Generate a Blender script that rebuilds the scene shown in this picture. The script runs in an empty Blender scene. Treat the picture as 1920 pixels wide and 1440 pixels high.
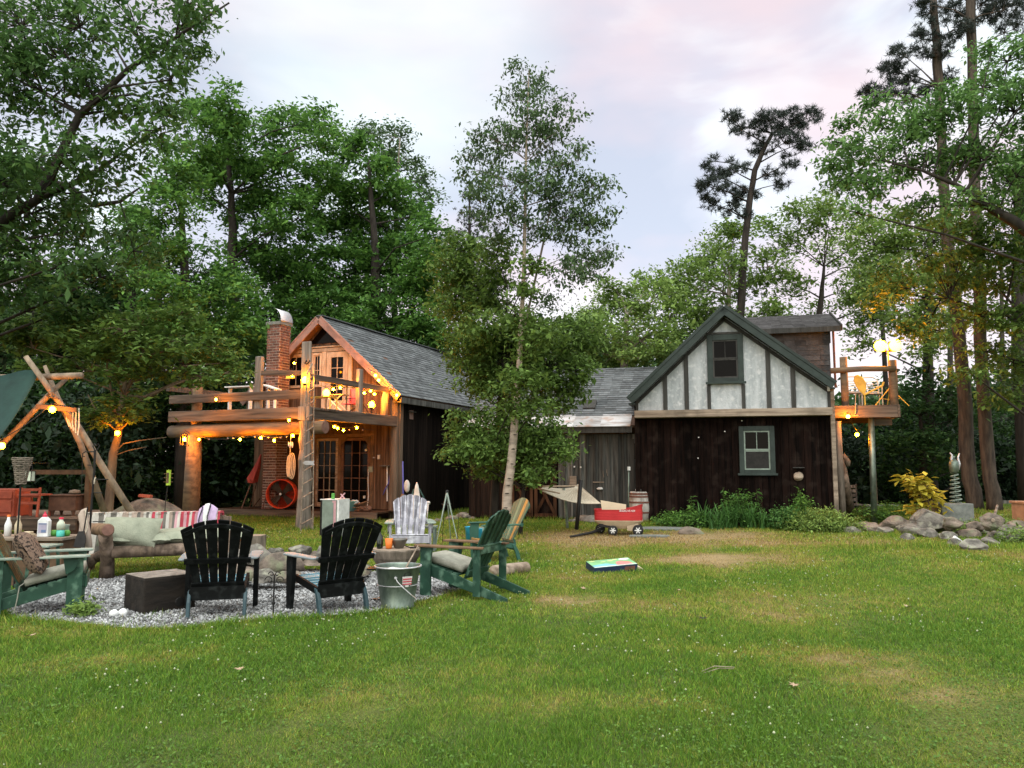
import bpy, math, random
import numpy as np
from mathutils import Vector, Matrix, noise as mnoise
random.seed(7); rng = np.random.default_rng(11)
sc = bpy.context.scene
C = sc.collection
R = math.radians
# ---------------------------------------------------------------- camera
EYE = 1.5; PITCH = R(5.98); FPX = 1450.0
cam_d = bpy.data.cameras.new('camera'); cam = bpy.data.objects.new('camera', cam_d); C.objects.link(cam)
cam.location = (0, 0, EYE); cam.rotation_euler = (R(90) + PITCH, 0, 0)
cam_d.sensor_width = 36; cam_d.lens = FPX / 1920 * 36; cam_d.clip_end = 2000; cam_d.clip_start = 0.05
sc.camera = cam
# ---------------------------------------------------------------- world: dusk sky with thin pink cloud
SUN_EL, SUN_AZ = R(24), R(200)
w = bpy.data.worlds.new('World'); sc.world = w; w.use_nodes = True
nt = w.node_tree; nt.nodes.clear()
N = nt.nodes.new; L = nt.links.new
wo = N('ShaderNodeOutputWorld'); add = N('ShaderNodeAddShader')
sky = N('ShaderNodeTexSky'); sky.sky_type = 'NISHITA'; sky.sun_disc = False; sky.sun_elevation = SUN_EL; sky.sun_rotation = SUN_AZ
b1 = N('ShaderNodeBackground'); b1.inputs[1].default_value = 0.05; L(sky.outputs[0], b1.inputs[0])
tc = N('ShaderNodeTexCoord'); mp = N('ShaderNodeMapping'); mp.inputs['Scale'].default_value = (1.0, 1.0, 2.6); L(tc.outputs['Generated'], mp.inputs[0])
n1 = N('ShaderNodeTexNoise'); n1.inputs['Scale'].default_value = 2.9; n1.inputs['Detail'].default_value = 5; n1.inputs['Roughness'].default_value = .5; n1.inputs['Distortion'].default_value = .3; L(mp.outputs[0], n1.inputs['Vector'])
mp2 = N('ShaderNodeMapping'); mp2.inputs['Location'].default_value = (3.1, 7.7, 1.2); mp2.inputs['Scale'].default_value = (1, 1, 2.2); L(tc.outputs['Generated'], mp2.inputs[0])
n2 = N('ShaderNodeTexNoise'); n2.inputs['Scale'].default_value = 1.9; n2.inputs['Detail'].default_value = 5; L(mp2.outputs[0], n2.inputs['Vector'])
r1 = N('ShaderNodeValToRGB'); L(n1.outputs['Fac'], r1.inputs[0])
r1.color_ramp.elements[0].position = .40; r1.color_ramp.elements[0].color = (.585, .60, .675, 1)
r1.color_ramp.elements[1].position = .60; r1.color_ramp.elements[1].color = (.96, 1.02, 1.0, 1)
e = r1.color_ramp.elements.new(.50); e.color = (.68, .675, .74, 1)
r2 = N('ShaderNodeValToRGB'); L(n2.outputs['Fac'], r2.inputs[0])
r2.color_ramp.elements[0].position = .49; r2.color_ramp.elements[0].color = (0, 0, 0, 1)
r2.color_ramp.elements[1].position = .64; r2.color_ramp.elements[1].color = (.75, .75, .75, 1)
mx = N('ShaderNodeMix'); mx.data_type = 'RGBA'; L(r2.outputs[0], mx.inputs[0]); L(r1.outputs[0], mx.inputs[6]); mx.inputs[7].default_value = (.92, .69, .67, 1)
sp = N('ShaderNodeSeparateXYZ'); L(tc.outputs['Generated'], sp.inputs[0])
# low sky pinker, high sky and the sky over the open ground behind the camera brighter
lo = N('ShaderNodeMapRange'); L(sp.outputs['Z'], lo.inputs[0]); lo.inputs[1].default_value = .02; lo.inputs[2].default_value = .3; lo.inputs[3].default_value = .6; lo.inputs[4].default_value = 0
mx2 = N('ShaderNodeMix'); mx2.data_type = 'RGBA'; L(lo.outputs[0], mx2.inputs[0]); L(mx.outputs[2], mx2.inputs[6]); mx2.inputs[7].default_value = (.90, .68, .68, 1)
dp_ = N('ShaderNodeVectorMath'); dp_.operation = 'DOT_PRODUCT'; L(tc.outputs['Generated'], dp_.inputs[0]); dp_.inputs[1].default_value = (-.142, .855, .498)
cb = N('ShaderNodeMapRange'); cb.interpolation_type = 'SMOOTHSTEP'; L(dp_.outputs['Value'], cb.inputs[0]); cb.inputs[1].default_value = .972; cb.inputs[2].default_value = .999; cb.inputs[4].default_value = 1.3
cm = N('ShaderNodeMath'); cm.operation = 'MULTIPLY'; cm.use_clamp = True; L(cb.outputs[0], cm.inputs[0]); L(n1.outputs['Fac'], cm.inputs[1])
mx4 = N('ShaderNodeMix'); mx4.data_type = 'RGBA'; L(cm.outputs[0], mx4.inputs[0]); L(mx2.outputs[2], mx4.inputs[6]); mx4.inputs[7].default_value = (1.02, 1.12, 1.08, 1)
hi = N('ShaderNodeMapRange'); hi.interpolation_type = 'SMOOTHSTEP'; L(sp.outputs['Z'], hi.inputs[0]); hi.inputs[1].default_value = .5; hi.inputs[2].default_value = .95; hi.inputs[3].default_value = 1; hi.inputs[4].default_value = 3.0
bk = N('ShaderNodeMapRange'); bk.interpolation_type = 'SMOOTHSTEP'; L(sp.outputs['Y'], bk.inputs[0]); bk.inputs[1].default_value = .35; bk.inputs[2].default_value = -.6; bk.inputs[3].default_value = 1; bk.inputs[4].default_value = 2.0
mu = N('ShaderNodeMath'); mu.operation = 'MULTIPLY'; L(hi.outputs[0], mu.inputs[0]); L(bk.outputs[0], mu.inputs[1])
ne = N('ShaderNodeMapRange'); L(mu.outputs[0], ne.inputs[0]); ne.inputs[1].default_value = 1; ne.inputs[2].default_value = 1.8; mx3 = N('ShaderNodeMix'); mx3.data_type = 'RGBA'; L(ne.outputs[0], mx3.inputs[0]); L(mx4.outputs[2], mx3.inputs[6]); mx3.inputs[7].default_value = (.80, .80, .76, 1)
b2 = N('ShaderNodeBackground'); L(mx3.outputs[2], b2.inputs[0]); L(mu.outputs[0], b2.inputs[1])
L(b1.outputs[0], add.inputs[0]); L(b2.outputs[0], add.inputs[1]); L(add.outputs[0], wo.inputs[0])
sun_d = bpy.data.lights.new('sun', 'SUN'); sun_d.energy = 0.8; sun_d.angle = R(25); sun_d.color = (1, .93, .88)
sun = bpy.data.objects.new('sun', sun_d); C.objects.link(sun); sun.location = (0, -20, 30)
sun.rotation_euler = (R(90) - SUN_EL - R(18), 0, R(-12))
sc.view_settings.view_transform = 'Standard'; sc.view_settings.look = 'None'; sc.view_settings.gamma = 1; sc.view_settings.exposure = 0.0
sc.render.engine = 'CYCLES'
cy = sc.cycles; cy.use_denoising = True; cy.max_bounces = 6; cy.diffuse_bounces = 3; cy.glossy_bounces = 2; cy.transmission_bounces = 4; cy.transparent_max_bounces = 6; cy.sample_clamp_indirect = 4; cy.caustics_reflective = False; cy.caustics_refractive = False
try: cy.denoiser = 'OPENIMAGEDENOISE'; cy.denoising_prefilter = 'ACCURATE'
except Exception: pass
# ---------------------------------------------------------------- helpers
I4 = Matrix.Identity(4); Z = Vector((0, 0, 1)); W = {}
def ray(px, py):
    c, s = math.cos(PITCH), math.sin(PITCH); a, b = px - 960, -(py - 720)
    return Vector((a, FPX * c - b * s, FPX * s + b * c))
def at(px, py, Y):
    d = ray(px, py); return Vector((0, 0, EYE)) + d * (Y / d.y)
def hgt(x, y):      # the lawn is flat, with a low bank on the right
    x = np.asarray(x, float); y = np.asarray(y, float)
    d = ((x - 13.5) / 5.5) ** 2 + ((y - 21.5) / 5.0) ** 2
    return .42 * np.clip(1 - d, 0, 1) ** 1.2
def gp(px, py):
    d = ray(px, py); z = 0
    for _ in range(6):
        t = (z - EYE) / d.z; p = Vector((0, 0, EYE)) + d * t; z = float(hgt(p.x, p.y))
    return p
class Frame:
    def __init__(s, o, yaw): s.o = Vector(o); s.yaw = yaw; s.M = Matrix.Translation(s.o) @ Matrix.Rotation(yaw, 4, 'Z'); s.inv = s.M.inverted()
    def hit(s, px, py, v=0):
        o = s.inv @ Vector((0, 0, EYE)); d = s.inv.to_3x3() @ ray(px, py); t = (v - o.y) / d.y; p = o + d * t; return p.x, p.z
    def w(s, u, v, z): return s.M @ Vector((u, v, z))
class MB:
    def __init__(s, M=None): s.v = []; s.f = []; s.M = M.copy() if M else I4.copy()
    def add(s, vs, fs):
        n = len(s.v); s.v += [s.M @ Vector(v) for v in vs]; s.f += [tuple(i + n for i in f) for f in fs]; return s
    def box(s, c, d, rot=None):
        x, y, z = d[0] / 2, d[1] / 2, d[2] / 2; c = Vector(c)
        vs = [Vector(q) for q in ((-x, -y, -z), (x, -y, -z), (x, y, -z), (-x, y, -z), (-x, -y, z), (x, -y, z), (x, y, z), (-x, y, z))]
        if rot is not None: vs = [rot @ q for q in vs]
        return s.add([c + q for q in vs], [(0, 3, 2, 1), (4, 5, 6, 7), (0, 1, 5, 4), (1, 2, 6, 5), (2, 3, 7, 6), (3, 0, 4, 7)])
    def b(s, x0, x1, y0, y1, z0, z1): return s.box(((x0 + x1) / 2, (y0 + y1) / 2, (z0 + z1) / 2), (abs(x1 - x0), abs(y1 - y0), abs(z1 - z0)))
    def bar(s, a, b, w, h, up=Z):
        a = Vector(a); b = Vector(b); d = (b - a).normalized(); up = Vector(up)
        sd = d.cross(up)
        if sd.length < 1e-3: sd = d.cross(Vector((0, 1, 0)))
        sd.normalize(); u = sd.cross(d).normalized(); vs = []
        for p in (a, b):
            for i, j in ((-1, -1), (1, -1), (1, 1), (-1, 1)): vs.append(p + sd * (w / 2 * i) + u * (h / 2 * j))
        return s.add(vs, [(3, 2, 1, 0), (4, 5, 6, 7), (0, 1, 5, 4), (1, 2, 6, 5), (2, 3, 7, 6), (3, 0, 4, 7)])
    def tube(s, pts, r, n=8, cap=True, wob=0):
        pts = [Vector(p) for p in pts]; m = len(pts); rr = list(r) if hasattr(r, '__len__') else [r] * m
        vs = []; pu = None
        for i, p in enumerate(pts):
            d = (pts[min(i + 1, m - 1)] - pts[max(i - 1, 0)]).normalized()
            if pu is None: pu = Z if abs(d.z) < .9 else Vector((0, 1, 0))
            sd = d.cross(pu).normalized(); u = sd.cross(d).normalized(); pu = u
            for k in range(n):
                a = 2 * math.pi * k / n; q = rr[i] * (1 + (random.uniform(-wob, wob) if wob else 0)); vs.append(p + (sd * math.cos(a) + u * math.sin(a)) * q)
        fs = []
        for i in range(m - 1):
            for k in range(n): k2 = (k + 1) % n; fs.append((i * n + k, i * n + k2, (i + 1) * n + k2, (i + 1) * n + k))
        if cap: fs.append(tuple(range(n - 1, -1, -1))); fs.append(tuple((m - 1) * n + k for k in range(n)))
        return s.add(vs, fs)
    def lathe(s, prof, c=(0, 0, 0), n=20, rot=None, sx=1):
        c = Vector(c); vs = []; m = len(prof)
        for r, z in prof:
            for k in range(n):
                a = 2 * math.pi * k / n; q = Vector((r * math.cos(a) * sx, r * math.sin(a), z)); vs.append(c + (rot @ q if rot is not None else q))
        fs = []
        for i in range(m - 1):
            for k in range(n): k2 = (k + 1) % n; fs.append((i * n + k, i * n + k2, (i + 1) * n + k2, (i + 1) * n + k))
        if prof[0][0] > 1e-5: fs.append(tuple(range(n - 1, -1, -1)))
        if prof[-1][0] > 1e-5: fs.append(tuple((m - 1) * n + k for k in range(n)))
        return s.add(vs, fs)
    def prism(s, poly, t, M=None):    # outline in local xy, thickness along z
        M = M or I4; n = len(poly)
        vs = [M @ Vector((x, y, -t / 2)) for x, y in poly] + [M @ Vector((x, y, t / 2)) for x, y in poly]
        return s.add(vs, [tuple(range(n - 1, -1, -1)), tuple(range(n, 2 * n))] + [(i, (i + 1) % n, (i + 1) % n + n, i + n) for i in range(n)])
    def grid(s, fn, nu, nv, t=0):      # sheet; fn(a,b) -> point; t = thickness along -z-ish normal
        vs = [Vector(fn(i / nu, j / nv)) for j in range(nv + 1) for i in range(nu + 1)]
        def ix(i, j): return j * (nu + 1) + i
        fs = [(ix(i, j), ix(i + 1, j), ix(i + 1, j + 1), ix(i, j + 1)) for j in range(nv) for i in range(nu)]
        if t:
            K = len(vs); nr = (vs[ix(1, 0)] - vs[0]).cross(vs[ix(0, 1)] - vs[0]).normalized() * t
            vs = vs + [q - nr for q in vs]; fs = fs + [tuple(reversed([i + K for i in f])) for f in fs]
            bd = [ix(i, 0) for i in range(nu)] + [ix(nu, j) for j in range(nv)] + [ix(i, nv) for i in range(nu, 0, -1)] + [ix(0, j) for j in range(nv, 0, -1)]
            for a, b in zip(bd, bd[1:] + bd[:1]): fs.append((b, a, a + K, b + K))
        return s.add(vs, fs)
    def blob(s, c, r, sub=2, amp=.15, fr=1.5, rot=None, sq=(1, 1, 1), flat=None, cuts=0):
        import bmesh
        bm = bmesh.new(); bmesh.ops.create_icosphere(bm, subdivisions=sub, radius=1); off = Vector((random.random() * 50, random.random() * 50, 0))
        vs = []; cs = [(Vector([random.gauss(0, 1) for _ in range(3)]).normalized(), random.uniform(.62, .88)) for _ in range(cuts)]
        for q in bm.verts:
            p = q.co * (1 + amp * mnoise.noise(q.co * fr + off) * 2)
            for cn, cd in cs:
                e_ = p.dot(cn) - cd
                if e_ > 0: p = p - cn * (e_ * .92)
            if cuts: p = p * (1 + .035 * mnoise.noise(q.co * 6 + off))
            p = Vector((p.x * r * sq[0], p.y * r * sq[1], p.z * r * sq[2]))
            if rot is not None: p = rot @ p
            if flat is not None and p.z < flat: p.z = flat
            vs.append(Vector(c) + p)
        fs = [tuple(q.index for q in f.verts) for f in bm.faces]; bm.free(); return s.add(vs, fs)
    def build(s, name, m, parent=None, smooth=False, bevel=0, seg=1, sub=0):
        me = bpy.data.meshes.new(name); inv = W[parent].inverted() if parent is not None else None
        vs = [inv @ v for v in s.v] if inv is not None else s.v
        me.from_pydata([tuple(v) for v in vs], [], s.f); me.update()
        o = bpy.data.objects.new(name, me); C.objects.link(o); me.materials.append(m)
        if parent is not None: o.parent = parent
        W[o] = W[parent].copy() if parent is not None else I4.copy()
        if smooth: me.polygons.foreach_set('use_smooth', [True] * len(me.polygons))
        if bevel: q = o.modifiers.new('bevel', 'BEVEL'); q.width = bevel; q.segments = seg; q.limit_method = 'ANGLE'; q.angle_limit = R(40)
        if sub: q = o.modifiers.new('sub', 'SUBSURF'); q.levels = sub; q.render_levels = sub
        return o
def tag(o, label=None, cat=None, group=None, kind=None):
    if label: o['label'] = label
    if cat: o['category'] = cat
    if group: o['group'] = group
    if kind: o['kind'] = kind
    return o
def thing(name, label, cat, loc=(0, 0, 0), rz=0, group=None):
    o = bpy.data.objects.new(name, None); C.objects.link(o); o.location = loc; o.rotation_euler = (0, 0, rz); o.empty_display_size = .2
    W[o] = Matrix.Translation(Vector(loc)) @ Matrix.Rotation(rz, 4, 'Z'); return tag(o, label, cat, group)
def kids(o): return [c for c in bpy.data.objects if c.parent == o]
def copy_tree(o, parent=None, ch=None):
    c = o.copy(); C.objects.link(c)
    if parent: c.parent = parent
    for k in kids(o): copy_tree(k, c)
    return c
def place(o, loc, rz, label=None, s=1, sx=1):
    o.location = loc; o.rotation_euler = (0, 0, rz); o.scale = (s * sx, s, s)
    if label: o['label'] = label
# ---------------------------------------------------------------- materials
MATS = {}
def mat(name, c1, c2=None, sc_=(3, 3, 3), rough=.75, metal=0, bump=.3, bs=None, island=.25, detail=5, lo_=.35, hi_=.65, spec=.3, c3=None, s3=2.0, trans=0, emis=None, estr=0, wave=None, dist=0, alpha=None):
    m = bpy.data.materials.new(name); m.use_nodes = True; t = m.node_tree; t.nodes.clear(); n = t.nodes.new; l = t.links.new
    out = n('ShaderNodeOutputMaterial'); p = n('ShaderNodeBsdfPrincipled'); l(p.outputs[0], out.inputs[0])
    p.inputs['Roughness'].default_value = rough; p.inputs['Metallic'].default_value = metal; p.inputs['Specular IOR Level'].default_value = spec
    if emis: p.inputs['Emission Color'].default_value = (*emis, 1); p.inputs['Emission Strength'].default_value = estr
    if c2 is None: c2 = tuple(x * .7 for x in c1)
    co = n('ShaderNodeTexCoord'); mpn = n('ShaderNodeMapping'); mpn.inputs['Scale'].default_value = sc_; l(co.outputs['Object'], mpn.inputs[0])
    no = n('ShaderNodeTexNoise'); no.inputs['Scale'].default_value = 1; no.inputs['Detail'].default_value = detail; no.inputs['Distortion'].default_value = dist; no.inputs['Roughness'].default_value = .6
    geo = n('ShaderNodeNewGeometry')
    ad = n('ShaderNodeVectorMath'); ad.operation = 'MULTIPLY_ADD'; l(geo.outputs['Random Per Island'], ad.inputs[0]); ad.inputs[1].default_value = (37, 51, 23); l(mpn.outputs[0], ad.inputs[2]); l(ad.outputs[0], no.inputs['Vector'])
    cr = n('ShaderNodeMapRange'); cr.inputs[1].default_value = lo_; cr.inputs[2].default_value = hi_; l(no.outputs['Fac'], cr.inputs[0])
    mx_ = n('ShaderNodeMix'); mx_.data_type = 'RGBA'; l(cr.outputs[0], mx_.inputs[0]); mx_.inputs[6].default_value = (*c1, 1); mx_.inputs[7].default_value = (*c2, 1); col = mx_.outputs[2]
    if c3:
        n3 = n('ShaderNodeTexNoise'); n3.inputs['Scale'].default_value = s3; n3.inputs['Detail'].default_value = 6; l(co.outputs['Object'], n3.inputs['Vector'])
        q3 = n('ShaderNodeMapRange'); q3.inputs[1].default_value = .52; q3.inputs[2].default_value = .68; l(n3.outputs['Fac'], q3.inputs[0])
        m3 = n('ShaderNodeMix'); m3.data_type = 'RGBA'; l(q3.outputs[0], m3.inputs[0]); l(col, m3.inputs[6]); m3.inputs[7].default_value = (*c3, 1); col = m3.outputs[2]
    if island:
        q = n('ShaderNodeMapRange'); q.inputs[3].default_value = 1 - island; q.inputs[4].default_value = 1 + island; l(geo.outputs['Random Per Island'], q.inputs[0])
        v = n('ShaderNodeVectorMath'); v.operation = 'SCALE'; l(col, v.inputs[0]); l(q.outputs[0], v.inputs['Scale']); col = v.outputs[0]
    l(col, p.inputs['Base Color'])
    if bump:
        bu = n('ShaderNodeBump'); bu.inputs['Strength'].default_value = bump; bu.inputs['Distance'].default_value = .02
        if bs:
            nb = n('ShaderNodeTexNoise'); nb.inputs['Scale'].default_value = bs; nb.inputs['Detail'].default_value = 4; l(co.outputs['Object'], nb.inputs['Vector']); l(nb.outputs['Fac'], bu.inputs['Height'])
        else: l(no.outputs['Fac'], bu.inputs['Height'])
        l(bu.outputs[0], p.inputs['Normal'])
    if trans:
        tr = n('ShaderNodeBsdfTranslucent'); l(col, tr.inputs[0]); ms = n('ShaderNodeMixShader'); ms.inputs[0].default_value = trans
        l(p.outputs[0], ms.inputs[1]); l(tr.outputs[0], ms.inputs[2]); l(ms.outputs[0], out.inputs[0])
    MATS[name] = m; return m
G = MATS
V_ = (14, 14, .9)      # vertical grain; H_ horizontal grain along x
H_ = (.9, 14, 14)
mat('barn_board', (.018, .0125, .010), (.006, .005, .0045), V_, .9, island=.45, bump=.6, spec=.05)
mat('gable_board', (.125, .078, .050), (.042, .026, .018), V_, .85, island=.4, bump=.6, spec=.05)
mat('grey_board', (.115, .115, .105), (.026, .0255, .023), V_, .9, island=.55, bump=.6)
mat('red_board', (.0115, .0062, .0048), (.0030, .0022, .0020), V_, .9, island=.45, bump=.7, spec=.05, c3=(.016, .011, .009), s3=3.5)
mat('brown_board', (.075, .038, .022), (.028, .016, .010), V_, .9, island=.4, bump=.6, spec=.05)
mat('beam_h', (.135, .10, .075), (.048, .036, .028), H_, .85, island=.3, bump=.6)
mat('beam_y', (.115, .085, .064), (.040, .030, .024), (14, .9, 14), .85, island=.2, bump=.6)
mat('beam_v', (.16, .115, .08), (.07, .05, .035), V_, .85, island=.3, bump=.6)
mat('log_h', (.22, .14, .08), (.095, .06, .036), (1.2, 9, 9), .8, island=.15, bump=.6, c3=(.12, .09, .07))
mat('grey_post', (.24, .21, .18), (.095, .085, .073), V_, .85, island=.2, bump=.8)
mat('pale_trim', (.42, .33, .24), (.26, .20, .14), (8, 8, 3), .7, island=.2, bump=.3)
mat('pink_trim', (.29, .175, .145), (.16, .10, .085), (3, 3, 3), .7, island=.15, bump=.3)
mat('weather_trim', (.33, .27, .21), (.15, .115, .085), H_, .85, island=.2, bump=.6, c3=(.10, .08, .06), s3=1.3)
mat('green_trim', (.025, .038, .034), (.014, .023, .020), (4, 4, 4), .6, island=.15, bump=.2)
mat('stud', (.055, .054, .050), (.026, .026, .024), V_, .8, island=.3, bump=.4)
mat('plaster', (.45, .48, .50), (.29, .32, .335), (7, 7, 1.3), .85, island=0, bump=.5, bs=25, c3=(.52, .54, .55), s3=9)
mat('shingle', (.12, .13, .135), (.07, .077, .082), (6, 6, 6), .9, island=.35, bump=.4, bs=80)
mat('shingle_brown', (.085, .082, .084), (.045, .043, .044), (6, 6, 6), .9, island=.3, bump=.4, bs=80)
mat('flashing', (.46, .46, .47), (.24, .22, .21), (2, 6, 6), .55, metal=.2, island=.25, bump=.2, c3=(.30, .20, .15), s3=3)
mat('galv', (.20, .25, .21), (.09, .12, .10), (9, 9, 5), .45, metal=.7, island=0, bump=.15)
mat('tin', (.60, .60, .62), (.42, .42, .45), (5, 5, 5), .45, metal=.5, island=.1, bump=.1)
mat('brick', (.20, .088, .062), (.075, .042, .034), (9, 9, 9), .9, island=.4, bump=.5, bs=60)
mat('mortar', (.40, .34, .29), (.27, .23, .20), (9, 9, 9), .95, island=0, bump=.5, bs=60)
mat('glass_dark', (.004, .0038, .0035), (.003, .0026, .0025), (2, 2, 2), .06, island=.2, bump=.06, spec=.06)
mat('curtain', (.30, .27, .24), (.10, .09, .08), (7, 7, 1), .8, island=0, bump=.3)
mat('white_paint', (.72, .70, .66), (.55, .53, .50), (6, 6, 6), .55, island=.1, bump=.15)
mat('grey_paint', (.37, .37, .42), (.20, .20, .23), (16, 16, 2), .7, island=.15, bump=.4, c3=(.50, .51, .55), s3=11)
mat('cedar', (.15, .09, .05), (.07, .044, .026), (5, 5, 5), .8, island=.2, bump=.5)
mat('bark_log', (.155, .115, .082), (.055, .040, .030), (12, 12, 2.5), .9, island=.2, bump=1, c3=(.24, .18, .14), s3=5)
mat('log_end', (.24, .13, .10), (.15, .08, .06), (10, 10, 10), .85, island=.1, bump=.4)
mat('stump', (.20, .165, .13), (.10, .085, .066), (14, 14, 3), .9, island=.2, bump=.9)
mat('char_wood', (.022, .017, .013), (.007, .006, .005), (3, 9, 9), .9, island=.1, bump=.9)
mat('green_chair', (.018, .060, .038), (.009, .034, .022), (5, 5, 5), .55, island=.15, bump=.25, c3=(.09, .17, .12), s3=7)
mat('green_pale', (.24, .29, .25), (.11, .16, .13), (5, 5, 9), .5, island=.1, bump=.2)
mat('plastic_black', (.0045, .0055, .006), (.0025, .003, .003), (5, 5, 5), .6, island=.3, bump=.2, spec=.10, c3=(.012, .014, .014), s3=14)
mat('leg_sky_sheen', (.030, .065, .078), (.02, .045, .055), (5, 5, 5), .4, island=0, bump=.08)  # legs of the black chairs, bluish sky sheen put into the colour
mat('seat_sky_sheen', (.16, .30, .36), (.12, .23, .28), (5, 5, 5), .4, island=.1, bump=.08)  # seats of the black chairs, reflected sky put into the colour
mat('plastic_green', (.035, .11, .078), (.022, .075, .055), (5, 5, 5), .45, island=.1, bump=.08)
mat('plastic_orange', (.34, .19, .06), (.26, .15, .05), (5, 5, 5), .45, island=.1, bump=.05)
mat('plastic_cream', (.10, .19, .13), (.08, .15, .10), (5, 5, 5), .45, island=.1, bump=.05)
mat('arm_sky_sheen', (.22, .26, .28), (.15, .18, .195), (8, 8, 8), .45, island=0, bump=.1)  # arm tops of the black chairs, pale from sky reflection painted in
mat('cushion_grey', (.30, .30, .25), (.21, .21, .175), (9, 9, 9), .9, island=.1, bump=.3, bs=90)
mat('cushion_sage', (.29, .31, .235), (.20, .22, .165), (5, 5, 5), .9, island=.08, bump=.4, bs=60)
mat('iron', (.020, .019, .018), (.010, .010, .010), (9, 9, 9), .55, metal=.3, island=0, bump=.3)
mat('rope', (.62, .56, .45), (.44, .39, .30), (30, 30, 30), .9, island=.1, bump=.5)
mat('rock', (.145, .135, .118), (.048, .046, .040), (5, 5, 5), .9, island=.4, bump=1, bs=18, c3=(.19, .19, .15), s3=8)
mat('rock_warm', (.185, .15, .12), (.065, .054, .044), (5, 5, 5), .9, island=.35, bump=1, bs=18, c3=(.13, .14, .09), s3=5)
mat('concrete', (.20, .215, .20), (.12, .13, .12), (6, 6, 6), .9, island=0, bump=.5, bs=50)
mat('red_plastic', (.46, .032, .038), (.38, .025, .03), (3, 3, 3), .38, island=0, bump=.05)
mat('tan_plastic', (.42, .33, .22), (.32, .25, .17), (5, 5, 5), .5, island=0, bump=.1)
mat('black_rubber', (.018, .018, .018), (.01, .01, .01), (9, 9, 9), .7, island=0, bump=.1)
mat('cardboard', (.50, .42, .29), (.43, .36, .25), (3, 3, 3), .85, island=.08, bump=.1)
mat('barrel_white', (.42, .40, .36), (.24, .22, .20), (12, 12, 1.5), .8, island=.15, bump=.4, c3=(.18, .15, .12), s3=3)
mat('rust', (.16, .065, .045), (.09, .04, .03), (9, 9, 9), .85, island=.1, bump=.4)
mat('fan_red', (.72, .085, .03), (.6, .06, .02), (3, 3, 3), .4, island=0, bump=.05)
mat('red_cloth', (.35, .06, .045), (.22, .035, .03), (9, 9, 2), .9, island=0, bump=.3)
mat('tarp', (.014, .050, .040), (.007, .028, .023), (3, 3, 3), .7, island=0, bump=.4, bs=7)
mat('pole_log', (.31, .24, .17), (.14, .105, .075), (7, 7, 3), .85, island=.15, bump=.7, c3=(.13, .10, .08), s3=6)
mat('red_wood', (.42, .10, .055), (.28, .065, .04), (5, 5, 5), .7, island=.15, bump=.3)  # on the platform furniture, the red lamplight is put into this colour
mat('dark_wood', (.13, .07, .045), (.07, .038, .026), (6, 6, 6), .8, island=.2, bump=.4)
mat('bark_dark', (.040, .033, .027), (.017, .014, .012), (9, 9, 2), .95, island=0, bump=1)
mat('bark_grey', (.20, .17, .14), (.09, .075, .06), (9, 9, 2), .95, island=0, bump=1)
mat('bark_pine', (.088, .068, .052), (.028, .022, .018), (11, 11, 2.2), .95, island=0, bump=1.2)
mat('bark_maple', (.19, .14, .09), (.09, .065, .045), (9, 9, 2), .9, island=0, bump=.6)
mat('birch_bark', (.42, .34, .27), (.22, .18, .145), (3, 3, 10), .7, island=0, bump=.4)
mat('birch_mark', (.05, .04, .035), (.03, .025, .02), (9, 9, 9), .9, island=0, bump=.3)
def leafmat(n_, c1, c2, tr=.35, isl=.35): return mat(n_, c1, c2, (.7, .7, .7), .6, island=isl, bump=0, trans=tr, spec=.2, detail=3, lo_=.40, hi_=.60)
leafmat('leaf_oak', (.095, .185, .048), (.040, .092, .028))
leafmat('leaf_green', (.135, .275, .050), (.050, .125, .030))
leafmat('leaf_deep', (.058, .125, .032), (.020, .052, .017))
leafmat('leaf_shade', (.016, .036, .016), (.009, .020, .010), .2)  # undergrowth leaves darkened to carry the shade under the trees
leafmat('leaf_birch', (.110, .180, .075), (.050, .092, .042))
leafmat('leaf_bright', (.225, .335, .080), (.115, .195, .048))
leafmat('leaf_mint', (.165, .300, .085), (.070, .150, .045))
leafmat('leaf_maple', (.155, .255, .055), (.070, .130, .030))
leafmat('leaf_olive', (.10, .15, .042), (.045, .075, .024))
leafmat('leaf_yellow', (.60, .50, .07), (.40, .38, .05))
leafmat('leaf_lily', (.085, .200, .050), (.045, .12, .030))
leafmat('needles', (.050, .066, .056), (.024, .034, .031), .2)
# flat colours
def flat(n_, c, rough=.6, **k): return mat(n_, c, None, (6, 6, 6), rough, island=0, bump=0, **k)
flat('cyan_plastic', (.04, .38, .60), .4); flat('teal_tub', (.18, .38, .36), .5); flat('bottle_white', (.78, .80, .80), .35); flat('cap_red', (.72, .05, .10), .4)
flat('label_blue', (.14, .20, .34), .5); flat('label_lilac', (.42, .40, .52), .5); flat('bottle_aqua', (.08, .50, .42), .2); flat('bottle_clear', (.55, .62, .50), .15); flat('apple_green', (.10, .34, .06), .4)
flat('wine_glass', (.012, .018, .012), .1, spec=.6); flat('orange_cup', (.85, .22, .04), .45); flat('bowl_metal', (.20, .19, .17), .35, metal=.8); flat('yellow_paint', (.85, .52, .08), .5)
flat('white_plastic', (.66, .66, .64), .5); flat('blue_pole', (.08, .09, .36), .5); flat('hose_green', (.04, .10, .09), .5); flat('lime', (.38, .58, .06), .5)
flat('stripe_grey', (.16, .15, .13), .95); flat('stripe_tan', (.42, .34, .28), .95); flat('stripe_cream', (.58, .56, .50), .95); flat('stripe_red', (.50, .07, .10), .95); flat('stripe_pink', (.60, .35, .38), .95)
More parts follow.
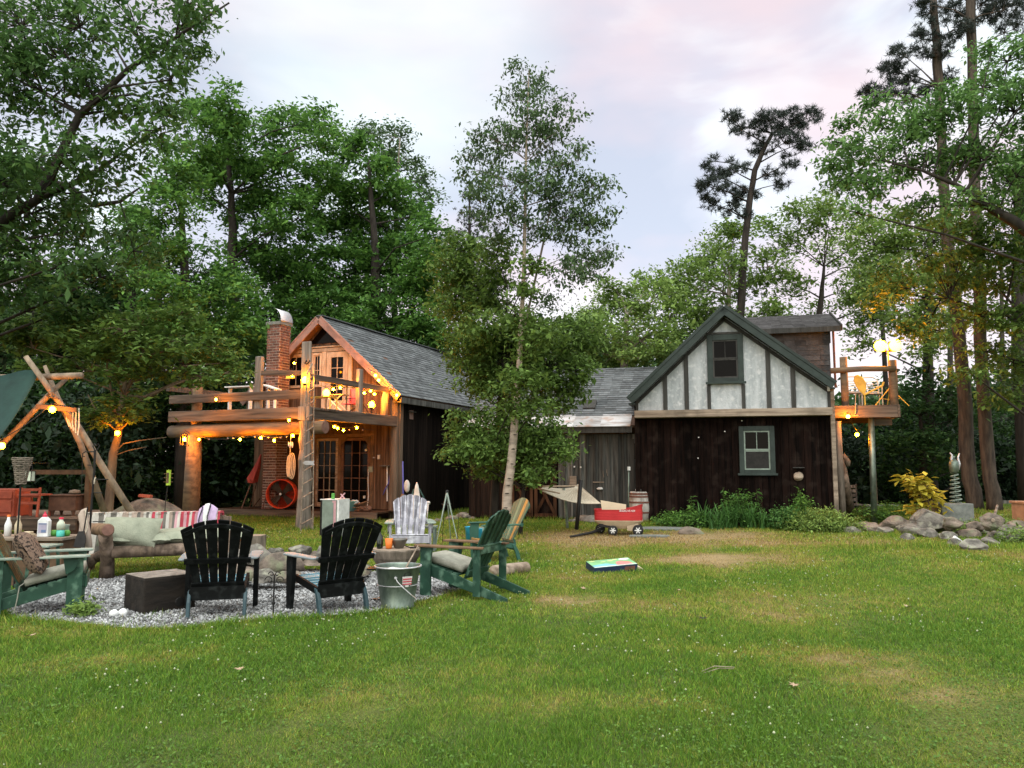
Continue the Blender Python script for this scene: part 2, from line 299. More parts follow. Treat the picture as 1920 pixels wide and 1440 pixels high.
flat('lilac_cloth', (.55, .42, .62), .95); flat('black_line', (.02, .02, .03), .8); flat('box_green', (.22, .48, .22), .4); flat('box_blue', (.20, .52, .66), .4); flat('box_red', (.70, .22, .20), .4); flat('box_navy', (.02, .035, .08), .35); flat('box_yellow', (.70, .75, .30), .4); flat('pink_cloth', (.80, .10, .16), .9)
flat('sage_metal', (.22, .28, .24), .5); flat('signred', (.5, .08, .08), .6); flat('terracotta', (.45, .25, .15), .8); flat('clover_white', (.40, .44, .28), .8); flat('dry_leaf', (.42, .30, .20), .8); flat('earth', (.10, .075, .05), .95)
flat('bulb_glow', (.9, .6, .2), .5, emis=(1, .28, .0022), estr=640); flat('lamp_glow', (.9, .6, .2), .5, emis=(1, .30, .002), estr=330); flat('flood_glow', (.9, .8, .5), .5, emis=(1, .30, .0016), estr=430); flat('tree_glow', (.9, .6, .2), .5, emis=(1, .28, .0022), estr=330); flat('bulb_off', (.35, .25, .22), .2); flat('cord', (.02, .02, .018), .6)
# leopard / striped cushions
m = mat('leopard', (.17, .115, .085), (.018, .012, .010), (34, 34, 34), .9, island=0, bump=.2, lo_=.50, hi_=.56)
# ---------------------------------------------------------------- numpy meshes
def np_mesh(name, V, F, m, parent=None, attr=None, smooth=False):   # V (n,3), F (k,s) all the same size
    me = bpy.data.meshes.new(name); n, (k, s) = len(V), F.shape
    me.vertices.add(n); me.vertices.foreach_set('co', np.ascontiguousarray(V, dtype=np.float32).ravel())
    me.loops.add(k * s); me.loops.foreach_set('vertex_index', np.ascontiguousarray(F, dtype=np.int32).ravel())
    me.polygons.add(k); me.polygons.foreach_set('loop_start', np.arange(0, k * s, s, dtype=np.int32))
    try: me.polygons.foreach_set('loop_total', np.full(k, s, dtype=np.int32))
    except Exception: pass
    if attr:
        for an, av in attr.items():
            a = me.attributes.new(an, 'FLOAT', 'POINT'); a.data.foreach_set('value', np.ascontiguousarray(av, dtype=np.float32))
    me.update(calc_edges=True)
    if smooth: me.polygons.foreach_set('use_smooth', np.ones(k, bool))
    me.materials.append(m); o = bpy.data.objects.new(name, me); C.objects.link(o)
    if parent is not None: o.parent = parent
    W[o] = W[parent].copy() if parent is not None else I4.copy()
    return o
_wv = rng.normal(size=(24, 2)); _ph = rng.uniform(0, 6.28, 24)
def wob(x, y, f=1.0, k0=0, k=8):
    s_ = 0
    for i in range(k0, k0 + k): s_ = s_ + np.sin(f * (1 + .35 * (i - k0)) * (_wv[i, 0] * x + _wv[i, 1] * y) + _ph[i]) / (1 + .3 * (i - k0))
    return s_ / 3.2
# dry patches read off the lawn: centre x, y, half sizes, strength
DRY = [(gp(px, py), a, b_, s_) for px, py, a, b_, s_ in ((1330, 1050, 1.6, .55, 1.0), (1120, 1010, 2.4, 1.0, 1.0), (1250, 1008, 3.0, 1.0, .95), (1430, 1018, 2.2, .5, .7), (1080, 1125, .55, .22, .9), (1250, 1135, 1.4, .4, .55),
       (1450, 1222, .75, .16, .65), (1560, 1235, .9, .2, .7), (1800, 1300, .85, .2, .55), (1700, 1270, .7, .16, .5), (1010, 1318, .5, .16, .5), (1180, 1325, .5, .14, .4), (1060, 1085, .9, .3, .4), (60, 1180, .8, .25, .45), (1900, 1040, 1.2, .5, .35), (250, 1230, .7, .2, .35), (1420, 1150, 1.1, .3, .45), (640, 1310, .6, .15, .25), (930, 1260, .5, .15, .3), (1500, 1130, 2.2, .5, .35))]
def dry_lamp_tone(x, y):
    d = np.zeros_like(x)
    wx = x + .22 * wob(x, y, 1.6, 2); wy = y + .22 * wob(x, y, 1.3, 9)
    for p, a, b_, s_ in DRY:
        q = ((wx - p.x) / a) ** 2 + ((wy - p.y) / (b_ * 1.6)) ** 2
        d = np.maximum(d, s_ * np.exp(-q * 1.1))
    far = np.clip((y - 6.5) / 7, 0, 1); hf = wob(x, y, 9., 3) * .6 + wob(x, y, 19., 12) * .6; return np.clip(d * (.78 + .35 * hf) + .20 * wob(x, y, 2.2, 5) + .14 * wob(x, y, 6., 11) + .12 * hf + .06 + .20 * far, 0, 1)  # far lawn: real dryness plus warm lamplight put into the tone
PIT = (-3.25, 9.42)
def inpit(x, y, g=0.0):      # gravel round the fire ring, with an uneven edge
    a = np.arctan2(y - PIT[1], x - PIT[0]); r_ = 1 + .06 * np.sin(3 * a + 1) + .04 * np.sin(7 * a)
    return ((x - PIT[0]) / (2.45 + g)) ** 2 + ((y - PIT[1]) / (1.95 + g)) ** 2 < r_ ** 2
def attrmat(name, stops, rough=.8, tr=0, var=.3, bump=0):
    m = bpy.data.materials.new(name); m.use_nodes = True; t = m.node_tree; p = t.nodes['Principled BSDF']; n = t.nodes.new; l = t.links.new
    at_ = n('ShaderNodeAttribute'); at_.attribute_name = 'dry'; cr = n('ShaderNodeValToRGB'); l(at_.outputs['Fac'], cr.inputs[0])
    cr.color_ramp.elements[0].color = (*stops[0][1], 1); cr.color_ramp.elements[0].position = stops[0][0]; cr.color_ramp.elements[1].color = (*stops[-1][1], 1); cr.color_ramp.elements[1].position = stops[-1][0]
    for q, c in stops[1:-1]: e_ = cr.color_ramp.elements.new(q); e_.color = (*c, 1)
    g = n('ShaderNodeNewGeometry'); q = n('ShaderNodeMapRange'); q.inputs[3].default_value = 1 - var; q.inputs[4].default_value = 1 + var; v = n('ShaderNodeVectorMath'); v.operation = 'SCALE'; l(cr.outputs[0], v.inputs[0]); l(q.outputs[0], v.inputs['Scale'])
    if bump:
        co = n('ShaderNodeTexCoord'); no = n('ShaderNodeTexNoise'); no.inputs['Scale'].default_value = 60; no.inputs['Detail'].default_value = 6; l(co.outputs['Object'], no.inputs['Vector']); l(no.outputs['Fac'], q.inputs[0])
        q.inputs[1].default_value = .35; q.inputs[2].default_value = .65; bu = n('ShaderNodeBump'); bu.inputs['Strength'].default_value = bump; bu.inputs['Distance'].default_value = .03; l(no.outputs['Fac'], bu.inputs['Height']); l(bu.outputs[0], p.inputs['Normal'])
    else: l(g.outputs['Random Per Island'], q.inputs[0])
    l(v.outputs[0], p.inputs['Base Color']); p.inputs['Roughness'].default_value = rough; p.inputs['Specular IOR Level'].default_value = .2
    if tr:
        tn = n('ShaderNodeBsdfTranslucent'); l(v.outputs[0], tn.inputs[0]); ms = n('ShaderNodeMixShader'); ms.inputs[0].default_value = tr; l(p.outputs[0], ms.inputs[1]); l(tn.outputs[0], ms.inputs[2]); l(ms.outputs[0], t.nodes['Material Output'].inputs[0])
    MATS[name] = m; return m
attrmat('lawn_soil', [(0, (.060, .085, .020)), (.35, (.11, .125, .030)), (.65, (.19, .155, .065)), (1, (.27, .205, .105))], .95, var=.35, bump=.8)
attrmat('grass_blade', [(0, (.088, .195, .022)), (.3, (.190, .290, .032)), (.55, (.31, .29, .065)), (.8, (.32, .235, .095)), (1, (.345, .24, .115))], .6, tr=.35, var=.5)
# ---------------------------------------------------------------- ground and lawn
def ground():
    xs = np.concatenate([np.linspace(-260, -16, 16)[:-1], np.linspace(-16, 22, 191), np.linspace(22, 260, 16)[1:]])
    ys = np.concatenate([np.linspace(-60, 0, 8)[:-1], np.linspace(0, 30, 151), np.linspace(30, 400, 16)[1:]])
    X, Y = np.meshgrid(xs, ys); Zz = hgt(X, Y) + .015 * wob(X, Y, 1.1) * (np.abs(X) < 25)
    Zz = Zz * 1.0; Zz[inpit(X, Y, .3)] = 0.0
    V = np.stack([X, Y, Zz], -1).reshape(-1, 3); nx = len(xs); i, j = np.meshgrid(np.arange(nx - 1), np.arange(len(ys) - 1)); a = (j * nx + i).ravel()
    F = np.stack([a, a + 1, a + nx + 1, a + nx], -1)
    d = dry_lamp_tone(X, Y).ravel(); far = (Y.ravel() > 24); d[far] = .25
    tag(np_mesh('ground', V, F, G['lawn_soil'], attr={'dry': d}, smooth=True), kind='structure')
ground()
def in_view(x, y, m_=1.2): return (np.abs(x) < .70 * y + m_)
def blocked(x, y):    # under the buildings and the porch
    b = np.zeros(x.shape, bool)
    for fr, u0, u1, v0, v1 in ((CAB, -5.2, .15, -1.1, 9), (HS, 0, 5, 0, 7), (HS, -4.4, 0, .1, 6)):
        c, s = math.cos(-fr.yaw), math.sin(-fr.yaw); dx, dy = x - fr.o.x, y - fr.o.y; u = c * dx - s * dy; v = s * dx + c * dy
        b |= (u > u0) & (u < u1) & (v > v0) & (v < v1)
    return b
CAB = Frame((-3.26, 22.0, 0), R(-21.7)); HS = Frame((3.25, 20.5, 0), R(-14.2))
leafmat('clover_green', (.095, .180, .030), (.055, .115, .018), .25, .4)
def grass():
    Ps = []
    for y0, y1, dn, hh, wd in ((2.9, 5, 13500, .026, .0030), (5, 7.5, 7500, .029, .0042), (7.5, 11, 3600, .034, .006), (11, 15, 1700, .040, .0085), (15, 24.5, 900, .045, .012)):
        A = (y1 - y0) * (1.40 * (y0 + y1) / 2 + 2.4); n = int(A * dn); y = rng.uniform(y0, y1, int(n * 1.6)); x = rng.uniform(-.70 * y1 - 1.2, .70 * y1 + 1.2, len(y)); k = in_view(x, y); x, y = x[k][:n], y[k][:n]
        Ps.append(np.stack([x, y, np.full(len(x), hh), np.full(len(x), wd)], -1))
    P = np.concatenate(Ps); x, y = P[:, 0], P[:, 1]
    k = ~inpit(x, y, .03) & ~blocked(x, y); k &= ~((y > 23.2) & (x > 9)); P = P[k]; x, y = P[:, 0], P[:, 1]; n = len(x)
    d = dry_lamp_tone(x, y); cl = wob(x, y, 5., 3); keep = rng.random(n) < np.clip(1.05 - .55 * (d > .6) + .2 * cl, .2, 1); P, x, y, d, cl = P[keep], x[keep], y[keep], d[keep], cl[keep]; n = len(x)
    h = P[:, 2] * rng.uniform(.5, 1.45, n) * (1 + .30 * np.clip(wob(x, y, 15., 7), -1, 1.2)) * (1 + .35 * np.clip(cl, -1, 1)) * (1 - .45 * d); wd = P[:, 3] * rng.uniform(.7, 1.3, n)
    near = inpit(x, y, .22) & ~inpit(x, y, 0); h[near] *= 1.6
    z = hgt(x, y); a = rng.uniform(0, 6.283, n); ln = rng.uniform(.15, 1.25, n) * h; la = rng.uniform(0, 6.283, n)
    sx, sy = np.cos(a) * wd / 2, np.sin(a) * wd / 2; dx, dy = np.cos(la) * ln, np.sin(la) * ln
    V = np.empty((n, 5, 3)); zz = z - .004
    V[:, 0] = np.stack([x - sx, y - sy, zz], -1); V[:, 1] = np.stack([x + sx, y + sy, zz], -1)
    V[:, 2] = np.stack([x + sx * .8 + dx * .4, y + sy * .8 + dy * .4, z + h * .6], -1); V[:, 3] = np.stack([x - sx * .8 + dx * .4, y - sy * .8 + dy * .4, z + h * .6], -1)
    V[:, 4] = np.stack([x + dx, y + dy, z + h], -1)
    V = V.reshape(-1, 3); b0 = np.arange(n) * 5
    F = np.concatenate([np.stack([b0, b0 + 1, b0 + 2], -1), np.stack([b0, b0 + 2, b0 + 3], -1), np.stack([b0 + 3, b0 + 2, b0 + 4], -1)])
    dd = np.clip(d + rng.normal(0, .19, n), 0, 1); dd = np.repeat(dd, 5)
    tag(np_mesh('lawn_grass', V, F, G['grass_blade'], attr={'dry': dd}), 'short mown lawn grass with scattered dry patches', 'grass', kind='stuff')
    # low round clover leaves between the blades
    m_ = 52000; y = 3.0 + 9 * rng.random(m_) ** 1.6; x = rng.uniform(-.72, .72, m_) * y; q = wob(x, y, 2.1, 6) + .5 * wob(x, y, 7., 1); k = (q > -.05) & ~inpit(x, y, .05) & (dry_lamp_tone(x, y) < .6); x, y = x[k], y[k]; n = len(x)
    r_ = rng.uniform(.0045, .0105, n); z = hgt(x, y) + rng.uniform(.012, .034, n); a = rng.uniform(0, 6.28, n); V = np.empty((n, 4, 3)); tl = rng.uniform(-.6, .6, (n, 2))
    for i_ in range(4): ox, oy = r_ * np.cos(a + i_ * 1.5708), r_ * np.sin(a + i_ * 1.5708); V[:, i_] = np.stack([x + ox, y + oy, z + ox * tl[:, 0] + oy * tl[:, 1]], -1)
    tag(np_mesh('clover_leaves', V.reshape(-1, 3), np.arange(n * 4).reshape(n, 4), G['clover_green']), 'small round clover leaves mixed in the lawn', 'clover', kind='stuff')
    # taller unmown grass against walls, posts and stones
    Q = []
    def seg(a, b_, n, s_): t = rng.random(n)[:, None]; Q.append(np.array(a)[None] * (1 - t) + np.array(b_)[None] * t + rng.normal(0, s_, (n, 2)))
    w2 = lambda f, u, v: tuple(f.w(u, v, 0))[:2]
    seg(w2(CAB, -5.3, -1.28), w2(CAB, .2, -1.28), 1500, .07); seg(w2(CAB, .22, -.1), w2(CAB, .22, 5.5), 900, .07); seg(w2(HS, -4.3, .3), w2(HS, -.2, .3), 1100, .08); seg(w2(HS, 0, -.15), w2(HS, 5, -.15), 1200, .1)
    for px, py, n, s_ in ((948, 1010, 160, .14), (570, 992, 200, .18), (358, 990, 200, .2), (1085, 992, 60, .07), (1062, 990, 60, .07), (742, 1150, 160, .10), (290, 1160, 120, .22), (945, 1080, 200, .25), (1200, 985, 120, .2)) + tuple((px, py + 6, 90, .18) for px in range(1600, 1930, 26) for py in (1000, 1022)): p = gp(px, py); Q.append(np.array([p.x, p.y])[None] + rng.normal(0, s_, (n, 2)))
    for q_ in np.linspace(2.6, 5.9, 150): Q.append(np.array([PIT[0] + 2.5 * math.cos(q_) * (1 + .06 * math.sin(3 * q_ + 1) + .04 * math.sin(7 * q_)), PIT[1] + 2.0 * math.sin(q_) * (1 + .06 * math.sin(3 * q_ + 1) + .04 * math.sin(7 * q_))])[None] + rng.normal(0, .05, (14, 2)))
    Q = np.concatenate(Q); x, y = Q[:, 0], Q[:, 1]; n = len(x); z = hgt(x, y); h = rng.uniform(.04, .15, n) * np.where(y < 9, .55, 1.0); a = rng.uniform(0, 6.283, n); la = rng.uniform(0, 6.283, n); ln = h * rng.uniform(.1, .7, n); wd = np.where(y < 10, .004, .008); sx, sy = np.cos(a) * wd, np.sin(a) * wd
    V = np.empty((n, 3, 3)); V[:, 0] = np.stack([x - sx, y - sy, z - .01], -1); V[:, 1] = np.stack([x + sx, y + sy, z - .01], -1); V[:, 2] = np.stack([x + np.cos(la) * ln, y + np.sin(la) * ln, z + h], -1)
    tag(np_mesh('tall_grass', V.reshape(-1, 3), np.arange(n * 3).reshape(n, 3), G['grass_blade'], attr={'dry': np.repeat(np.clip(rng.normal(.22, .2, n), 0, 1), 3)}), 'taller unmown grass along walls, posts and stones', 'grass', kind='stuff')
    # white clover heads in drifts
    m_ = 9000; y = rng.uniform(3.2, 19, m_); x = rng.uniform(-.68, .68, m_) * y; q = wob(x, y, 1.4, 14); thr = np.where(y < 6.2, .30, -.05); k = (q > thr) & (rng.random(m_) < .26) & ~inpit(x, y, .05) & (dry_lamp_tone(x, y) < .55)
    x, y = x[k], y[k]; n = len(x); r_ = rng.uniform(.0035, .0085, n) * (1 + .05 * y); z = hgt(x, y) + rng.uniform(.03, .06, n)
    o8 = np.array([(1, 0, 0), (-1, 0, 0), (0, 1, 0), (0, -1, 0), (0, 0, 1), (0, 0, -1.0)]); f8 = np.array([(0, 2, 4), (2, 1, 4), (1, 3, 4), (3, 0, 4), (2, 0, 5), (1, 2, 5), (3, 1, 5), (0, 3, 5)])
    V = (np.stack([x, y, z], -1)[:, None, :] + o8[None] * r_[:, None, None]).reshape(-1, 3); F = (f8[None] + (np.arange(n) * 6)[:, None, None]).reshape(-1, 3)
    tag(np_mesh('clover', V, F, G['clover_white']), 'small white clover heads in drifts across the lawn', 'clover', kind='stuff')
grass()
mat('gravel', (.34, .35, .35), (.15, .155, .16), (25, 25, 25), .85, island=.75, bump=.3); flat('gravel_bed', (.12, .115, .105), .95)
def gravel():
    mb = MB(); n = 64; pts = []
    for i in range(n):
        a = 2 * math.pi * i / n; r_ = 1 + .06 * math.sin(3 * a + 1) + .04 * math.sin(7 * a); pts.append((PIT[0] + 2.45 * r_ * math.cos(a), PIT[1] + 1.95 * r_ * math.sin(a)))
    mb.prism(pts, .02, Matrix.Translation((0, 0, .0))); tag(mb.build('gravel_path', G['gravel_bed']), kind='structure')
    m_ = 60000; x = rng.uniform(-6, .3, m_); y = rng.uniform(7.2, 11.7, m_); k = inpit(x, y, .04) & (rng.random(m_) < np.clip(1.5 - (y - 7.3) * .2, .4, 1)); x, y = x[k], y[k]; n = len(x)
    r_ = rng.uniform(.005, .014, n) * rng.choice([1, 1, 1, 1.7], n) * (1 + (y - 7.3) * .12); o8 = np.array([(1, 0, 0), (-1, 0, 0), (0, 1, 0), (0, -1, 0), (0, 0, .8), (0, 0, -.8)]); f8 = np.array([(0, 2, 4), (2, 1, 4), (1, 3, 4), (3, 0, 4), (2, 0, 5), (1, 2, 5), (3, 1, 5), (0, 3, 5)])
    a = rng.uniform(0, 6.28, n); c, s = np.cos(a), np.sin(a); O = np.repeat(o8[None], n, 0) * (1 + rng.uniform(-.35, .35, (n, 6, 1))); Ox = O[..., 0] * c[:, None] - O[..., 1] * s[:, None]; Oy = O[..., 0] * s[:, None] + O[..., 1] * c[:, None]; Oz = O[..., 2] + .5 * Ox * rng.uniform(-1, 1, (n, 1))
    V = np.stack([x[:, None] + Ox * r_[:, None], y[:, None] + Oy * r_[:, None], .013 + Oz * r_[:, None]], -1).reshape(-1, 3); F = (f8[None] + (np.arange(n) * 6)[:, None, None]).reshape(-1, 3)
    tag(np_mesh('gravel', V, F, G['gravel']), 'loose pale grey gravel round the fire ring', 'gravel', kind='stuff')
gravel()
# ---------------------------------------------------------------- building tools (frame coords: u right, v away, z up)
def boards(mb, u0, u1, v, z0, top, wd=(.16, .28), holes=(), t=.025, gap=.006, face=-1, axis='u', batten=0):
    """vertical boards along u (or along v when axis='v'); top is a number or a function; holes = (a0,a1,z0,z1)"""
    tf = top if callable(top) else (lambda q: top); u = u0
    while u < u1 - .02:
        w_ = min(random.uniform(*wd), u1 - u); a, b_ = u + gap / 2, u + w_ - gap / 2; c_ = (a + b_) / 2; off = random.uniform(0, .012)
        segs = [(z0, None)]
        for h0, h1, q0, q1 in holes:
            if h0 < c_ < h1:
                ns = []
                for s0, s1 in segs:
                    if s1 is None or s1 > q0: 
                        if q0 > s0 + .02: ns.append((s0, q0))
                        ns.append((q1, s1))
                    else: ns.append((s0, s1))
                segs = ns
        for s0, s1 in segs:
            za, zb = (tf(a), tf(b_)) if s1 is None else (s1, s1)
            if max(za, zb) <= s0 + .01: continue
            za = max(za, s0 + .003); zb = max(zb, s0 + .003)
            y0, y1 = v + face * off, v + face * (off + t)
            if axis == 'u': vs = [(a, y0, s0), (b_, y0, s0), (b_, y1, s0), (a, y1, s0), (a, y0, za), (b_, y0, zb), (b_, y1, zb), (a, y1, za)]
            else: vs = [(y0, a, s0), (y0, b_, s0), (y1, b_, s0), (y1, a, s0), (y0, a, za), (y0, b_, zb), (y1, b_, zb), (y1, a, za)]
            mb.add(vs, [(0, 3, 2, 1), (4, 5, 6, 7), (0, 1, 5, 4), (1, 2, 6, 5), (2, 3, 7, 6), (3, 0, 4, 7)])
        if batten and not any(h0 - .05 < b_ < h1 + .05 for h0, h1, _, _ in holes):
            y0, y1 = v + face * (t + .012), v + face * (t + .034); zt = tf(b_)
            if axis == 'u': mb.b(b_ - batten / 2, b_ + batten / 2, y1, y0, z0, zt)
        u += w_
def shingles(mb, e0, e1, r0, r1, row=.15, wd=.3, miss=0.0):
    """courses from the eave line e0-e1 up to the ridge line r0-r1"""
    e0, e1, r0, r1 = map(Vector, (e0, e1, r0, r1)); nrm = (e1 - e0).cross(r0 - e0).normalized()
    if nrm.z < 0: nrm = -nrm
    n = max(2, round((r0 - e0).length / row))
    for i in range(n):
        a0, a1 = i / n, min(1.0, (i + 1.25) / n); A0, A1 = e0.lerp(r0, a0), e1.lerp(r1, a0); B0, B1 = e0.lerp(r0, a1), e1.lerp(r1, a1)
        m_ = max(1, round((A1 - A0).length / wd)); sh = random.random() / m_; ed = [0.0] + [min(1, max(0, (k + sh) / m_ + random.uniform(-.1, .1) / m_)) for k in range(m_)] + [1.0]; ed = sorted(set(ed))
        for s0, s1 in zip(ed, ed[1:]):
            if s1 - s0 < .08 / m_ or random.random() < miss: continue
            s1 -= .012 / m_; h0 = .016 + random.uniform(0, .006); dr = random.uniform(-.008, .008) / max(.3, (r0 - e0).length)
            c = [A0.lerp(A1, s0), A0.lerp(A1, s1), B0.lerp(B1, s1), B0.lerp(B1, s0)]; c[0] = c[0].lerp(c[3], dr + .02); c[1] = c[1].lerp(c[2], dr + .02)
            lo = [c[0], c[1], c[2] - nrm * .001, c[3] - nrm * .001]; hi_ = [c[0] + nrm * h0, c[1] + nrm * h0, c[2] + nrm * .004, c[3] + nrm * .004]
            mb.add(lo + hi_, [(0, 3, 2, 1), (4, 5, 6, 7), (0, 1, 5, 4), (1, 2, 6, 5), (2, 3, 7, 6), (3, 0, 4, 7)])
def slab(mb, e0, e1, r0, r1, t=.06):
    e0, e1, r0, r1 = map(Vector, (e0, e1, r0, r1)); nrm = (e1 - e0).cross(r0 - e0).normalized()
    if nrm.z < 0: nrm = -nrm
    q = [e0, e1, r1, r0]; mb.add([p - nrm * t for p in q] + q, [(0, 3, 2, 1), (4, 5, 6, 7), (0, 1, 5, 4), (1, 2, 6, 5), (2, 3, 7, 6), (3, 0, 4, 7)])
def window(parent, M, u0, u1, z0, z1, v, frame_m, cols=2, rows=1, cas=.11, sash=2, curtain=False, name='window', sill=True, out=.05, barm=None):
    """casing round the opening, glass set back, muntins"""
    barm = barm or frame_m
    f = MB(M); y0, y1 = v - out, v + .03
    f.b(u0, u0 + cas, y0, y1, z0, z1); f.b(u1 - cas, u1, y0, y1, z0, z1); f.b(u0 + cas, u1 - cas, y0, y1, z1 - cas, z1); f.b(u0 + cas, u1 - cas, y0, y1, z0, z0 + cas * .8)
    fo = f.build('window' if name is None else name, frame_m, parent, bevel=.004)
    a0, a1, c0, c1 = u0 + cas, u1 - cas, z0 + cas * .8, z1 - cas
    g = MB(M); g.b(a0, a1, v + .0, v + .012, c0, c1); g.build('pane', G['glass_dark'], fo)
    s = MB(M); ww = .035
    for k in range(sash):
        s0 = c0 + (c1 - c0) * k / sash; s1 = c0 + (c1 - c0) * (k + 1) / sash
        yy = (v - .028, v - .002) if k % 2 else (v - .018, v - .001)
        s.b(a0, a1, *yy, s0, s0 + ww); s.b(a0, a1, *yy, s1 - ww, s1); s.b(a0, a0 + ww, *yy, s0 + ww, s1 - ww); s.b(a1 - ww, a1, *yy, s0 + ww, s1 - ww)
        cc, rr = (cols, rows) if (k == sash - 1 or sash == 1) else (1, 1) if sash == 2 and cols < 3 else (cols, rows)
        for q in range(1, cc): x = a0 + (a1 - a0) * q / cc; s.b(x - .009, x + .009, yy[0] + .004, yy[1], s0 + ww, s1 - ww)
        for q in range(1, rr): zz = s0 + (s1 - s0) * q / rr; s.b(a0 + ww, a1 - ww, yy[0] + .006, yy[1] - .001, zz - .009, zz + .009)
    s.build('sash', barm, fo)
    if curtain:
        c = MB(M); c.grid(lambda a, b_: (a0 + .02 + (a1 - a0) * (.1 + .8 * a), v + .03 + .012 * math.sin(a * 30), c0 + (c1 - c0) * (.02 + b_ * .42)), 30, 2, .004); 
    if sill: q = MB(M); q.b(u0 - .05, u1 + .05, v - .09, v - out - .002, z0 - .045, z0 + .01); q.build('sill', frame_m, fo, bevel=.004)
    return fo
def french(parent, M, u0, u1, z0, z1, v, m_, cols=3, rows=5, st=.09, bot=.12, name='door'):
    f = MB(M); y0, y1 = v - .045, v
    f.b(u0, u0 + st, y0, y1, z0, z1); f.b(u1 - st, u1, y0, y1, z0, z1); f.b(u0 + st, u1 - st, y0, y1, z1 - st, z1); f.b(u0 + st, u1 - st, y0, y1, z0, z0 + bot)
    a0, a1, c0, c1 = u0 + st, u1 - st, z0 + bot, z1 - st
    for q in range(1, cols): x = a0 + (a1 - a0) * q / cols; f.b(x - .011, x + .011, y0 + .008, y1 - .012, c0, c1)
    for q in range(1, rows): zz = c0 + (c1 - c0) * q / rows; f.b(a0, a1, y0 + .010, y1 - .014, zz - .011, zz + .011)
    o = f.build(name, m_, parent); g = MB(M); g.b(a0, a1, v - .012, v - .002, c0, c1); g.build('pane', G['glass_dark'], o)
    h = MB(M); h.tube([(u1 - st / 2, y0, (z0 + z1) / 2 - .1), (u1 - st / 2, y0 - .05, (z0 + z1) / 2 - .1), (u1 - st / 2 - .1, y0 - .05, (z0 + z1) / 2 - .1)], .012, 6); h.build('handle', G['iron'], o)
    return o
def bricks(mb, mo, x0, x1, y0, y1, z0, z1):
    mo.b(x0 + .012, x1 - .012, y0 + .012, y1 - .012, z0, z1); n = round((z1 - z0) / .078)
    for i in range(n):
        za = z0 + i * (z1 - z0) / n; zb = za + (z1 - z0) / n - .024; o = .11 if i % 2 else 0
        def run(a, b_, f):
            p = a - o
            while p < b_:
                q0, q1 = max(a, p), min(b_, p + .21)
                if q1 - q0 > .03: f(q0, q1)
                p += .234
        j = lambda: random.uniform(0, .004)
        run(x0, x1, lambda a, b_: mb.b(a, b_, y0 - j(), y0 + .04, za, zb)); run(x0, x1, lambda a, b_: mb.b(a, b_, y1 - .04, y1 + j(), za, zb))
        run(y0 + .045, y1 - .045, lambda a, b_: mb.b(x0 - j(), x0 + .04, a, b_, za, zb)); run(y0 + .045, y1 - .045, lambda a, b_: mb.b(x1 - .04, x1 + j(), a, b_, za, zb))
# ================================================================ CABIN
F = CAB; M = F.M
def cu(px, py=800, v=0): return F.hit(px, py, v)[0]
cab = thing('timber_cabin', 'two-storey dark board cabin with grey shingle roof and glowing pink-trimmed gable', 'cabin', F.o, F.yaw)
RZ = F.hit(607, 592, -.35)[1]; EZ = F.hit(750, 738, -.35)[1]; UW = -2.5      # ridge / eave heights
WU0, WU1, CL = -5.0, 0.0, 9.2; SL = (RZ - EZ) / (2.5 + .22)
topf = lambda u: RZ - .16 - SL * abs(u - UW)
u_d0, u_d1 = cu(592), cu(700)      # lower french doors
wz = F.hit(607, 650)[1]
uw0, uw1 = cu(586, 700), cu(660, 700); DK = F.hit(700, 778, 0)[1]
DK = 2.86
gb = MB(M); holes = [(u_d0, u_d1, .25, 2.32), (-4.1, uw1, DK, 4.9)]
boards(gb, WU0, WU1, 0, .25, topf, (.15, .26), holes)
gb.build('gable_wall', G['gable_board'], cab)
core = MB(M); n_ = 12
core.add([(WU0 + .02, .03, 0), (WU1 - .02, .03, 0), (WU1 - .02, .03, topf(0) - .05), (UW, .03, topf(UW) - .05), (WU0 + .02, .03, topf(-5) - .05), (WU0 + .02, CL, 0), (WU1 - .02, CL, 0), (WU1 - .02, CL, topf(0) - .05), (UW, CL, topf(UW) - .05), (WU0 + .02, CL, topf(-5) - .05)],
         [(0, 1, 2, 3, 4), (9, 8, 7, 6, 5), (0, 5, 6, 1), (1, 6, 7, 2), (4, 9, 5, 0)])
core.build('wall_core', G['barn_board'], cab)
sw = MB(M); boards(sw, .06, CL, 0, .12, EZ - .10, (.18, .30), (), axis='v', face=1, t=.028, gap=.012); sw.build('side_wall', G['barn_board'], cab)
ov = .35
rf = MB(M); sh = MB(M); E = .28
for s_ in (1, -1):
    e0 = (UW + s_ * (2.5 + E), -ov, RZ - SL * (2.5 + E)); e1 = (UW + s_ * (2.5 + E), CL + .2, RZ - SL * (2.5 + E)); r0 = (UW, -ov, RZ); r1 = (UW, CL + .2, RZ)
    slab(rf, e0, e1, r0, r1, .09); shingles(sh, e0, e1, r0, r1, .15, .30, .004 if s_ > 0 else 0)
ro = rf.build('roof', G['dark_wood'], cab); sh.build('shingles', G['shingle'], ro)
rc = MB(M); rc.bar((UW, -ov, RZ + .02), (UW, CL + .2, RZ + .02), .2, .03); rc.build('ridge_cap', G['shingle'], ro)
tr = MB(M)
for s_ in (1, -1):
    a = Vector((UW + s_ * .04, -ov - .03, RZ - .07)); b_ = Vector((UW + s_ * (2.5 + E), -ov - .03, RZ - SL * (2.5 + E) - .03)); up = Vector((s_ * SL, 0, 1)).normalized()
    tr.bar(a - up * .05, b_ - up * .05, .045, .19, up); tr.bar(a + up * .055 + Vector((0, -.02, 0)), b_ + up * .055 + Vector((0, -.02, 0)), .03, .05, up)
tr.build('rake_trim', G['pink_trim'], cab, bevel=.005)
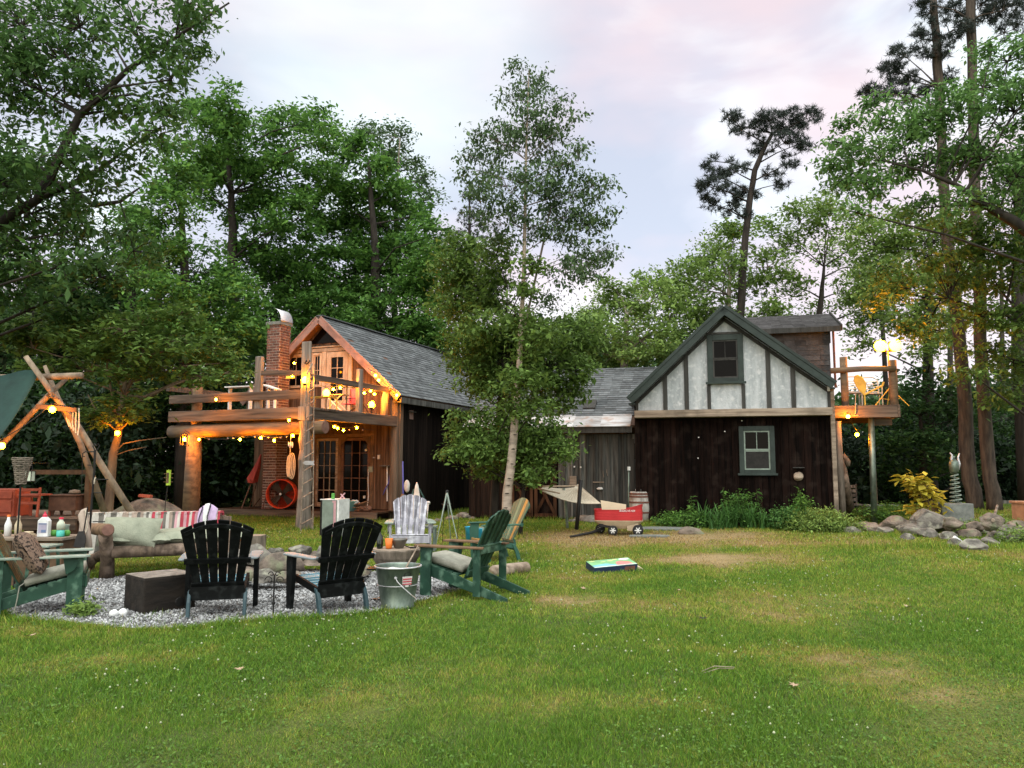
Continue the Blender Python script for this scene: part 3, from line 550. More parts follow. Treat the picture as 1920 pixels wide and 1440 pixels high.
so = MB(M); so.bar((E - .02, -ov + .05, RZ - SL * (2.5 + E) - .12), (E - .02, CL, RZ - SL * (2.5 + E) - .12), .05, .16); so.bar((E / 2, -ov + .06, RZ - SL * (2.5 + E) - .17), (E / 2, CL, RZ - SL * (2.5 + E) - .17), E - .03, .03); so.build('fascia', G['grey_board'], cab)
cp = MB(M); cp.tube([(-.02, -.12, 0), (-.02, -.12, 1.6), (-.03, -.11, EZ - .05)], [.135, .125, .12], 9, wob=.05); cp.b(-.02, .13, -.06, .10, .1, EZ - .1); cp.build('corner_post', G['beam_v'], cab)
# upper doors, window, head trim
tz = 4.86
ut = MB(M)
for p0, p1 in ((cu(655, 700), cu(662, 700)), (cu(606, 700), cu(613, 700)),): ut.b(p0, p1, -.07, -.005, DK + .02, tz)
ut.b(-4.1, -4.0, -.07, -.005, DK + .02, tz); ut.b(-3.05, -2.95, -.07, -.005, DK + .02, tz); ut.b(-4.1, cu(662, 700), -.075, -.0, tz, tz + .11); ut.b(-3.55, cu(655, 700) + .12, -.10, -.03, tz + .13, tz + .17)
ut.build('door_casing', G['pale_trim'], cab, bevel=.004)
french(cab, M, cu(613, 700) + .02, cu(655, 700) - .02, DK + .03, tz - .02, -.02, G['pale_trim'], 2, 4, .16, .5, 'upper_door')
window(cab, M, -2.95 + .02, cu(606, 700) - .02, DK + .95, tz - .02, -.02, G['pale_trim'], 2, 2, .06, 1, barm=G['pale_trim'], sill=False)
window(cab, M, -4.0 + .02, -3.05 - .02, DK + .95, tz - .02, -.02, G['pale_trim'], 2, 2, .06, 1, barm=G['pale_trim'], sill=False)
lp = MB(M); boards(lp, -4.0, cu(606, 700), -.01, DK, DK + .94, (.14, .2)); lp.build('lower_panel', G['gable_board'], cab)
tw = MB(M); tw.prism([(-.55, 0), (.55, 0), (0, .55)], .03, Matrix.Translation((UW, -.04, 5.12)) @ Matrix.Rotation(R(90), 4, 'X')); tw.build('attic_window', G['glass_dark'], cab)
# lower doors
lt = MB(M); zt = 2.30; lt.b(u_d0 - .02, u_d0 + .07, -.06, -.004, .28, zt); lt.b(u_d1 - .05, u_d1 + .06, -.06, -.004, .28, zt); lt.b(u_d0 - .02, u_d1 + .06, -.06, -.004, zt, zt + .1); mid = cu(640)
lt.b(mid - .05, mid + .05, -.06, -.004, .28, zt); 
for s_, x in ((1, mid + .05), (-1, u_d1 - .05)): lt.prism([(0, 0), (s_ * .28, 0), (0, -.30)], .03, Matrix.Translation((x, -.078, zt + .03)) @ Matrix.Rotation(R(90), 4, 'X'))
lt.build('door_frame', G['cedar'], cab)
french(cab, M, u_d0 + .08, mid - .06, .29, zt - .02, -.01, G['weather_trim'], 3, 5, .08, .12, 'french_door')
french(cab, M, mid + .06, u_d1 - .06, .29, zt - .02, -.01, G['dark_wood'], 3, 5, .08, .12, 'french_door')
tag(MB(M).box((0, 0, 0), (0.001, 0.001, .001)).build('x', G['iron']), None); bpy.data.objects.remove(bpy.data.objects['x'])
# small fittings on the gable
def small(px, py, w_, h_, m_, nm, v=-.03, d=.05):
    u, z = F.hit(px, py, v); q = MB(M); q.b(u - w_ / 2, u + w_ / 2, v - d, v, z - h_ / 2, z + h_ / 2); return q.build(nm, m_, cab, bevel=.005)
small(711, 857, .07, .12, G['white_plastic'], 'socket_box'); small(687, 844, .06, .06, G['white_plastic'], 'switch_box'); small(696, 880, .14, .16, G['sage_metal'], 'meter_box'); small(702, 858, .05, .03, G['white_plastic'], 'switch_box'); small(684, 932, .05, .08, G['white_plastic'], 'socket_box')
cv = MB(M); 
for pts in (((691, 880), (690, 900), (691, 930), (689, 948), (692, 957)), ): cv.tube([F.w(*(lambda h: (h[0], -.07, h[1]))(F.hit(px, py, -.07))) if False else (F.hit(px, py, -.07)[0], -.07, F.hit(px, py, -.07)[1]) for px, py in pts], .014, 5)
cv.build('conduit', G['white_plastic'], cab)
c2 = MB(M); c2.tube([(F.hit(726, 874, -.08)[0], -.08, F.hit(726, 874, -.08)[1]), (F.hit(726, 940, -.08)[0], -.08, F.hit(726, 940, -.08)[1])], .022, 6); c2.build('drain_pipe', G['white_plastic'], cab)
c3 = MB(M); c3.b(cu(718, 875), cu(736, 875), -.2, -.03, F.hit(726, 873)[1] - .02, F.hit(726, 873)[1] + .01); c3.build('wall_shelf', G['grey_board'], cab)
# birdhouse on the side wall
bu, bv = .03, 1.0; hp = at(765, 776, 22.7); bh = thing('birdhouse', 'small pinkish birdhouse fixed high on the dark side wall', 'birdhouse', hp)
B = Matrix.Translation(hp) @ Matrix.Rotation(F.yaw, 4, 'Z'); q = MB(B); q.b(-.10, .12, -.11, .11, -.16, .10); q.build('house_body', G['pink_trim'], bh); q = MB(B); q.bar((-.14, 0, .105), (.20, 0, .05), .3, .025, Z); q.build('lid', G['grey_board'], bh); q = MB(B); q.lathe([(.028, 0), (.028, .006)], (.0, -.112, .0), 12, Matrix.Rotation(R(90), 3, 'X')); q.build('entrance_hole', G['iron'], bh)
# porch floor
pv = -1.15
pf = thing('porch_floor', 'low plank porch along the front of the cabin', 'porch', F.w(-2.5, pv, 0), F.yaw)
q = MB(M); u = -5.3
v_ = pv
while v_ < -.16: q.b(-5.3, .1, v_, min(v_ + .135, -.15), .20, .24); v_ += .142
q.build('floor_boards', G['brown_board'], pf); q = MB(M); q.b(-5.3, .1, pv - .04, pv - .003, .06, .235); q.build('rim_board', G['beam_h'], pf)
q = MB(M)
for x in (-5.2, -4.0, -2.8, -1.6, -.2): q.b(x - .1, x + .1, pv + .05, pv + .25, 0, .19)
q.build('pier', G['rock'], pf)
# chimney
chm = thing('brick_chimney', 'tall red brick chimney with a curved metal cowl beside the gable', 'chimney', F.w(-3.9, -.55, 0), F.yaw)
cx0, cx1 = F.hit(500, 650, -.85)[0], F.hit(524, 650, -.85)[0]; ct = F.hit(520, 608, -.85)[1]
bk_ = MB(M); mo = MB(M); bricks(bk_, mo, cx0, cx1, -.85, -.85 + .52, 0, ct); st_ = mo.build('stack', G['mortar'], chm); bk_.build('brickwork', G['brick'], st_)
q = MB(M); q.b(cx0 - .03, cx1 + .03, -.88, -.85 + .55, ct, ct + .09); q.build('cap', G['concrete'], chm)
q = MB(M); cxm = (cx0 + cx1) / 2; hw = (cx1 - cx0) / 2; depth = .52
def cowl(a, b_):   # half hood curving up and over to the left
    th = R(82 * a); return (cx1 + .03 - hw * 1.25 * (1 - math.cos(th)), -.86 + b_ * (depth + .02), ct + .09 + .40 * math.sin(th))
q.grid(cowl, 14, 2, .012); q.build('cowl', G['tin'], chm, smooth=True)
# ---- raised deck
dk = thing('raised_deck', 'log and plank balcony on posts in front of the lit gable', 'deck', F.w(-2.2, -3.9, 0), F.yaw)
UF = cu(575, 900, -3.9); DL = F.hit(320, 780, -3.9)[0]; DR = .02; DV = -3.92
q = MB(M); v_ = DV + .03
while v_ < -.10: q.b(DL + .02, DR + .33 * (v_ + .1) / (-3.8) * -1 if False else DR - .02, v_, min(v_ + .14, -.09), DK - .045, DK); v_ += .147
q.build('deck_boards', G['beam_h'], dk)
z1 = F.hit(565, 764, DV)[1]; z0 = F.hit(565, 787, DV)[1]
q = MB(M); q.b(DL, cu(563, 780, DV), DV - .07, DV - .002, z0 + .02, z1); q.build('front_beam', G['beam_h'], dk, bevel=.01)
q = MB(M); q.b(cu(563, 780, DV), UF + .12, DV - .10, DV - .002, z0 - .02, z1 + .02); q.build('corner_block', G['grey_post'], dk, bevel=.01)
q = MB(M); q.bar((UF + .08, DV, (z0 + z1) / 2), (DR + .02, -.1, (z0 + z1) / 2 + .0), .09, z1 - z0, Z); q.build('side_beam', G['beam_y'], dk, bevel=.01)
lz = F.hit(450, 806, DV)[1]; q = MB(M); q.tube([(DL - .03, DV + .10, lz - .01), (DL + 1.6, DV + .10, lz), (DL + 3, DV + .10, lz + .02), (UF + .42, DV + .10, lz + .03)], [.165, .17, .165, .16], 14, wob=.03); q.build('front_log', G['log_h'], dk, smooth=True)
q = MB(M); q.lathe([(.15, 0), (.15, .015), (0.001, .02)], (UF + .425, DV + .10, lz + .03), 18, Matrix.Rotation(R(90), 3, 'Y')); q.build('log_end', G['log_end'], dk)
q = MB(M)
for x in np.linspace(DL + .4, UF - .2, 6): q.b(x - .03, x + .03, DV + .1, -.1, DK - .22, DK - .05)
q.build('joist', G['dark_wood'], dk)
# posts
lpx = F.hit(359, 900, DV + .1)[0]
q = MB(M); q.tube([(lpx, DV + .12, 0), (lpx + .01, DV + .12, 1.2), (lpx + .02, DV + .12, lz - .1)], [.22, .20, .185], 12, wob=.03); q.tube([(lpx + .02, DV + .16, lz + .1), (lpx + .03, DV + .16, F.hit(366, 705, DV)[1])], [.13, .12], 10, wob=.04); q.build('left_post', G['log_h'], dk, smooth=True)
bpx = F.hit(571, 900, DV)[0]; tu, tz2 = F.hit(577, 641, DV)
q = MB(M); q.tube([(bpx + random.uniform(-.02, .02), DV + .02, z_ * (z0 - .03)) for z_ in np.linspace(0, 1, 12)], [.20, .18, .16, .175, .15, .165, .145, .17, .15, .16, .15, .165], 11, wob=.09); q.build('corner_post', G['grey_post'], dk)
q = MB(M); q.b(tu - .13, tu + .13, DV - .06, DV - .005, z1 + .02, tz2); q.build('hook_board', G['grey_post'], dk, bevel=.012)
hu, hz = F.hit(578, 678, DV - .07); q = MB(M); q.tube([(hu - .05, DV - .07, hz + .03), (hu - .06, DV - .12, hz - .04), (hu, DV - .14, hz - .07), (hu + .05, DV - .12, hz - .03), (hu + .04, DV - .07, hz + .02)], .018, 6); q.build('hook', G['iron'], dk)
mu_, mz = F.hit(484, 668, DV); q = MB(M); q.b(mu_ - .1, mu_ + .1, DV + .002, DV + .12, z1, mz); q.build('rail_post', G['grey_post'], dk, bevel=.015)
ra = F.hit(320, 744, DV); rb = F.hit(575, 738, DV); q = MB(M); q.bar((ra[0], DV - .03, F.hit(320, 750, DV)[1]), (rb[0] - .06, DV - .03, F.hit(575, 739, DV)[1]), .05, .22, Z); q.build('front_rail', G['beam_h'], dk, bevel=.01)
q = MB(M); q.bar((mu_ + .1, DV + .03, F.hit(500, 699, DV)[1]), (tu, DV + .03, F.hit(560, 700, DV)[1]), .04, .13, Z); q.build('upper_rail', G['beam_h'], dk, bevel=.01)
SDu = lambda v: UF + .08 + (DR - UF - .1) * (v - DV) / (-DV)
smv = -1.86; q = MB(M); q.b(SDu(smv) - .10, SDu(smv) + .02, smv - .09, smv + .09, z0 + .1, 4.02); q.build('side_rail_post', G['grey_post'], dk, bevel=.012)
q = MB(M); q.bar((SDu(DV) - .04, DV, 3.60), (SDu(-.2) - .04, -.2, 3.60), .045, .15, Z); q.build('side_rail', G['beam_y'], dk, bevel=.01)
q = MB(M); q.b(-4.95, -4.83, DV + .3, -.3, 3.45, 3.60); q.b(-4.95, -4.83, -.5, -.38, DK, 3.7); q.build('far_rail', G['beam_h'], dk)
# ================================================================ MIDDLE WING
F = HS; M = F.M
wing = thing('board_wing', 'low weathered board shed wing with slate roof joining the two houses', 'building', F.w(-2.1, .9, 0), F.yaw)
MV = .45; ML = F.hit(880, 900, MV)[0]; MR = -.02; mez = F.hit(1120, 812, MV - .25)[1]
er = F.hit(1192, 797, MV - .3)[1]
dz = F.hit(1205, 840, MV); du0, du1 = F.hit(1182, 850, MV)[0], F.hit(1226, 850, MV)[0]
bd0, bd1 = F.hit(958, 930, MV)[0], F.hit(1046, 930, MV)[0]
q = MB(M); boards(q, bd1 + .02, .30, MV, .05, mez - .02, (.16, .25), [(du0, du1, .05, 2.2)], batten=.05); q.build('board_wall', G['grey_board'], wing)
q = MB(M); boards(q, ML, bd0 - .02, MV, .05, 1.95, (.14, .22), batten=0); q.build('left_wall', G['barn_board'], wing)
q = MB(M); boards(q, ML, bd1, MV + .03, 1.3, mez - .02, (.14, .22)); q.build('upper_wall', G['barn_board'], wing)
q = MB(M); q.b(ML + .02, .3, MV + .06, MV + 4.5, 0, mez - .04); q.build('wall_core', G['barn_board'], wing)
ry = F.hit(1160, 690, MV + 3.2)[1]; E0 = MV - .35
q = MB(M); slab(q, (ML - .1, E0, er), (.6, E0, er), (ML - .1, MV + 3.2, ry), (.6, MV + 3.2, ry), .07); slab(q, (ML - .1, MV + 6.4, er), (.6, MV + 6.4, er), (ML - .1, MV + 3.2, ry), (.6, MV + 3.2, ry), .07); wr = q.build('roof', G['dark_wood'], wing)
def lerp3(a, b_, t): return tuple(a[i] + (b_[i] - a[i]) * t for i in range(3))
q = MB(M); f_ = .14; shingles(q, lerp3((ML - .1, E0, er), (ML - .1, MV + 3.2, ry), f_), lerp3((.6, E0, er), (.6, MV + 3.2, ry), f_), (ML - .1, MV + 3.2, ry), (.6, MV + 3.2, ry), .15, .3, .004); q.build('shingles', G['shingle'], wr)
q = MB(M); nn = Vector((0, -(ry - er), 3.55)).normalized()
for k in range(6):
    a0 = ML - .1 + k * (.6 - ML + .1 - .75) / 6; a1 = ML - .1 + (k + 1) * (.6 - ML + .1 - .75) / 6
    p = [Vector(lerp3((a, E0, er), (a, MV + 3.2, ry), t)) for a, t in ((a0, -.02), (a1 + .03, -.02), (a1 + .03, f_ + .02), (a0, f_ + .02))]; o1 = nn * (.012 + .004 * (k % 2)); q.add(p + [x + o1 for x in p], [(0, 3, 2, 1), (4, 5, 6, 7), (0, 1, 5, 4), (1, 2, 6, 5), (2, 3, 7, 6), (3, 0, 4, 7)])
q.build('metal_flashing', G['flashing'], wr)
q = MB(M); q.b(ML - .1, -.08, E0 - .03, E0 - .003, er - .20, er - .02); q.build('fascia', G['stud'], wing)
q = MB(M); lo_ = F.hit(1108, 762, MV + .9); q.box((lo_[0], MV + .75, lo_[1] - .02), (.35, .4, .22), Matrix.Rotation(R(40), 3, 'X')); q.build('roof_vent', G['stud'], wr)
# side door with window, lower dark panel
dr = MB(M); z_ = .12; dr.b(du0, du0 + .1, MV - .05, MV, z_, 2.2); dr.b(du1 - .1, du1, MV - .05, MV, z_, 2.2); dr.b(du0 + .1, du1 - .1, MV - .05, MV, 2.08, 2.2); do = dr.build('door_casing', G['stud'], wing)
wd0 = F.hit(1205, 861, MV)[1]; dp = MB(M); dp.b(du0 + .1, du1 - .1, MV - .03, MV - .003, z_, wd0); 
for zz in (.75, 1.1): dp.b(du0 + .14, du1 - .14, MV - .042, MV - .03, zz - .04, zz)
dd_ = dp.build('side_door', G['stud'], wing); g = MB(M); g.b(du0 + .1, du1 - .1, MV - .02, MV - .004, wd0, 2.08); g.build('pane', G['glass_dark'], dd_)
# barn doors with crossed braces
for k in range(2):
    a = bd0 + (bd1 - bd0) * k / 2 + .02; b_ = bd0 + (bd1 - bd0) * (k + 1) / 2 - .02; q = MB(M); boards(q, a, b_, MV - .01, .06, 1.28, (.11, .16)); bo = q.build('barn_door', G['red_board'], wing)
    q = MB(M); y = MV - .06; q.b(a, b_, y - .02, y, 1.16, 1.26); q.b(a, b_, y - .02, y, .08, .18); q.b(a, a + .09, y - .022, y - .002, .18, 1.16); q.b(b_ - .09, b_, y - .022, y - .002, .18, 1.16); q.bar((a + .06, y - .03, .2), (b_ - .06, y - .03, 1.14), .02, .08, (0, -1, 0) if False else Z); q.bar((a + .06, y - .052, 1.14), (b_ - .06, y - .052, .2), .02, .08, Z); q.build('brace', G['brown_board'], bo)
q = MB(M); e_ = F.hit(1075, 901, MV - .04); q.b(e_[0] - .09, e_[0] + .09, MV - .10, MV - .03, e_[1] - .12, e_[1] + .12); q.build('meter_box', G['weather_trim'], wing)
# ================================================================ RIGHT HOUSE
hs = thing('half_timbered_house', 'house with white half-timbered gable over dark red board ground floor', 'house', F.w(2.45, 0, 0), F.yaw)
HW = F.hit(1559, 850, 0)[0]; PV = -.34; bz0 = F.hit(1370, 781, PV)[1]; bz1 = F.hit(1370, 767, PV)[1]
pk_u, pk_z = F.hit(1357, 574, PV - .3); le = F.hit(1176, 747, PV - .3); re_ = F.hit(1568, 717, PV - .3)
PZ = pk_z; PU = pk_u; EZl, EZr = le[1], re_[1]; LU, RU = le[0], re_[0]
SLl = (PZ - EZl) / (PU - LU); SLr = (PZ - EZr) / (RU - PU); HD = 7.0
tf2 = lambda u: PZ - .20 - (SLl * (PU - u) if u < PU else SLr * (u - PU))
uL, uR = F.hit(1192, 770, PV)[0], F.hit(1558, 770, PV)[0]
q = MB(M); lw0, lw1 = F.hit(1386, 850, 0)[0], F.hit(1453, 850, 0)[0]; lz0, lz1 = F.hit(1420, 888, 0)[1], F.hit(1420, 799, 0)[1]
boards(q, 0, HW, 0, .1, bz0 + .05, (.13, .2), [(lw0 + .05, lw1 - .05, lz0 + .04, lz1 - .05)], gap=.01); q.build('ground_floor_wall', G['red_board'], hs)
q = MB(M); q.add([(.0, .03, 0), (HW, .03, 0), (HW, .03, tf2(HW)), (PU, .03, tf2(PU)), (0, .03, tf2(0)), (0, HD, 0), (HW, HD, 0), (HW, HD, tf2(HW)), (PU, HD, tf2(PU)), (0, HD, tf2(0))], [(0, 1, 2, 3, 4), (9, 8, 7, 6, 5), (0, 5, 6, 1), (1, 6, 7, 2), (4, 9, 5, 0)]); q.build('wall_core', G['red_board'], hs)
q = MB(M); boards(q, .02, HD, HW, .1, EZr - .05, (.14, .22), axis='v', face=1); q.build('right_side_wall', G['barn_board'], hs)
# plaster gable with thickness
q = MB(M); pz = [(uL, bz1), (uR, bz1), (uR, tf2(uR)), (PU, tf2(PU)), (uL, tf2(uL))]; nP = len(pz); q.add([(u, PV, z) for u, z in pz] + [(u, .02, z) for u, z in pz], [tuple(range(nP)), tuple(range(2 * nP - 1, nP - 1, -1))] + [((i + 1) % nP, i, i + nP, (i + 1) % nP + nP) for i in range(nP)]); q.build('plaster_gable', G['plaster'], hs)
q = MB(M); q.b(uL - .03, uR + .03, PV - .07, 0.01, bz0, bz1); q.build('jetty_beam', G['weather_trim'], hs, bevel=.008)
q = MB(M); y = (PV - .045, PV - .003)
wl, wr_ = F.hit(1326, 680, PV)[0], F.hit(1394, 680, PV)[0]; wz0, wz1 = F.hit(1360, 717, PV)[1], F.hit(1360, 628, PV)[1]
for px in (1247, 1287, 1441, 1487):
    u = F.hit(px, 720, PV)[0]; w_ = .055; z_t = min(tf2(u - w_), tf2(u + w_)) - .02; q.b(u - w_, u + w_, *y, bz1 + .002, z_t)
q.b(wl - .02, wl + .07, *y, bz1 + .002, wz0 - .05); q.b(wr_ - .07, wr_ + .02, *y, bz1 + .002, wz0 - .05); q.b(wl - .01, wr_ + .01, y[0] - .005, y[1], wz1 + .02, wz1 + .07)
q.b(uL, uL + .07, y[0] + .006, y[1], bz1 + .002, tf2(uL) - .03); q.b(uR - .07, uR, y[0] + .006, y[1], bz1 + .002, tf2(uR) - .03)
for s_, sl, uu in ((-1, SLl, uL), (1, SLr, uR)):
    up = Vector((s_ * sl, 0, 1)).normalized(); q.bar(Vector((PU, PV - .026, PZ - .24)) - up * .04, Vector((uu, PV - .026, tf2(uu) - .04)) - up * .04, .05, .08, up)
q.build('timber_stud', G['stud'], hs)
window(hs, M, wl, wr_, wz0, wz1, PV - .03, G['green_trim'], 2, 1, .14, 2, barm=G['stud'])
window(hs, M, lw0, lw1, lz0, lz1, -.03, G['green_trim'], 2, 1, .12, 2, barm=G['sage_metal'])
cq = MB(M); cq.b(lw0 + .13, lw1 - .13, -.040, -.032, lz0 + .1, (lz0 + lz1) / 2 - .02); cq.build('insect_screen', G['iron'], hs)
# main roof
OV = PV - .30; q = MB(M); s2 = MB(M)
for sl, uu, ez in ((SLl, LU, EZl), (SLr, RU, EZr)):
    a = ((uu, OV, ez), (uu, HD, ez), (PU, OV, PZ), (PU, HD, PZ)); slab(q, *a, .08); shingles(s2, *a, .15, .3)
mr = q.build('roof', G['dark_wood'], hs); s2.build('shingles', G['shingle_brown'], mr)
q = MB(M)
for s_, sl, uu, ez in ((-1, SLl, LU, EZl), (1, SLr, RU, EZr)):
    up = Vector((s_ * sl, 0, 1)).normalized(); a = Vector((PU + s_ * .02, OV - .03, PZ)); b_ = Vector((uu, OV - .03, ez)); q.bar(a - up * .10, b_ - up * .10, .05, .19, up); q.bar(a - up * .005 + Vector((0, -.022, 0)), b_ - up * .005 + Vector((0, -.022, 0)), .04, .075, up)
q.build('bargeboard', G['green_trim'], hs, bevel=.006)
q = MB(M); q.b(LU + .03, uL, OV, .5, EZl - .16, EZl - .12); q.b(uR, RU - .03, OV, .5, EZr - .16, EZr - .12); q.build('eave_return', G['green_trim'], hs)
q = MB(M); q.b(HW + .0, HW + .10, -.12, .02, 0, bz0 - .003); q.b(HW - .02, HW + .12, -.02, .14, bz0, EZr - .05); q.build('corner_board', G['weather_trim'], hs)
q = MB(M); q.box((F.hit(1553, 722, PV - .05)[0], PV - .08, F.hit(1553, 722, PV - .05)[1] - .08), (.06, .05, .14)); q.build('bracket', G['white_paint'], hs)
# dormer wing on the right
DVv = 1.35; ez_ = F.hit(1500, 617, DVv)[1]; ur = F.hit(1555, 640, DVv)[0]; rz_ = F.hit(1500, 591, DVv + 1.6)[1]; ul = PU + (PZ - ez_) / SLr - .3
ul = F.hit(1405, 640, DVv)[0]
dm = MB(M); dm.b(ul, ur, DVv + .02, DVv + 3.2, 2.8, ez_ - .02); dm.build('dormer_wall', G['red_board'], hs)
q = MB(M); shingles(q, (ul, DVv, 2.9), (ur + .01, DVv, 2.9), (ul, DVv + .015, ez_ - .03), (ur + .01, DVv + .015, ez_ - .03), .14, .3); q.build('dormer_cladding', G['shingle_brown'], hs)
q = MB(M); s2 = MB(M); dre = F.hit(1574, 620, DVv)[0]
for y_e in (DVv - .25, DVv + 3.45):
    a = ((ul - .6, y_e, ez_ - .02), (dre, y_e, ez_ - .02), (ul - .6, DVv + 1.6, rz_), (dre, DVv + 1.6, rz_)); slab(q, *a, .07); shingles(s2, *a, .15, .3)
dq = q.build('dormer_roof', G['dark_wood'], hs); s2.build('shingles', G['shingle_brown'], dq)
q = MB(M); q.b(ul - .3, dre - .01, DVv - .29, DVv - .253, ez_ - .14, ez_ - .0); q.bar((dre + .02, DVv - .25, ez_ - .04), (dre + .02, DVv + 1.6, rz_ - .02), .04, .16, Z); q.bar((dre + .02, DVv + 3.4, ez_ - .04), (dre + .02, DVv + 1.6, rz_ - .02), .04, .16, Z); q.prism([(DVv, ez_ - .4), (DVv + 3.2, ez_ - .4), (DVv + 3.2, ez_ - .1), (DVv + 1.6, rz_ - .12), (DVv, ez_ - .1)], .03, Matrix(((0, 0, 1, ur + .02), (1, 0, 0, 0), (0, 1, 0, 0), (0, 0, 0, 1)))); q.build('dormer_trim', G['stud'], hs)
q = MB(M); x = F.hit(1560, 640, DVv)[0] + .03; q.tube([(x, DVv - .05, ez_ - .1), (x, DVv - .05, EZr + .05)], .03, 8); q.build('downpipe', G['rust'], hs)
# vent hood + wall light on the ground floor wall
q = MB(M); a = F.hit(1497, 893, -.1); q.blob((a[0], -.12, a[1]), .12, 3, .05, sq=(1, .7, .95), cuts=4); q.build('vent_hood', G['weather_trim'], hs, smooth=True)
q = MB(M); a = F.hit(1497, 885, -.05); q.b(a[0] - .13, a[0] + .13, -.2, -.03, a[1] + .10, a[1] + .12); q.build('vent_cover', G['stud'], hs)
for px, py in ((1310, 820), (1309, 859), (1359, 809), (1391, 789)):
    a = F.hit(px, py, -.04); q = MB(M); q.b(a[0] - .015, a[0] + .015, -.06, -.03, a[1] - .012, a[1] + .012); q.build('nail_hook', G['white_plastic'], hs)
# right deck
rd = thing('side_deck', 'small raised deck with log rail on the right side of the white gable', 'deck', F.w(6, .6, 0), F.yaw)
RV = .35; ru = F.hit(1683, 770, RV)[0]; dz1 = F.hit(1620, 760, RV)[1]; dz0 = F.hit(1620, 783, RV)[1]
q = MB(M); v_ = RV + .05
while v_ < 3.3: q.b(HW + .16, ru - .02, v_, v_ + .135, dz1 - .05, dz1 - .01); v_ += .142
q.build('deck_boards', G['beam_h'], rd); q = MB(M); q.b(HW + .13, ru, RV - .03, RV + .03, dz0, dz1); q.b(ru + .002, ru + .06, RV - .03, 3.3, dz0, dz1); q.b(F.hit(1640, 790, RV)[0], ru - .05, RV + .4, RV + .5, dz0 - .18, dz0 - .002); q.b(HW + .13, ru - .1, 3.2, 3.28, dz0, dz1 - .06); q.build('rim_beam', G['beam_h'], rd, bevel=.008)
rl = F.hit(1600, 693, RV); r2_ = F.hit(1680, 693, RV); q = MB(M); q.tube([(HW + .12, RV + .05, rl[1] - .01), (HW + .9, RV + .05, rl[1] + .02), (ru + .02, RV + .05, rl[1])], [.075, .07, .07], 10, wob=.03); q.build('log_rail', G['log_h'], rd, smooth=True)
for px, w_, topy in ((1586, .10, 668), (1678, .11, 674)):
    u = F.hit(px, 730, RV)[0]; q = MB(M); q.tube([(u, RV + .16, dz0), (u, RV + .16, F.hit(px, topy, RV)[1])], [w_, w_ * .9], 9, wob=.06); q.build('rail_post', G['log_h'], rd, smooth=True)
u = F.hit(1637, 860, RV + .2)[0]; q = MB(M); q.tube([(u - .04, RV + .2, 0), (u, RV + .2, dz0 - .003)], .075, 12); q.build('pipe_post', G['galv'], rd, smooth=True)
q = MB(M); u = F.hit(1676, 860, 3.2)[0]; q.tube([(ru - .1, 3.1, 0), (ru - .1, 3.1, dz0)], .07, 10); q.build('rear_post', G['beam_v'], rd)
# ================================================================ TREES
DM, LM = 1.6, 1.9
def leaf_quads(P, size, flat=.5, droop=0.0, asp=.5):
    """P (n,3) leaf roots -> folded kite leaves, random heading, mostly level"""
    n = len(P); a = rng.uniform(0, 6.283, n); el = rng.normal(-droop, flat, n); s = size * np.exp(rng.normal(-.06, .34, n)).clip(.4, 2.0)
    d = np.stack([np.cos(a) * np.cos(el), np.sin(a) * np.cos(el), np.sin(el)], -1)
    nr = np.stack([rng.normal(0, flat, n), rng.normal(0, flat, n), np.ones(n)], -1)
    sd = np.cross(d, nr); sd /= np.linalg.norm(sd, axis=1)[:, None] + 1e-9; up = np.cross(sd, d)
    V = np.empty((n, 4, 3)); V[:, 0] = P; m_ = P + d * (s * .45)[:, None]; wv = sd * (s * asp * .5)[:, None]; u_ = up * (s * .07)[:, None]
    V[:, 1] = m_ + wv + u_; V[:, 3] = m_ - wv + u_; V[:, 2] = P + d * s[:, None]
    return V.reshape(-1, 3), np.arange(n * 4).reshape(n, 4)
def needle_tris(P, size, wd=.012):
    n = len(P); d = rng.normal(size=(n, 3)); d[:, 2] += .35; d /= np.linalg.norm(d, axis=1)[:, None]; q = rng.normal(size=(n, 3)); sd = np.cross(d, q); sd /= np.linalg.norm(sd, axis=1)[:, None]
    s = size * rng.uniform(.7, 1.2, n); V = np.empty((n, 3, 3)); V[:, 0] = P + sd * wd; V[:, 1] = P - sd * wd; V[:, 2] = P + d * s[:, None]
    return V.reshape(-1, 3), np.arange(n * 3).reshape(n, 3)
def pxblobs(lst, Y, dz=1.0):
    """rough crown masses read off the view: px, py, radius in px, optional depth shift"""
    out = []
    for b in lst:
        y = (b[3] if len(b) > 3 and b[3] > 5 else Y + b[3] if len(b) > 3 else Y + random.uniform(-.09, .09) * Y * dz); c = at(b[0], b[1], y); out.append((c, b[2] / FPX * y))
    return out
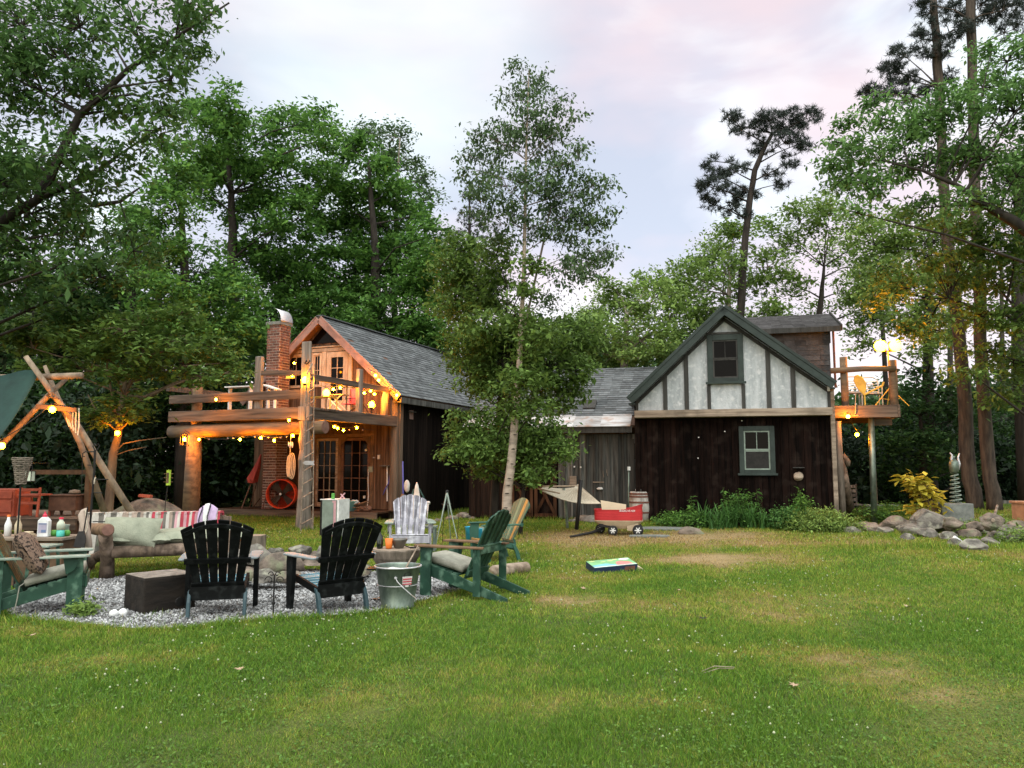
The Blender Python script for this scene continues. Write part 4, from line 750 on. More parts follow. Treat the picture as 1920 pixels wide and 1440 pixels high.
def tree(label, trunk, blobs, lm, bm_, dens=5, lpt=80, size=.15, tr=.42, kind='leaf', group=None, name='broadleaf_tree', cat='tree', limb=.055, limbs=True, flat=.5, droop=.1, vsq=.75, asp=.5, zmin=.4, twr=.010, spread=(1, 1, .5), parts=('trunk', 'crown'), wd=.012, lbase=.014, bbm=None):
    """trunk = [(point, radius)...]; blobs = [(centre, radius)...]"""
    dens *= DM; lpt = int(lpt * (LM if kind == 'leaf' else 1.2)); limb *= .55; spread = tuple(spread) if kind != 'leaf' else (spread[0] * 1.15, spread[1] * 1.15, spread[2] * 1.2)
    base = trunk[0][0]; root = thing(name, label, cat, base, group=group)
    tb = MB(); tp = [Vector(p) for p, r in trunk]; trr = [r for p, r in trunk]
    fine = [tp[0]]; fr = [trr[0]]
    for i in range(len(tp) - 1):
        for k in range(1, 4):
            f = k / 3; j = Vector((random.uniform(-1, 1), random.uniform(-1, 1), 0)) * trr[i] * (.18 if k < 3 else 0); fine.append(tp[i].lerp(tp[i + 1], f) + j); fr.append(trr[i] + (trr[i + 1] - trr[i]) * f)
    tb.tube(fine, fr, 12, wob=.04); br = MB()
    roots = []; wts = []
    for c, r in blobs:
        c = Vector(c); nodes = []
        if limbs:
            best = None
            for i, p in enumerate(fine):
                dd = (c - p).length + max(0, p.z - c.z + .25 * (Vector((c.x, c.y, 0)) - Vector((p.x, p.y, 0))).length) * 2.5
                if best is None or dd < best[0]: best = (dd, i)
            i = best[1]; p0 = fine[i]; mid_ = p0.lerp(c, .5) + Vector((random.uniform(-1, 1), random.uniform(-1, 1), random.uniform(-.2, .8))) * (c - p0).length * .10
            r0 = min(fr[i] * .55, lbase + limb * ((c - p0).length / 4) ** .5 + .008 * r)
            pts = [p0, p0.lerp(mid_, .5), mid_, mid_.lerp(c, .5), c]; br.tube(pts, [r0, r0 * .8, r0 * .62, r0 * .48, r0 * .35], 6, cap=False)
            nodes = [pts[2], pts[3], pts[4]]
        n = max(4, int(dens * r * r)); 
        for _ in range(n):
            while True:
                q = Vector((random.uniform(-1, 1), random.uniform(-1, 1), random.uniform(-1, 1)))
                if .15 < q.length < 1: break
            q = q * (q.length ** -.45 if q.length > 0 else 1)
            t = c + Vector((q.x * r, q.y * r, q.z * r * vsq))
            if t.z < zmin: continue
            roots.append(t)
            if nodes:
                s_ = min(nodes, key=lambda v: (v - t).length); md = s_.lerp(t, .55) + Vector((0, 0, .10 * (s_ - t).length)); br.tube([s_, md, t], [twr * 1.6, twr, twr * .4], 3, cap=False)
    to = tb.build(parts[0], bm_, root, smooth=True)
    if br.v: br.build('branches', bbm or bm_, root, smooth=True)
    Rt = np.array([tuple(t) for t in roots]); k = len(Rt)
    sc3 = np.array(spread) * tr
    if kind == 'leaf':
        num = rng.poisson(lpt, k); idx = np.repeat(np.arange(k), num); tone = rng.uniform(.7, 1.2, k)
        P = Rt[idx] + rng.normal(size=(len(idx), 3)) * sc3 * .55 * tone[idx][:, None]
        P = P[P[:, 2] > .05]; V, Fc = leaf_quads(P, size, flat, droop, asp)
    else:
        num = np.full(k, 7); idx = np.repeat(np.arange(k), num); T = Rt[idx] + rng.normal(size=(len(idx), 3)) * sc3 * .6; idx2 = np.repeat(np.arange(len(T)), lpt); V, Fc = needle_tris(T[idx2] + rng.normal(size=(len(idx2), 3)) * .02, size, wd)
    V = V - np.array(tuple(base)); np_mesh(parts[1], V, Fc, lm, root)
    return root
def tk(*pp): return [(at(px, py, Y), r) for px, py, Y, r in pp]
def G0(px, Y, r): p = at(px, 900, Y); return (Vector((p.x, p.y, float(hgt(p.x, p.y)) - .05)), r)
# big oak leaning in from the left
tree('huge oak at the left edge of the yard with open drooping crown against the sky', [G0(-190, 13.5, .40)] + tk((-170, 620, 13.5, .26), (-100, 500, 13.5, .16), (10, 410, 13.3, .095), (70, 375, 13.2, .075), (150, 215, 13, .065), (240, 130, 13, .045), (330, 70, 13, .03), (430, 5, 13, .015)),
     pxblobs([(40, 50, 90), (150, 50, 80), (255, 50, 75), (335, 55, 55), (320, 150, 50), (290, 245, 45), (200, 165, 60), (80, 170, 85), (20, 290, 90), (120, 290, 70), (60, 400, 80), (160, 430, 60), (215, 300, 50), (350, 5, 45), (30, 520, 75), (110, 500, 55), (-60, 100, 100), (-60, 300, 110), (-60, 480, 100), (350, 100, 35), (300, 190, 35), (110, 110, 60), (170, 360, 50), (245, 210, 45)], 13, .8),
     G['leaf_oak'], G['bark_dark'], dens=22, lpt=34, size=.125, tr=.30, droop=.35, asp=.42)
tree('oak bough with bare twigs hanging over the yard from the left', [G0(-260, 15, .3)] + tk((-220, 600, 15, .15), (-60, 420, 15, .075), (50, 330, 15, .055), (130, 350, 15, .065), (175, 385, 15, .05), (225, 378, 15, .035), (262, 352, 15, .015)),
     pxblobs([(60, 330, 50), (-20, 420, 70), (110, 400, 35), (250, 470, 55), (190, 520, 50), (130, 580, 60), (60, 600, 65)], 15), G['leaf_oak'], G['bark_dark'], dens=16, lpt=34, size=.13, tr=.3, droop=.3)
# dark understorey on the left, shade put into the leaf colour
grp = 'dense trees behind the left of the yard'
tree('dark dense tree filling the left edge behind the green tarp', [G0(40, 25, .3)] + tk((50, 600, 25, .2), (60, 480, 25, .1)), pxblobs([(40, 560, 90), (150, 560, 90), (90, 660, 100), (10, 690, 100), (20, 790, 100), (130, 770, 100), (60, 870, 100), (170, 880, 80), (-80, 700, 120), (-80, 850, 120)], 25), G['leaf_deep'], G['bark_dark'], dens=9, lpt=60, size=.17, tr=.45, group=grp, zmin=.1)
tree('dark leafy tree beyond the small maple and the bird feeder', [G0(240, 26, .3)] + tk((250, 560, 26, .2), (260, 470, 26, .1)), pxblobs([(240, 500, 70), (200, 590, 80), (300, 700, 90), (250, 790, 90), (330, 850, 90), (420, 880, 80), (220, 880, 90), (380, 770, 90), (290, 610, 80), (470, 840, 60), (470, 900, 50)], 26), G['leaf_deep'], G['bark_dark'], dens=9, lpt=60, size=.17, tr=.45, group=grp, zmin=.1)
tree('mid-green maple rising behind the log balcony posts', [G0(345, 24, .26)] + tk((350, 640, 24, .2), (345, 480, 24, .12), (340, 400, 24, .08)), pxblobs([(320, 400, 65), (290, 470, 75), (370, 510, 80), (300, 560, 75), (390, 600, 75), (330, 330, 50), (270, 400, 45), (440, 560, 55), (460, 620, 50), (300, 260, 35), (430, 660, 60), (340, 640, 60)], 24), G['leaf_green'], G['bark_dark'], dens=9, lpt=62, size=.16, tr=.42, group=grp)
tree('tall bright green maple with high domed top left of the cabin chimney', [G0(436, 31, .34)] + tk((436, 600, 31, .26), (437, 430, 31, .17), (430, 330, 31, .11), (428, 240, 31, .06)), pxblobs([(430, 205, 55), (385, 260, 65), (470, 270, 65), (540, 240, 45), (590, 225, 38), (420, 345, 75), (360, 340, 50), (530, 335, 60), (470, 400, 60), (560, 410, 55), (600, 320, 45), (480, 510, 80), (560, 520, 80), (610, 590, 70), (540, 600, 70), (350, 205, 35), (500, 460, 55), (605, 260, 30)], 31), G['leaf_green'], G['bark_dark'], dens=6.5, lpt=80, size=.19, tr=.5, group=grp)
tree('broad green maple behind the ridge of the cabin roof', [G0(705, 33, .32)] + tk((705, 560, 33, .22), (700, 420, 33, .14), (690, 300, 33, .07)), pxblobs([(650, 275, 42), (690, 335, 62), (650, 400, 75), (720, 430, 75), (740, 370, 40), (700, 510, 85), (780, 480, 60), (640, 520, 75), (815, 440, 35), (760, 570, 70), (700, 610, 70), (820, 520, 55), (640, 620, 60), (780, 640, 60), (830, 610, 60), (560, 640, 60), (800, 400, 28)], 33), G['leaf_green'], G['bark_dark'], dens=6.5, lpt=80, size=.20, tr=.5, group=grp)
tree('thin-topped ash standing above the maple behind the cabin roof', [G0(740, 37, .2)] + tk((740, 480, 37, .13), (745, 340, 37, .06), (750, 260, 37, .03)), pxblobs([(690, 255, 28), (735, 262, 35), (765, 300, 30), (785, 340, 30), (805, 370, 25), (715, 300, 28)], 37), G['leaf_birch'], G['bark_grey'], dens=9, lpt=40, size=.19, tr=.5, group=grp)
tree('narrow dark spruce tip between the maples and the birch', [G0(880, 36, .2)] + tk((880, 600, 36, .15), (880, 450, 36, .08), (880, 345, 36, .02)), pxblobs([(880, 365, 14, 0), (878, 395, 24, 0), (882, 425, 32, 0), (876, 460, 42, 0), (885, 500, 50, 0), (875, 560, 60, 0)], 36), G['needles'], G['bark_dark'], dens=9, lpt=14, size=.16, tr=.4, kind='needle', name='spruce_tree', wd=.02, group=grp)
# birch and what grows round it
bir = tree('tall slender white birch with drooping leaves in the middle of the yard', [G0(944, 16, .115)] + tk((957, 880, 16, .092), (966, 780, 16, .075), (974, 680, 16.1, .058), (980, 560, 16.2, .045), (984, 430, 16.2, .038), (986, 300, 16.2, .024), (990, 190, 16.2, .014), (992, 130, 16.2, .01)),
     pxblobs([(990, 155, 38), (1040, 185, 38), (960, 190, 30), (985, 240, 55), (935, 265, 50), (1035, 270, 55), (1085, 300, 40), (900, 320, 42), (950, 350, 60), (1010, 350, 60), (1070, 370, 60), (1110, 350, 35), (900, 380, 40), (940, 420, 50), (1010, 430, 45), (1075, 430, 50), (1110, 400, 40), (1100, 500, 45), (1060, 510, 38), (1120, 470, 30), (885, 295, 25), (1040, 560, 28), (1140, 345, 18), (1135, 470, 22), (970, 130, 20), (1020, 140, 20), (895, 250, 20), (1075, 230, 20)], 16.2, .45),
     G['leaf_birch'], G['birch_bark'], dens=52, lpt=17, size=.085, tr=.20, droop=.7, twr=.0035, name='birch_tree', limb=.010, lbase=.006, bbm=G['bark_grey'])
q = MB()
for t_, px, py in ((.5, 949, 952), (.5, 951, 925), (.5, 955, 897), (.5, 958, 870), (.5, 962, 842), (.5, 953, 910), (.5, 964, 815), (.5, 967, 780)):
    p = at(px + random.uniform(-3, 3), py, 15.87); q.blob(p, .045, 1, .3, sq=(1, .35, .28))
q.build('bark_mark', G['birch_mark'], bir)
q = tk((977, 640, 16.15, .05), (1000, 540, 16.3, .045), (1020, 450, 16.4, .04), (1035, 380, 16.4, .02)); m_ = MB(); m_.tube([p for p, r in q], [r * .55 for p, r in q], 8); m_.tube([at(1020, 455, 16.4), at(1060, 400, 16.5), at(1080, 370, 16.5)], [.014, .010, .006], 6); m_.build('second_stem', G['bark_grey'], bir, smooth=True)
tree('bushy green maple crowding round the birch trunk above the shed roof', [G0(925, 17.6, .10)] + tk((935, 800, 17.6, .08), (945, 700, 17.6, .07), (950, 600, 17.7, .04)),
     pxblobs([(870, 470, 45), (900, 540, 55), (855, 560, 50), (930, 620, 60), (885, 640, 55), (940, 690, 55), (985, 720, 60), (1030, 690, 60), (1060, 640, 55), (1090, 620, 45), (885, 700, 45), (930, 480, 45), (1045, 740, 45), (1000, 620, 55), (1080, 690, 35), (850, 500, 35), (920, 560, 50), (960, 660, 60), (905, 735, 35), (965, 590, 26, 15.6), (990, 650, 26, 15.6), (985, 720, 30, 15.5), (1000, 770, 26, 15.5), (960, 760, 22, 15.6), (980, 540, 22, 15.8), (1000, 500, 20, 15.8), (975, 700, 20, 15.5), (1020, 620, 28, 15.7)], 17.8, .5), G['leaf_maple'], G['bark_dark'], dens=34, lpt=44, size=.105, tr=.27, droop=.3, limb=.03)
tree('low leafy sapling spreading at the foot of the birch', [G0(975, 16.8, .05)] + tk((985, 870, 16.8, .035), (990, 820, 16.8, .02)),
     pxblobs([(960, 790, 38), (1000, 820, 45), (930, 840, 45), (980, 860, 42), (890, 850, 35), (1030, 850, 34), (1040, 800, 30), (900, 810, 34), (925, 780, 34), (880, 830, 30), (940, 740, 34), (865, 790, 24), (950, 880, 30), (1010, 890, 30), (855, 850, 24), (905, 880, 24), (1055, 830, 20)], 16.6, .4), G['leaf_maple'], G['bark_dark'], dens=52, lpt=36, size=.10, tr=.22, droop=.3, limb=.015)
# light woodland behind the two houses
g2 = 'pale green trees behind the half-timbered house'
tree('pale green tree just right of the birch above the shed roof', [G0(1170, 27, .2)] + tk((1170, 680, 27, .14), (1175, 590, 27, .07)), pxblobs([(1125, 620, 55), (1170, 575, 50), (1225, 560, 50), (1255, 600, 48), (1200, 640, 60), (1250, 530, 30), (1150, 540, 30), (1120, 660, 50), (1250, 650, 50), (1180, 690, 50), (1215, 525, 20), (1275, 560, 28), (1100, 600, 30)], 27), G['leaf_bright'], G['bark_grey'], dens=13, lpt=48, size=.15, tr=.4, group=g2)
tree('pale green ash behind the peak of the white gable', [G0(1370, 29, .2)] + tk((1365, 620, 29, .12), (1368, 520, 29, .06)), pxblobs([(1330, 480, 45), (1375, 450, 42), (1305, 540, 45), (1400, 530, 42), (1350, 590, 45), (1440, 500, 40), (1285, 510, 32), (1420, 590, 40), (1300, 600, 40), (1360, 510, 40)], 29), G['leaf_bright'], G['bark_grey'], dens=12, lpt=44, size=.16, tr=.42, group=g2)
tree('open forked tree with bare rising limbs above the dormer roof', [G0(1530, 30, .22)] + tk((1530, 640, 30, .15), (1540, 560, 30, .10), (1545, 500, 30, .05)), pxblobs([(1500, 415, 42), (1555, 405, 45), (1475, 465, 38), (1560, 470, 40), (1615, 440, 45), (1490, 540, 38), (1580, 550, 38), (1445, 425, 30), (1640, 500, 45), (1530, 385, 30), (1640, 570, 40), (1460, 590, 30), (1530, 590, 35)], 30), G['leaf_bright'], G['bark_dark'], dens=10, lpt=40, size=.16, tr=.42, limb=.06, group=g2)
pine_w = [G0(1388, 27, .18)] + tk((1388, 590, 27, .15), (1395, 480, 27, .13), (1405, 380, 27, .115), (1415, 320, 27, .10), (1432, 280, 27, .08), (1448, 250, 27, .06))
tree('lone crooked pine with dark tufted top behind the white gable', pine_w, pxblobs([(1340, 350, 30), (1372, 318, 28), (1400, 360, 26), (1328, 380, 20), (1365, 385, 25), (1330, 302, 17), (1380, 235, 22), (1412, 238, 26), (1442, 228, 30), (1480, 226, 32), (1512, 222, 26), (1532, 215, 15), (1470, 268, 32), (1502, 268, 22), (1480, 305, 18), (1450, 325, 16), (1430, 275, 22), (1372, 218, 10), (1460, 345, 12), (1340, 330, 22), (1310, 345, 10), (1398, 400, 12)], 27, .25), G['needles'], G['bark_dark'], dens=27, lpt=15, size=.19, tr=.19, kind='needle', name='pine_tree', limb=.04, vsq=.7, wd=.011)
# right side
gp_ = 'tall straight pines on the right'
p1 = [G0(1826, 20.5, .215)] + tk((1818, 900, 20.5, .185), (1805, 700, 20.5, .165), (1790, 560, 20.5, .15), (1773, 400, 20.5, .14), (1765, 250, 20.5, .12), (1757, 120, 20.5, .12), (1750, 0, 20.5, .09))
p2 = [G0(1862, 20, .195)] + tk((1856, 900, 20, .165), (1842, 700, 20, .15), (1833, 500, 20, .14), (1827, 300, 20, .13), (1823, 150, 20, .12), (1820, -20, 20, .12), (1818, -160, 20, .08))
tree('left-hand tall pine trunk beside the concrete block and coil sculpture', p1, pxblobs([(1640, 172, 18), (1668, 135, 26), (1697, 105, 30), (1728, 75, 28), (1755, 95, 28), (1700, 150, 26), (1650, 185, 18), (1745, 25, 24), (1720, 180, 22), (1765, 150, 24), (1622, 168, 12), (1780, 60, 26), (1680, 175, 18)], 20.5, .3), G['needles'], G['bark_pine'], dens=38, lpt=16, size=.16, tr=.15, kind='needle', name='pine_tree', group=gp_, limb=.03, vsq=.7, wd=.009)
tree('right-hand tall pine trunk whose tufted top leaves the frame', p2, pxblobs([(1790, 20, 28), (1840, 10, 32), (1880, 20, 32), (1900, 55, 26), (1860, -30, 35), (1735, 8, 18), (1812, 45, 20), (1910, 10, 30)], 20, .3), G['needles'], G['bark_pine'], dens=38, lpt=16, size=.16, tr=.15, kind='needle', name='pine_tree', group=gp_, limb=.03, vsq=.7, wd=.009)
tree('dark pine trunk at the right edge of the frame', [G0(1925, 21.5, .24)] + tk((1915, 700, 21.5, .2), (1912, 500, 21.5, .18), (1910, 300, 21.5, .14)), pxblobs([(1900, 690, 40), (1930, 600, 50)], 21.5), G['leaf_olive'], G['bark_dark'], dens=10, lpt=40, size=.13, tr=.3, name='pine_tree')
tree('bright mint green oak reaching in from the right with long boughs', [G0(2120, 16.5, .34)] + tk((2090, 620, 16.5, .28), (1990, 480, 16.5, .18), (1915, 425, 16.4, .12), (1850, 385, 16.3, .085), (1790, 345, 16.2, .05), (1730, 320, 16.2, .03), (1650, 300, 16.2, .015)),
     pxblobs([(1890, 115, 48), (1845, 165, 42), (1900, 210, 60), (1800, 205, 40), (1745, 230, 42), (1700, 262, 42), (1650, 232, 32), (1620, 280, 40), (1578, 268, 26), (1675, 305, 48), (1600, 325, 38), (1556, 305, 22), (1740, 310, 42), (1800, 290, 42), (1855, 285, 50), (1905, 330, 50), (1775, 170, 30), (1655, 345, 26), (1950, 150, 70), (1950, 300, 70), (1700, 210, 32), (1590, 235, 22), (1640, 195, 20), (1860, 90, 25), (1610, 400, 24), (1730, 390, 28), (1790, 380, 28), (1850, 370, 34), (1900, 420, 34), (1620, 350, 30), (1570, 350, 26)], 16.3, .5), G['leaf_mint'], G['bark_dark'], dens=31, lpt=34, size=.12, tr=.27, droop=.35, asp=.42, limb=.035)
g3 = 'shady trees filling the right of the yard'
tree('layered olive-green maple behind the two floodlights', [G0(1745, 25, .2)] + tk((1740, 700, 25, .16), (1740, 560, 25, .1), (1745, 470, 25, .06)), pxblobs([(1640, 460, 50), (1700, 430, 50), (1760, 445, 50), (1620, 530, 42), (1700, 520, 52), (1780, 520, 52), (1760, 600, 52), (1690, 590, 42), (1640, 600, 34), (1610, 640, 28), (1650, 545, 40), (1735, 650, 30)], 25), G['leaf_bright'], G['bark_dark'], dens=17, lpt=44, size=.15, tr=.4, group=g3)
tree('olive-green maple hanging in front of the tall pine trunks', [G0(2060, 18.5, .2)] + tk((2030, 600, 18.5, .16), (1930, 575, 18.5, .09), (1860, 590, 18.5, .06), (1780, 560, 18.5, .03)), pxblobs([(1830, 440, 45), (1900, 440, 52), (1860, 520, 50), (1905, 600, 50), (1835, 590, 45), (1790, 480, 36), (1900, 380, 40), (1960, 500, 70), (1850, 660, 35), (1770, 420, 30), (1900, 680, 40), (1780, 540, 36), (1740, 480, 34), (1700, 540, 34), (1760, 620, 32), (1660, 500, 30), (1820, 700, 30), (1880, 740, 36), (1800, 380, 30), (1720, 400, 30), (1640, 560, 26), (1840, 480, 40), (1700, 620, 26)], 18.5, .5), G['leaf_maple'], G['bark_dark'], dens=26, lpt=36, size=.12, tr=.3, droop=.3, group=g3)
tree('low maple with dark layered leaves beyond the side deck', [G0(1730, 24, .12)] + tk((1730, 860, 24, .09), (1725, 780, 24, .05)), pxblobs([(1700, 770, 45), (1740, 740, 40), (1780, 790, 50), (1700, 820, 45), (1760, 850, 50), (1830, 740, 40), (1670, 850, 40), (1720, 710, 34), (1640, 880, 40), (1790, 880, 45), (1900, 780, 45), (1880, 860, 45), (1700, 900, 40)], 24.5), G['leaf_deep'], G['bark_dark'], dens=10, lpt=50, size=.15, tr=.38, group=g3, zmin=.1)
# small maple with pale stems between the tripod frame and the balcony
sm = tree('small many-stemmed maple with pale lit branches beside the balcony', [G0(206, 14.6, .085)] + tk((212, 850, 14.6, .075), (222, 810, 14.6, .065), (232, 740, 14.7, .05), (245, 680, 14.8, .035), (250, 620, 14.8, .02)),
     pxblobs([(60, 620, 42, .5), (120, 640, 45), (190, 610, 48), (260, 610, 48), (320, 640, 50), (380, 650, 48), (430, 680, 34), (300, 690, 42), (370, 705, 38), (150, 690, 36), (225, 765, 26), (190, 790, 22), (255, 780, 22), (60, 690, 40), (20, 640, 50), (420, 700, 26), (200, 660, 40), (340, 590, 40), (110, 590, 40), (250, 730, 22), (215, 700, 34, 13.9), (270, 660, 36, 13.9), (230, 620, 40, 13.8), (170, 655, 36, 13.9), (320, 655, 36, 14.0), (200, 750, 24, 14.1), (250, 755, 22, 14.1), (180, 775, 20, 14.3)], 14.7, .5), G['leaf_maple'], G['bark_maple'], dens=44, lpt=24, size=.115, tr=.24, droop=.2, flat=.35, vsq=.5, limb=.025, spread=(1, 1, .32))
m_ = MB()
for pts, r in (([(214, 850), (232, 832), (262, 826), (312, 820)], .02), ([(240, 742), (280, 745), (320, 722), (345, 715)], .028), ([(222, 805), (210, 740), (200, 690), (205, 640)], .03), ([(236, 735), (262, 690), (275, 640)], .028), ([(222, 812), (180, 770), (165, 740)], .02), ([(213, 855), (240, 845), (275, 838)], .013)):
    m_.tube([at(px, py, 14.6) for px, py in pts], [r, r * .8, r * .6, r * .35], 6)
m_.build('side_branch', G['bark_maple'], sm, smooth=True)
# distant wood, and undergrowth whose shade is put into dark leaves
def wood():
    n = 5200; a = rng.uniform(-.95, .95, n); d = rng.uniform(34, 44, n); x = np.tan(a) * d * .82; y = d; z = rng.uniform(0, 1, n) ** .8 * (7.2 + 1.8 * wob(x, y * 0, .35, 4) + np.clip(-x * .14, -1.8, 2.5)); z = np.clip(z, .1, 11)
    idx = np.repeat(np.arange(n), 30); P = np.stack([x, y, z], -1)[idx] + rng.normal(size=(len(idx), 3)) * (.55, .55, .4); P = P[P[:, 2] > 0]; V, Fc = leaf_quads(P, .34, .7); tag(np_mesh('far_wood', V, Fc, G['leaf_deep']), 'dark far-off wood closing the back of the yard', 'wood', kind='stuff')
    n = 1900; x = np.where(rng.random(n) < .5, rng.uniform(-27, -6.5, n), rng.uniform(9, 27, n)); y = np.where(x < 0, rng.uniform(19.5, 31, n), rng.uniform(25.5, 33, n)); z = rng.uniform(0, 1, n) * np.where(x < 0, 3.6, 2.6)
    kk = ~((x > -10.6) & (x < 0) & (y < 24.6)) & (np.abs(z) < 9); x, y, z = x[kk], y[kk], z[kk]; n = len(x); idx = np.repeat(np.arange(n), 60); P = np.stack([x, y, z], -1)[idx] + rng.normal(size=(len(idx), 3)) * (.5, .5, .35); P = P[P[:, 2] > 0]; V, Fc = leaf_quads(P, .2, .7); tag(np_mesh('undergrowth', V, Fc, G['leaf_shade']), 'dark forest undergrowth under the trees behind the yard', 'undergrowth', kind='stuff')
wood()
for i, (px, Y, r, t) in enumerate(((300, 30, .14, 560), (130, 29, .16, 600), (215, 32, .12, 560), (400, 30, .12, 600), (1735, 29, .13, 500), (1905, 28, .2, 500), (1660, 30, .12, 560), (1775, 32, .14, 500), (1880, 31, .11, 480))):
    side = 'left' if px < 900 else 'right'
    nm = {0: 'slim dark trunk in the shade behind the bird feeder', 1: 'thick dark trunk in the shade beyond the red chair', 2: 'thin dark trunk behind the small pale-stemmed maple', 3: 'thin dark trunk behind the left balcony post', 4: 'dark trunk in the wood behind the yellow sapling', 5: 'thick shaded trunk between the pines and the right edge', 6: 'thin trunk in the wood behind the side deck pipe', 7: 'dark trunk in the wood behind the coil sculpture', 8: 'thin dark trunk seen just right of the paired pines'}[i]
    b_ = G0(px, Y, r); o = thing('tree', nm, 'tree', b_[0], group='trunks in the shade of the wood'); q = MB(); q.tube([b_[0], at(px + random.uniform(-6, 6), 800, Y), at(px + random.uniform(-14, 14), t, Y)], [r * 1.1, r * .9, r * .6], 9, wob=.05); q.build('trunk', G['bark_dark'], o, smooth=True)
# ---------------------------------------------------------------- plants along the right house
def strap_plant(label, c, n, L, m, group=None, name='daylily', wd=.018, cat='plant'):
    o = thing(name, label, cat, c, group=group); q = MB()
    for _ in range(n):
        a = random.uniform(0, 6.283); l = L * random.uniform(.6, 1.15); sp = random.uniform(.25, .75); b = Vector(c) + Vector((random.gauss(0, .09), random.gauss(0, .09), -.02)); d = Vector((math.cos(a), math.sin(a), 0)); s = d.cross(Z) * wd
        pts = [b + d * (l * sp * t * (.5 + .6 * t)) + Z * (l * (1.35 * t - .85 * sp * t * t * 1.5)) for t in (0, .3, .6, .85, 1)]
        vs = []
        for k, p in enumerate(pts): w_ = (1, 1, .8, .5, .08)[k]; vs += [p - s * w_, p + s * w_]
        q.add(vs, [(2 * k, 2 * k + 1, 2 * k + 3, 2 * k + 2) for k in range(4)])
    q.build('leaves', m, o); return o
def bush(label, c, r, h, m, n=60, lpt=30, size=.05, group=None, name='shrub', tr=.09, flat=.5, cat='shrub', bark=None):
    c = Vector(c); o = thing(name, label, cat, c, group=group); q = MB(); T = []
    for _ in range(n):
        a = random.uniform(0, 6.283); rr = r * math.sqrt(random.random()); z = h * (1 - (rr / r) ** 2 * .7) * random.uniform(.45, 1.0); t = c + Vector((math.cos(a) * rr, math.sin(a) * rr, z)); T.append(t)
        if random.random() < .5: q.tube([c + Vector((random.gauss(0, .04), random.gauss(0, .04), -.03)), c.lerp(t, .5) + Z * .05, t], [.008, .005, .002], 4, cap=False)
    q.build('stems', bark or G['bark_dark'], o); A = np.array([tuple(t) for t in T]); idx = np.repeat(np.arange(len(A)), lpt); P = A[idx] + rng.normal(size=(len(idx), 3)) * tr * np.array((1, 1, .7)); P = P[P[:, 2] > c.z]; V, Fc = leaf_quads(P, size, flat); np_mesh('foliage', V - np.array(tuple(c)), Fc, m, o); return o
def gz(px, Y): p = at(px, 900, Y); return Vector((p.x, p.y, float(hgt(p.x, p.y))))
gl = 'daylily clumps along the house wall'
for px, Y, n, L_, lb in ((1325, 18.9, 70, .62, 'lush daylily clump left of the lower window'), (1362, 18.6, 110, .72, 'largest daylily clump right under the lower window'), (1400, 18.7, 90, .66, 'daylily clump below the right half of the lower window'), (1432, 18.5, 60, .50, 'small daylily clump between the big ones and the round shrub'), (1345, 18.3, 60, .45, 'low front daylily clump closest to the lawn')):
    strap_plant(lb, gz(px, Y), n, L_, G['leaf_lily'], gl)
gb_ = 'leafy shrubs along the house wall'
for px, Y, r, h, mm, n, lb in ((1258, 19.2, .42, .32, 'leaf_green', 60, 'low dark green plant at the left end of the flower bed'), (1292, 19.0, .45, .42, 'leaf_green', 70, 'leafy plant between the barrel and the daylilies'), (1385, 19.1, .5, .85, 'leaf_green', 70, 'tall leafy plant behind the daylilies'),
                           (1478, 18.4, .55, .52, 'leaf_lily', 120, 'rounded green shrub right of the daylilies'), (1530, 18.0, .75, .50, 'leaf_bright', 170, 'broad yellow-green mounded shrub at the corner of the house'), (1570, 17.8, .5, .38, 'leaf_bright', 90, 'small yellow-green mound beside the first border rocks'), (1500, 18.9, .3, .85, 'leaf_green', 40, 'upright weed below the round vent hood'), (1640, 19.8, .5, .45, 'leaf_green', 80, 'leafy weeds in front of the bench under the deck'), (1672, 20.5, .35, .3, 'leaf_green', 40, 'small weeds right of the bench under the deck')):
    bush(lb, gz(px, Y), r, h, G[mm], n, 26, .06, gb_)
for px, Y, h, lb in ((1296, 19.2, .75, 'slim tall weed standing between the barrel and the lilies'), (1357, 19.3, .95, 'tallest flower stalk against the dark red wall'), (1420, 19.2, .9, 'thin flower stalk under the window sill'), (1498, 18.7, .95, 'thick leafy stalk in front of the vent hood')):
    c = gz(px, Y); o = thing('weed_stalk', lb, 'plant', c, group='tall stalks along the house wall'); q = MB(); q.tube([c, c + Vector((.02, 0, h * .5)), c + Vector((-.02, 0, h))], [.008, .006, .003], 5); q.build('stem', G['leaf_maple'], o)
    P = np.array([tuple(c)]) + np.stack([rng.normal(0, .03, 60), rng.normal(0, .03, 60), rng.uniform(.3, 1, 60) * h], -1); V, Fc = leaf_quads(P, .09, .4); np_mesh('leaves', V - np.array(tuple(c)), Fc, G['leaf_green'], o)
# yellow-leaved sapling
c = gz(1742, 18.6); o = thing('yellow_sapling', 'yellow-leaved sapling leaning over the border rocks', 'sapling', c); q = MB(); T = []
spine = [at(1738, 968, 18.6), at(1742, 945, 18.6), at(1735, 920, 18.6), at(1718, 903, 18.6), at(1700, 897, 18.6)]
q.tube([c] + spine, [.02, .018, .015, .012, .008, .004], 6)
for i in range(85):
    t = random.random() * (len(spine) - 1.01); k = int(t); p = spine[k].lerp(spine[k + 1], t - k); e_ = p + Vector((random.uniform(-.38, .38), random.uniform(-.28, .28), random.uniform(-.05, .12))) * (1.15 - t * .18); q.tube([p, e_], [.006, .003], 4, cap=False); T.append(e_)
q.build('stems', G['bark_maple'], o); A = np.array([tuple(t) for t in T]); idx = np.repeat(np.arange(len(A)), 5); P = A[idx] + rng.normal(size=(len(idx), 3)) * .06; V, Fc = leaf_quads(P, .19, .3, .25, .5); np_mesh('foliage', V - np.array(tuple(c)), Fc, G['leaf_yellow'], o)
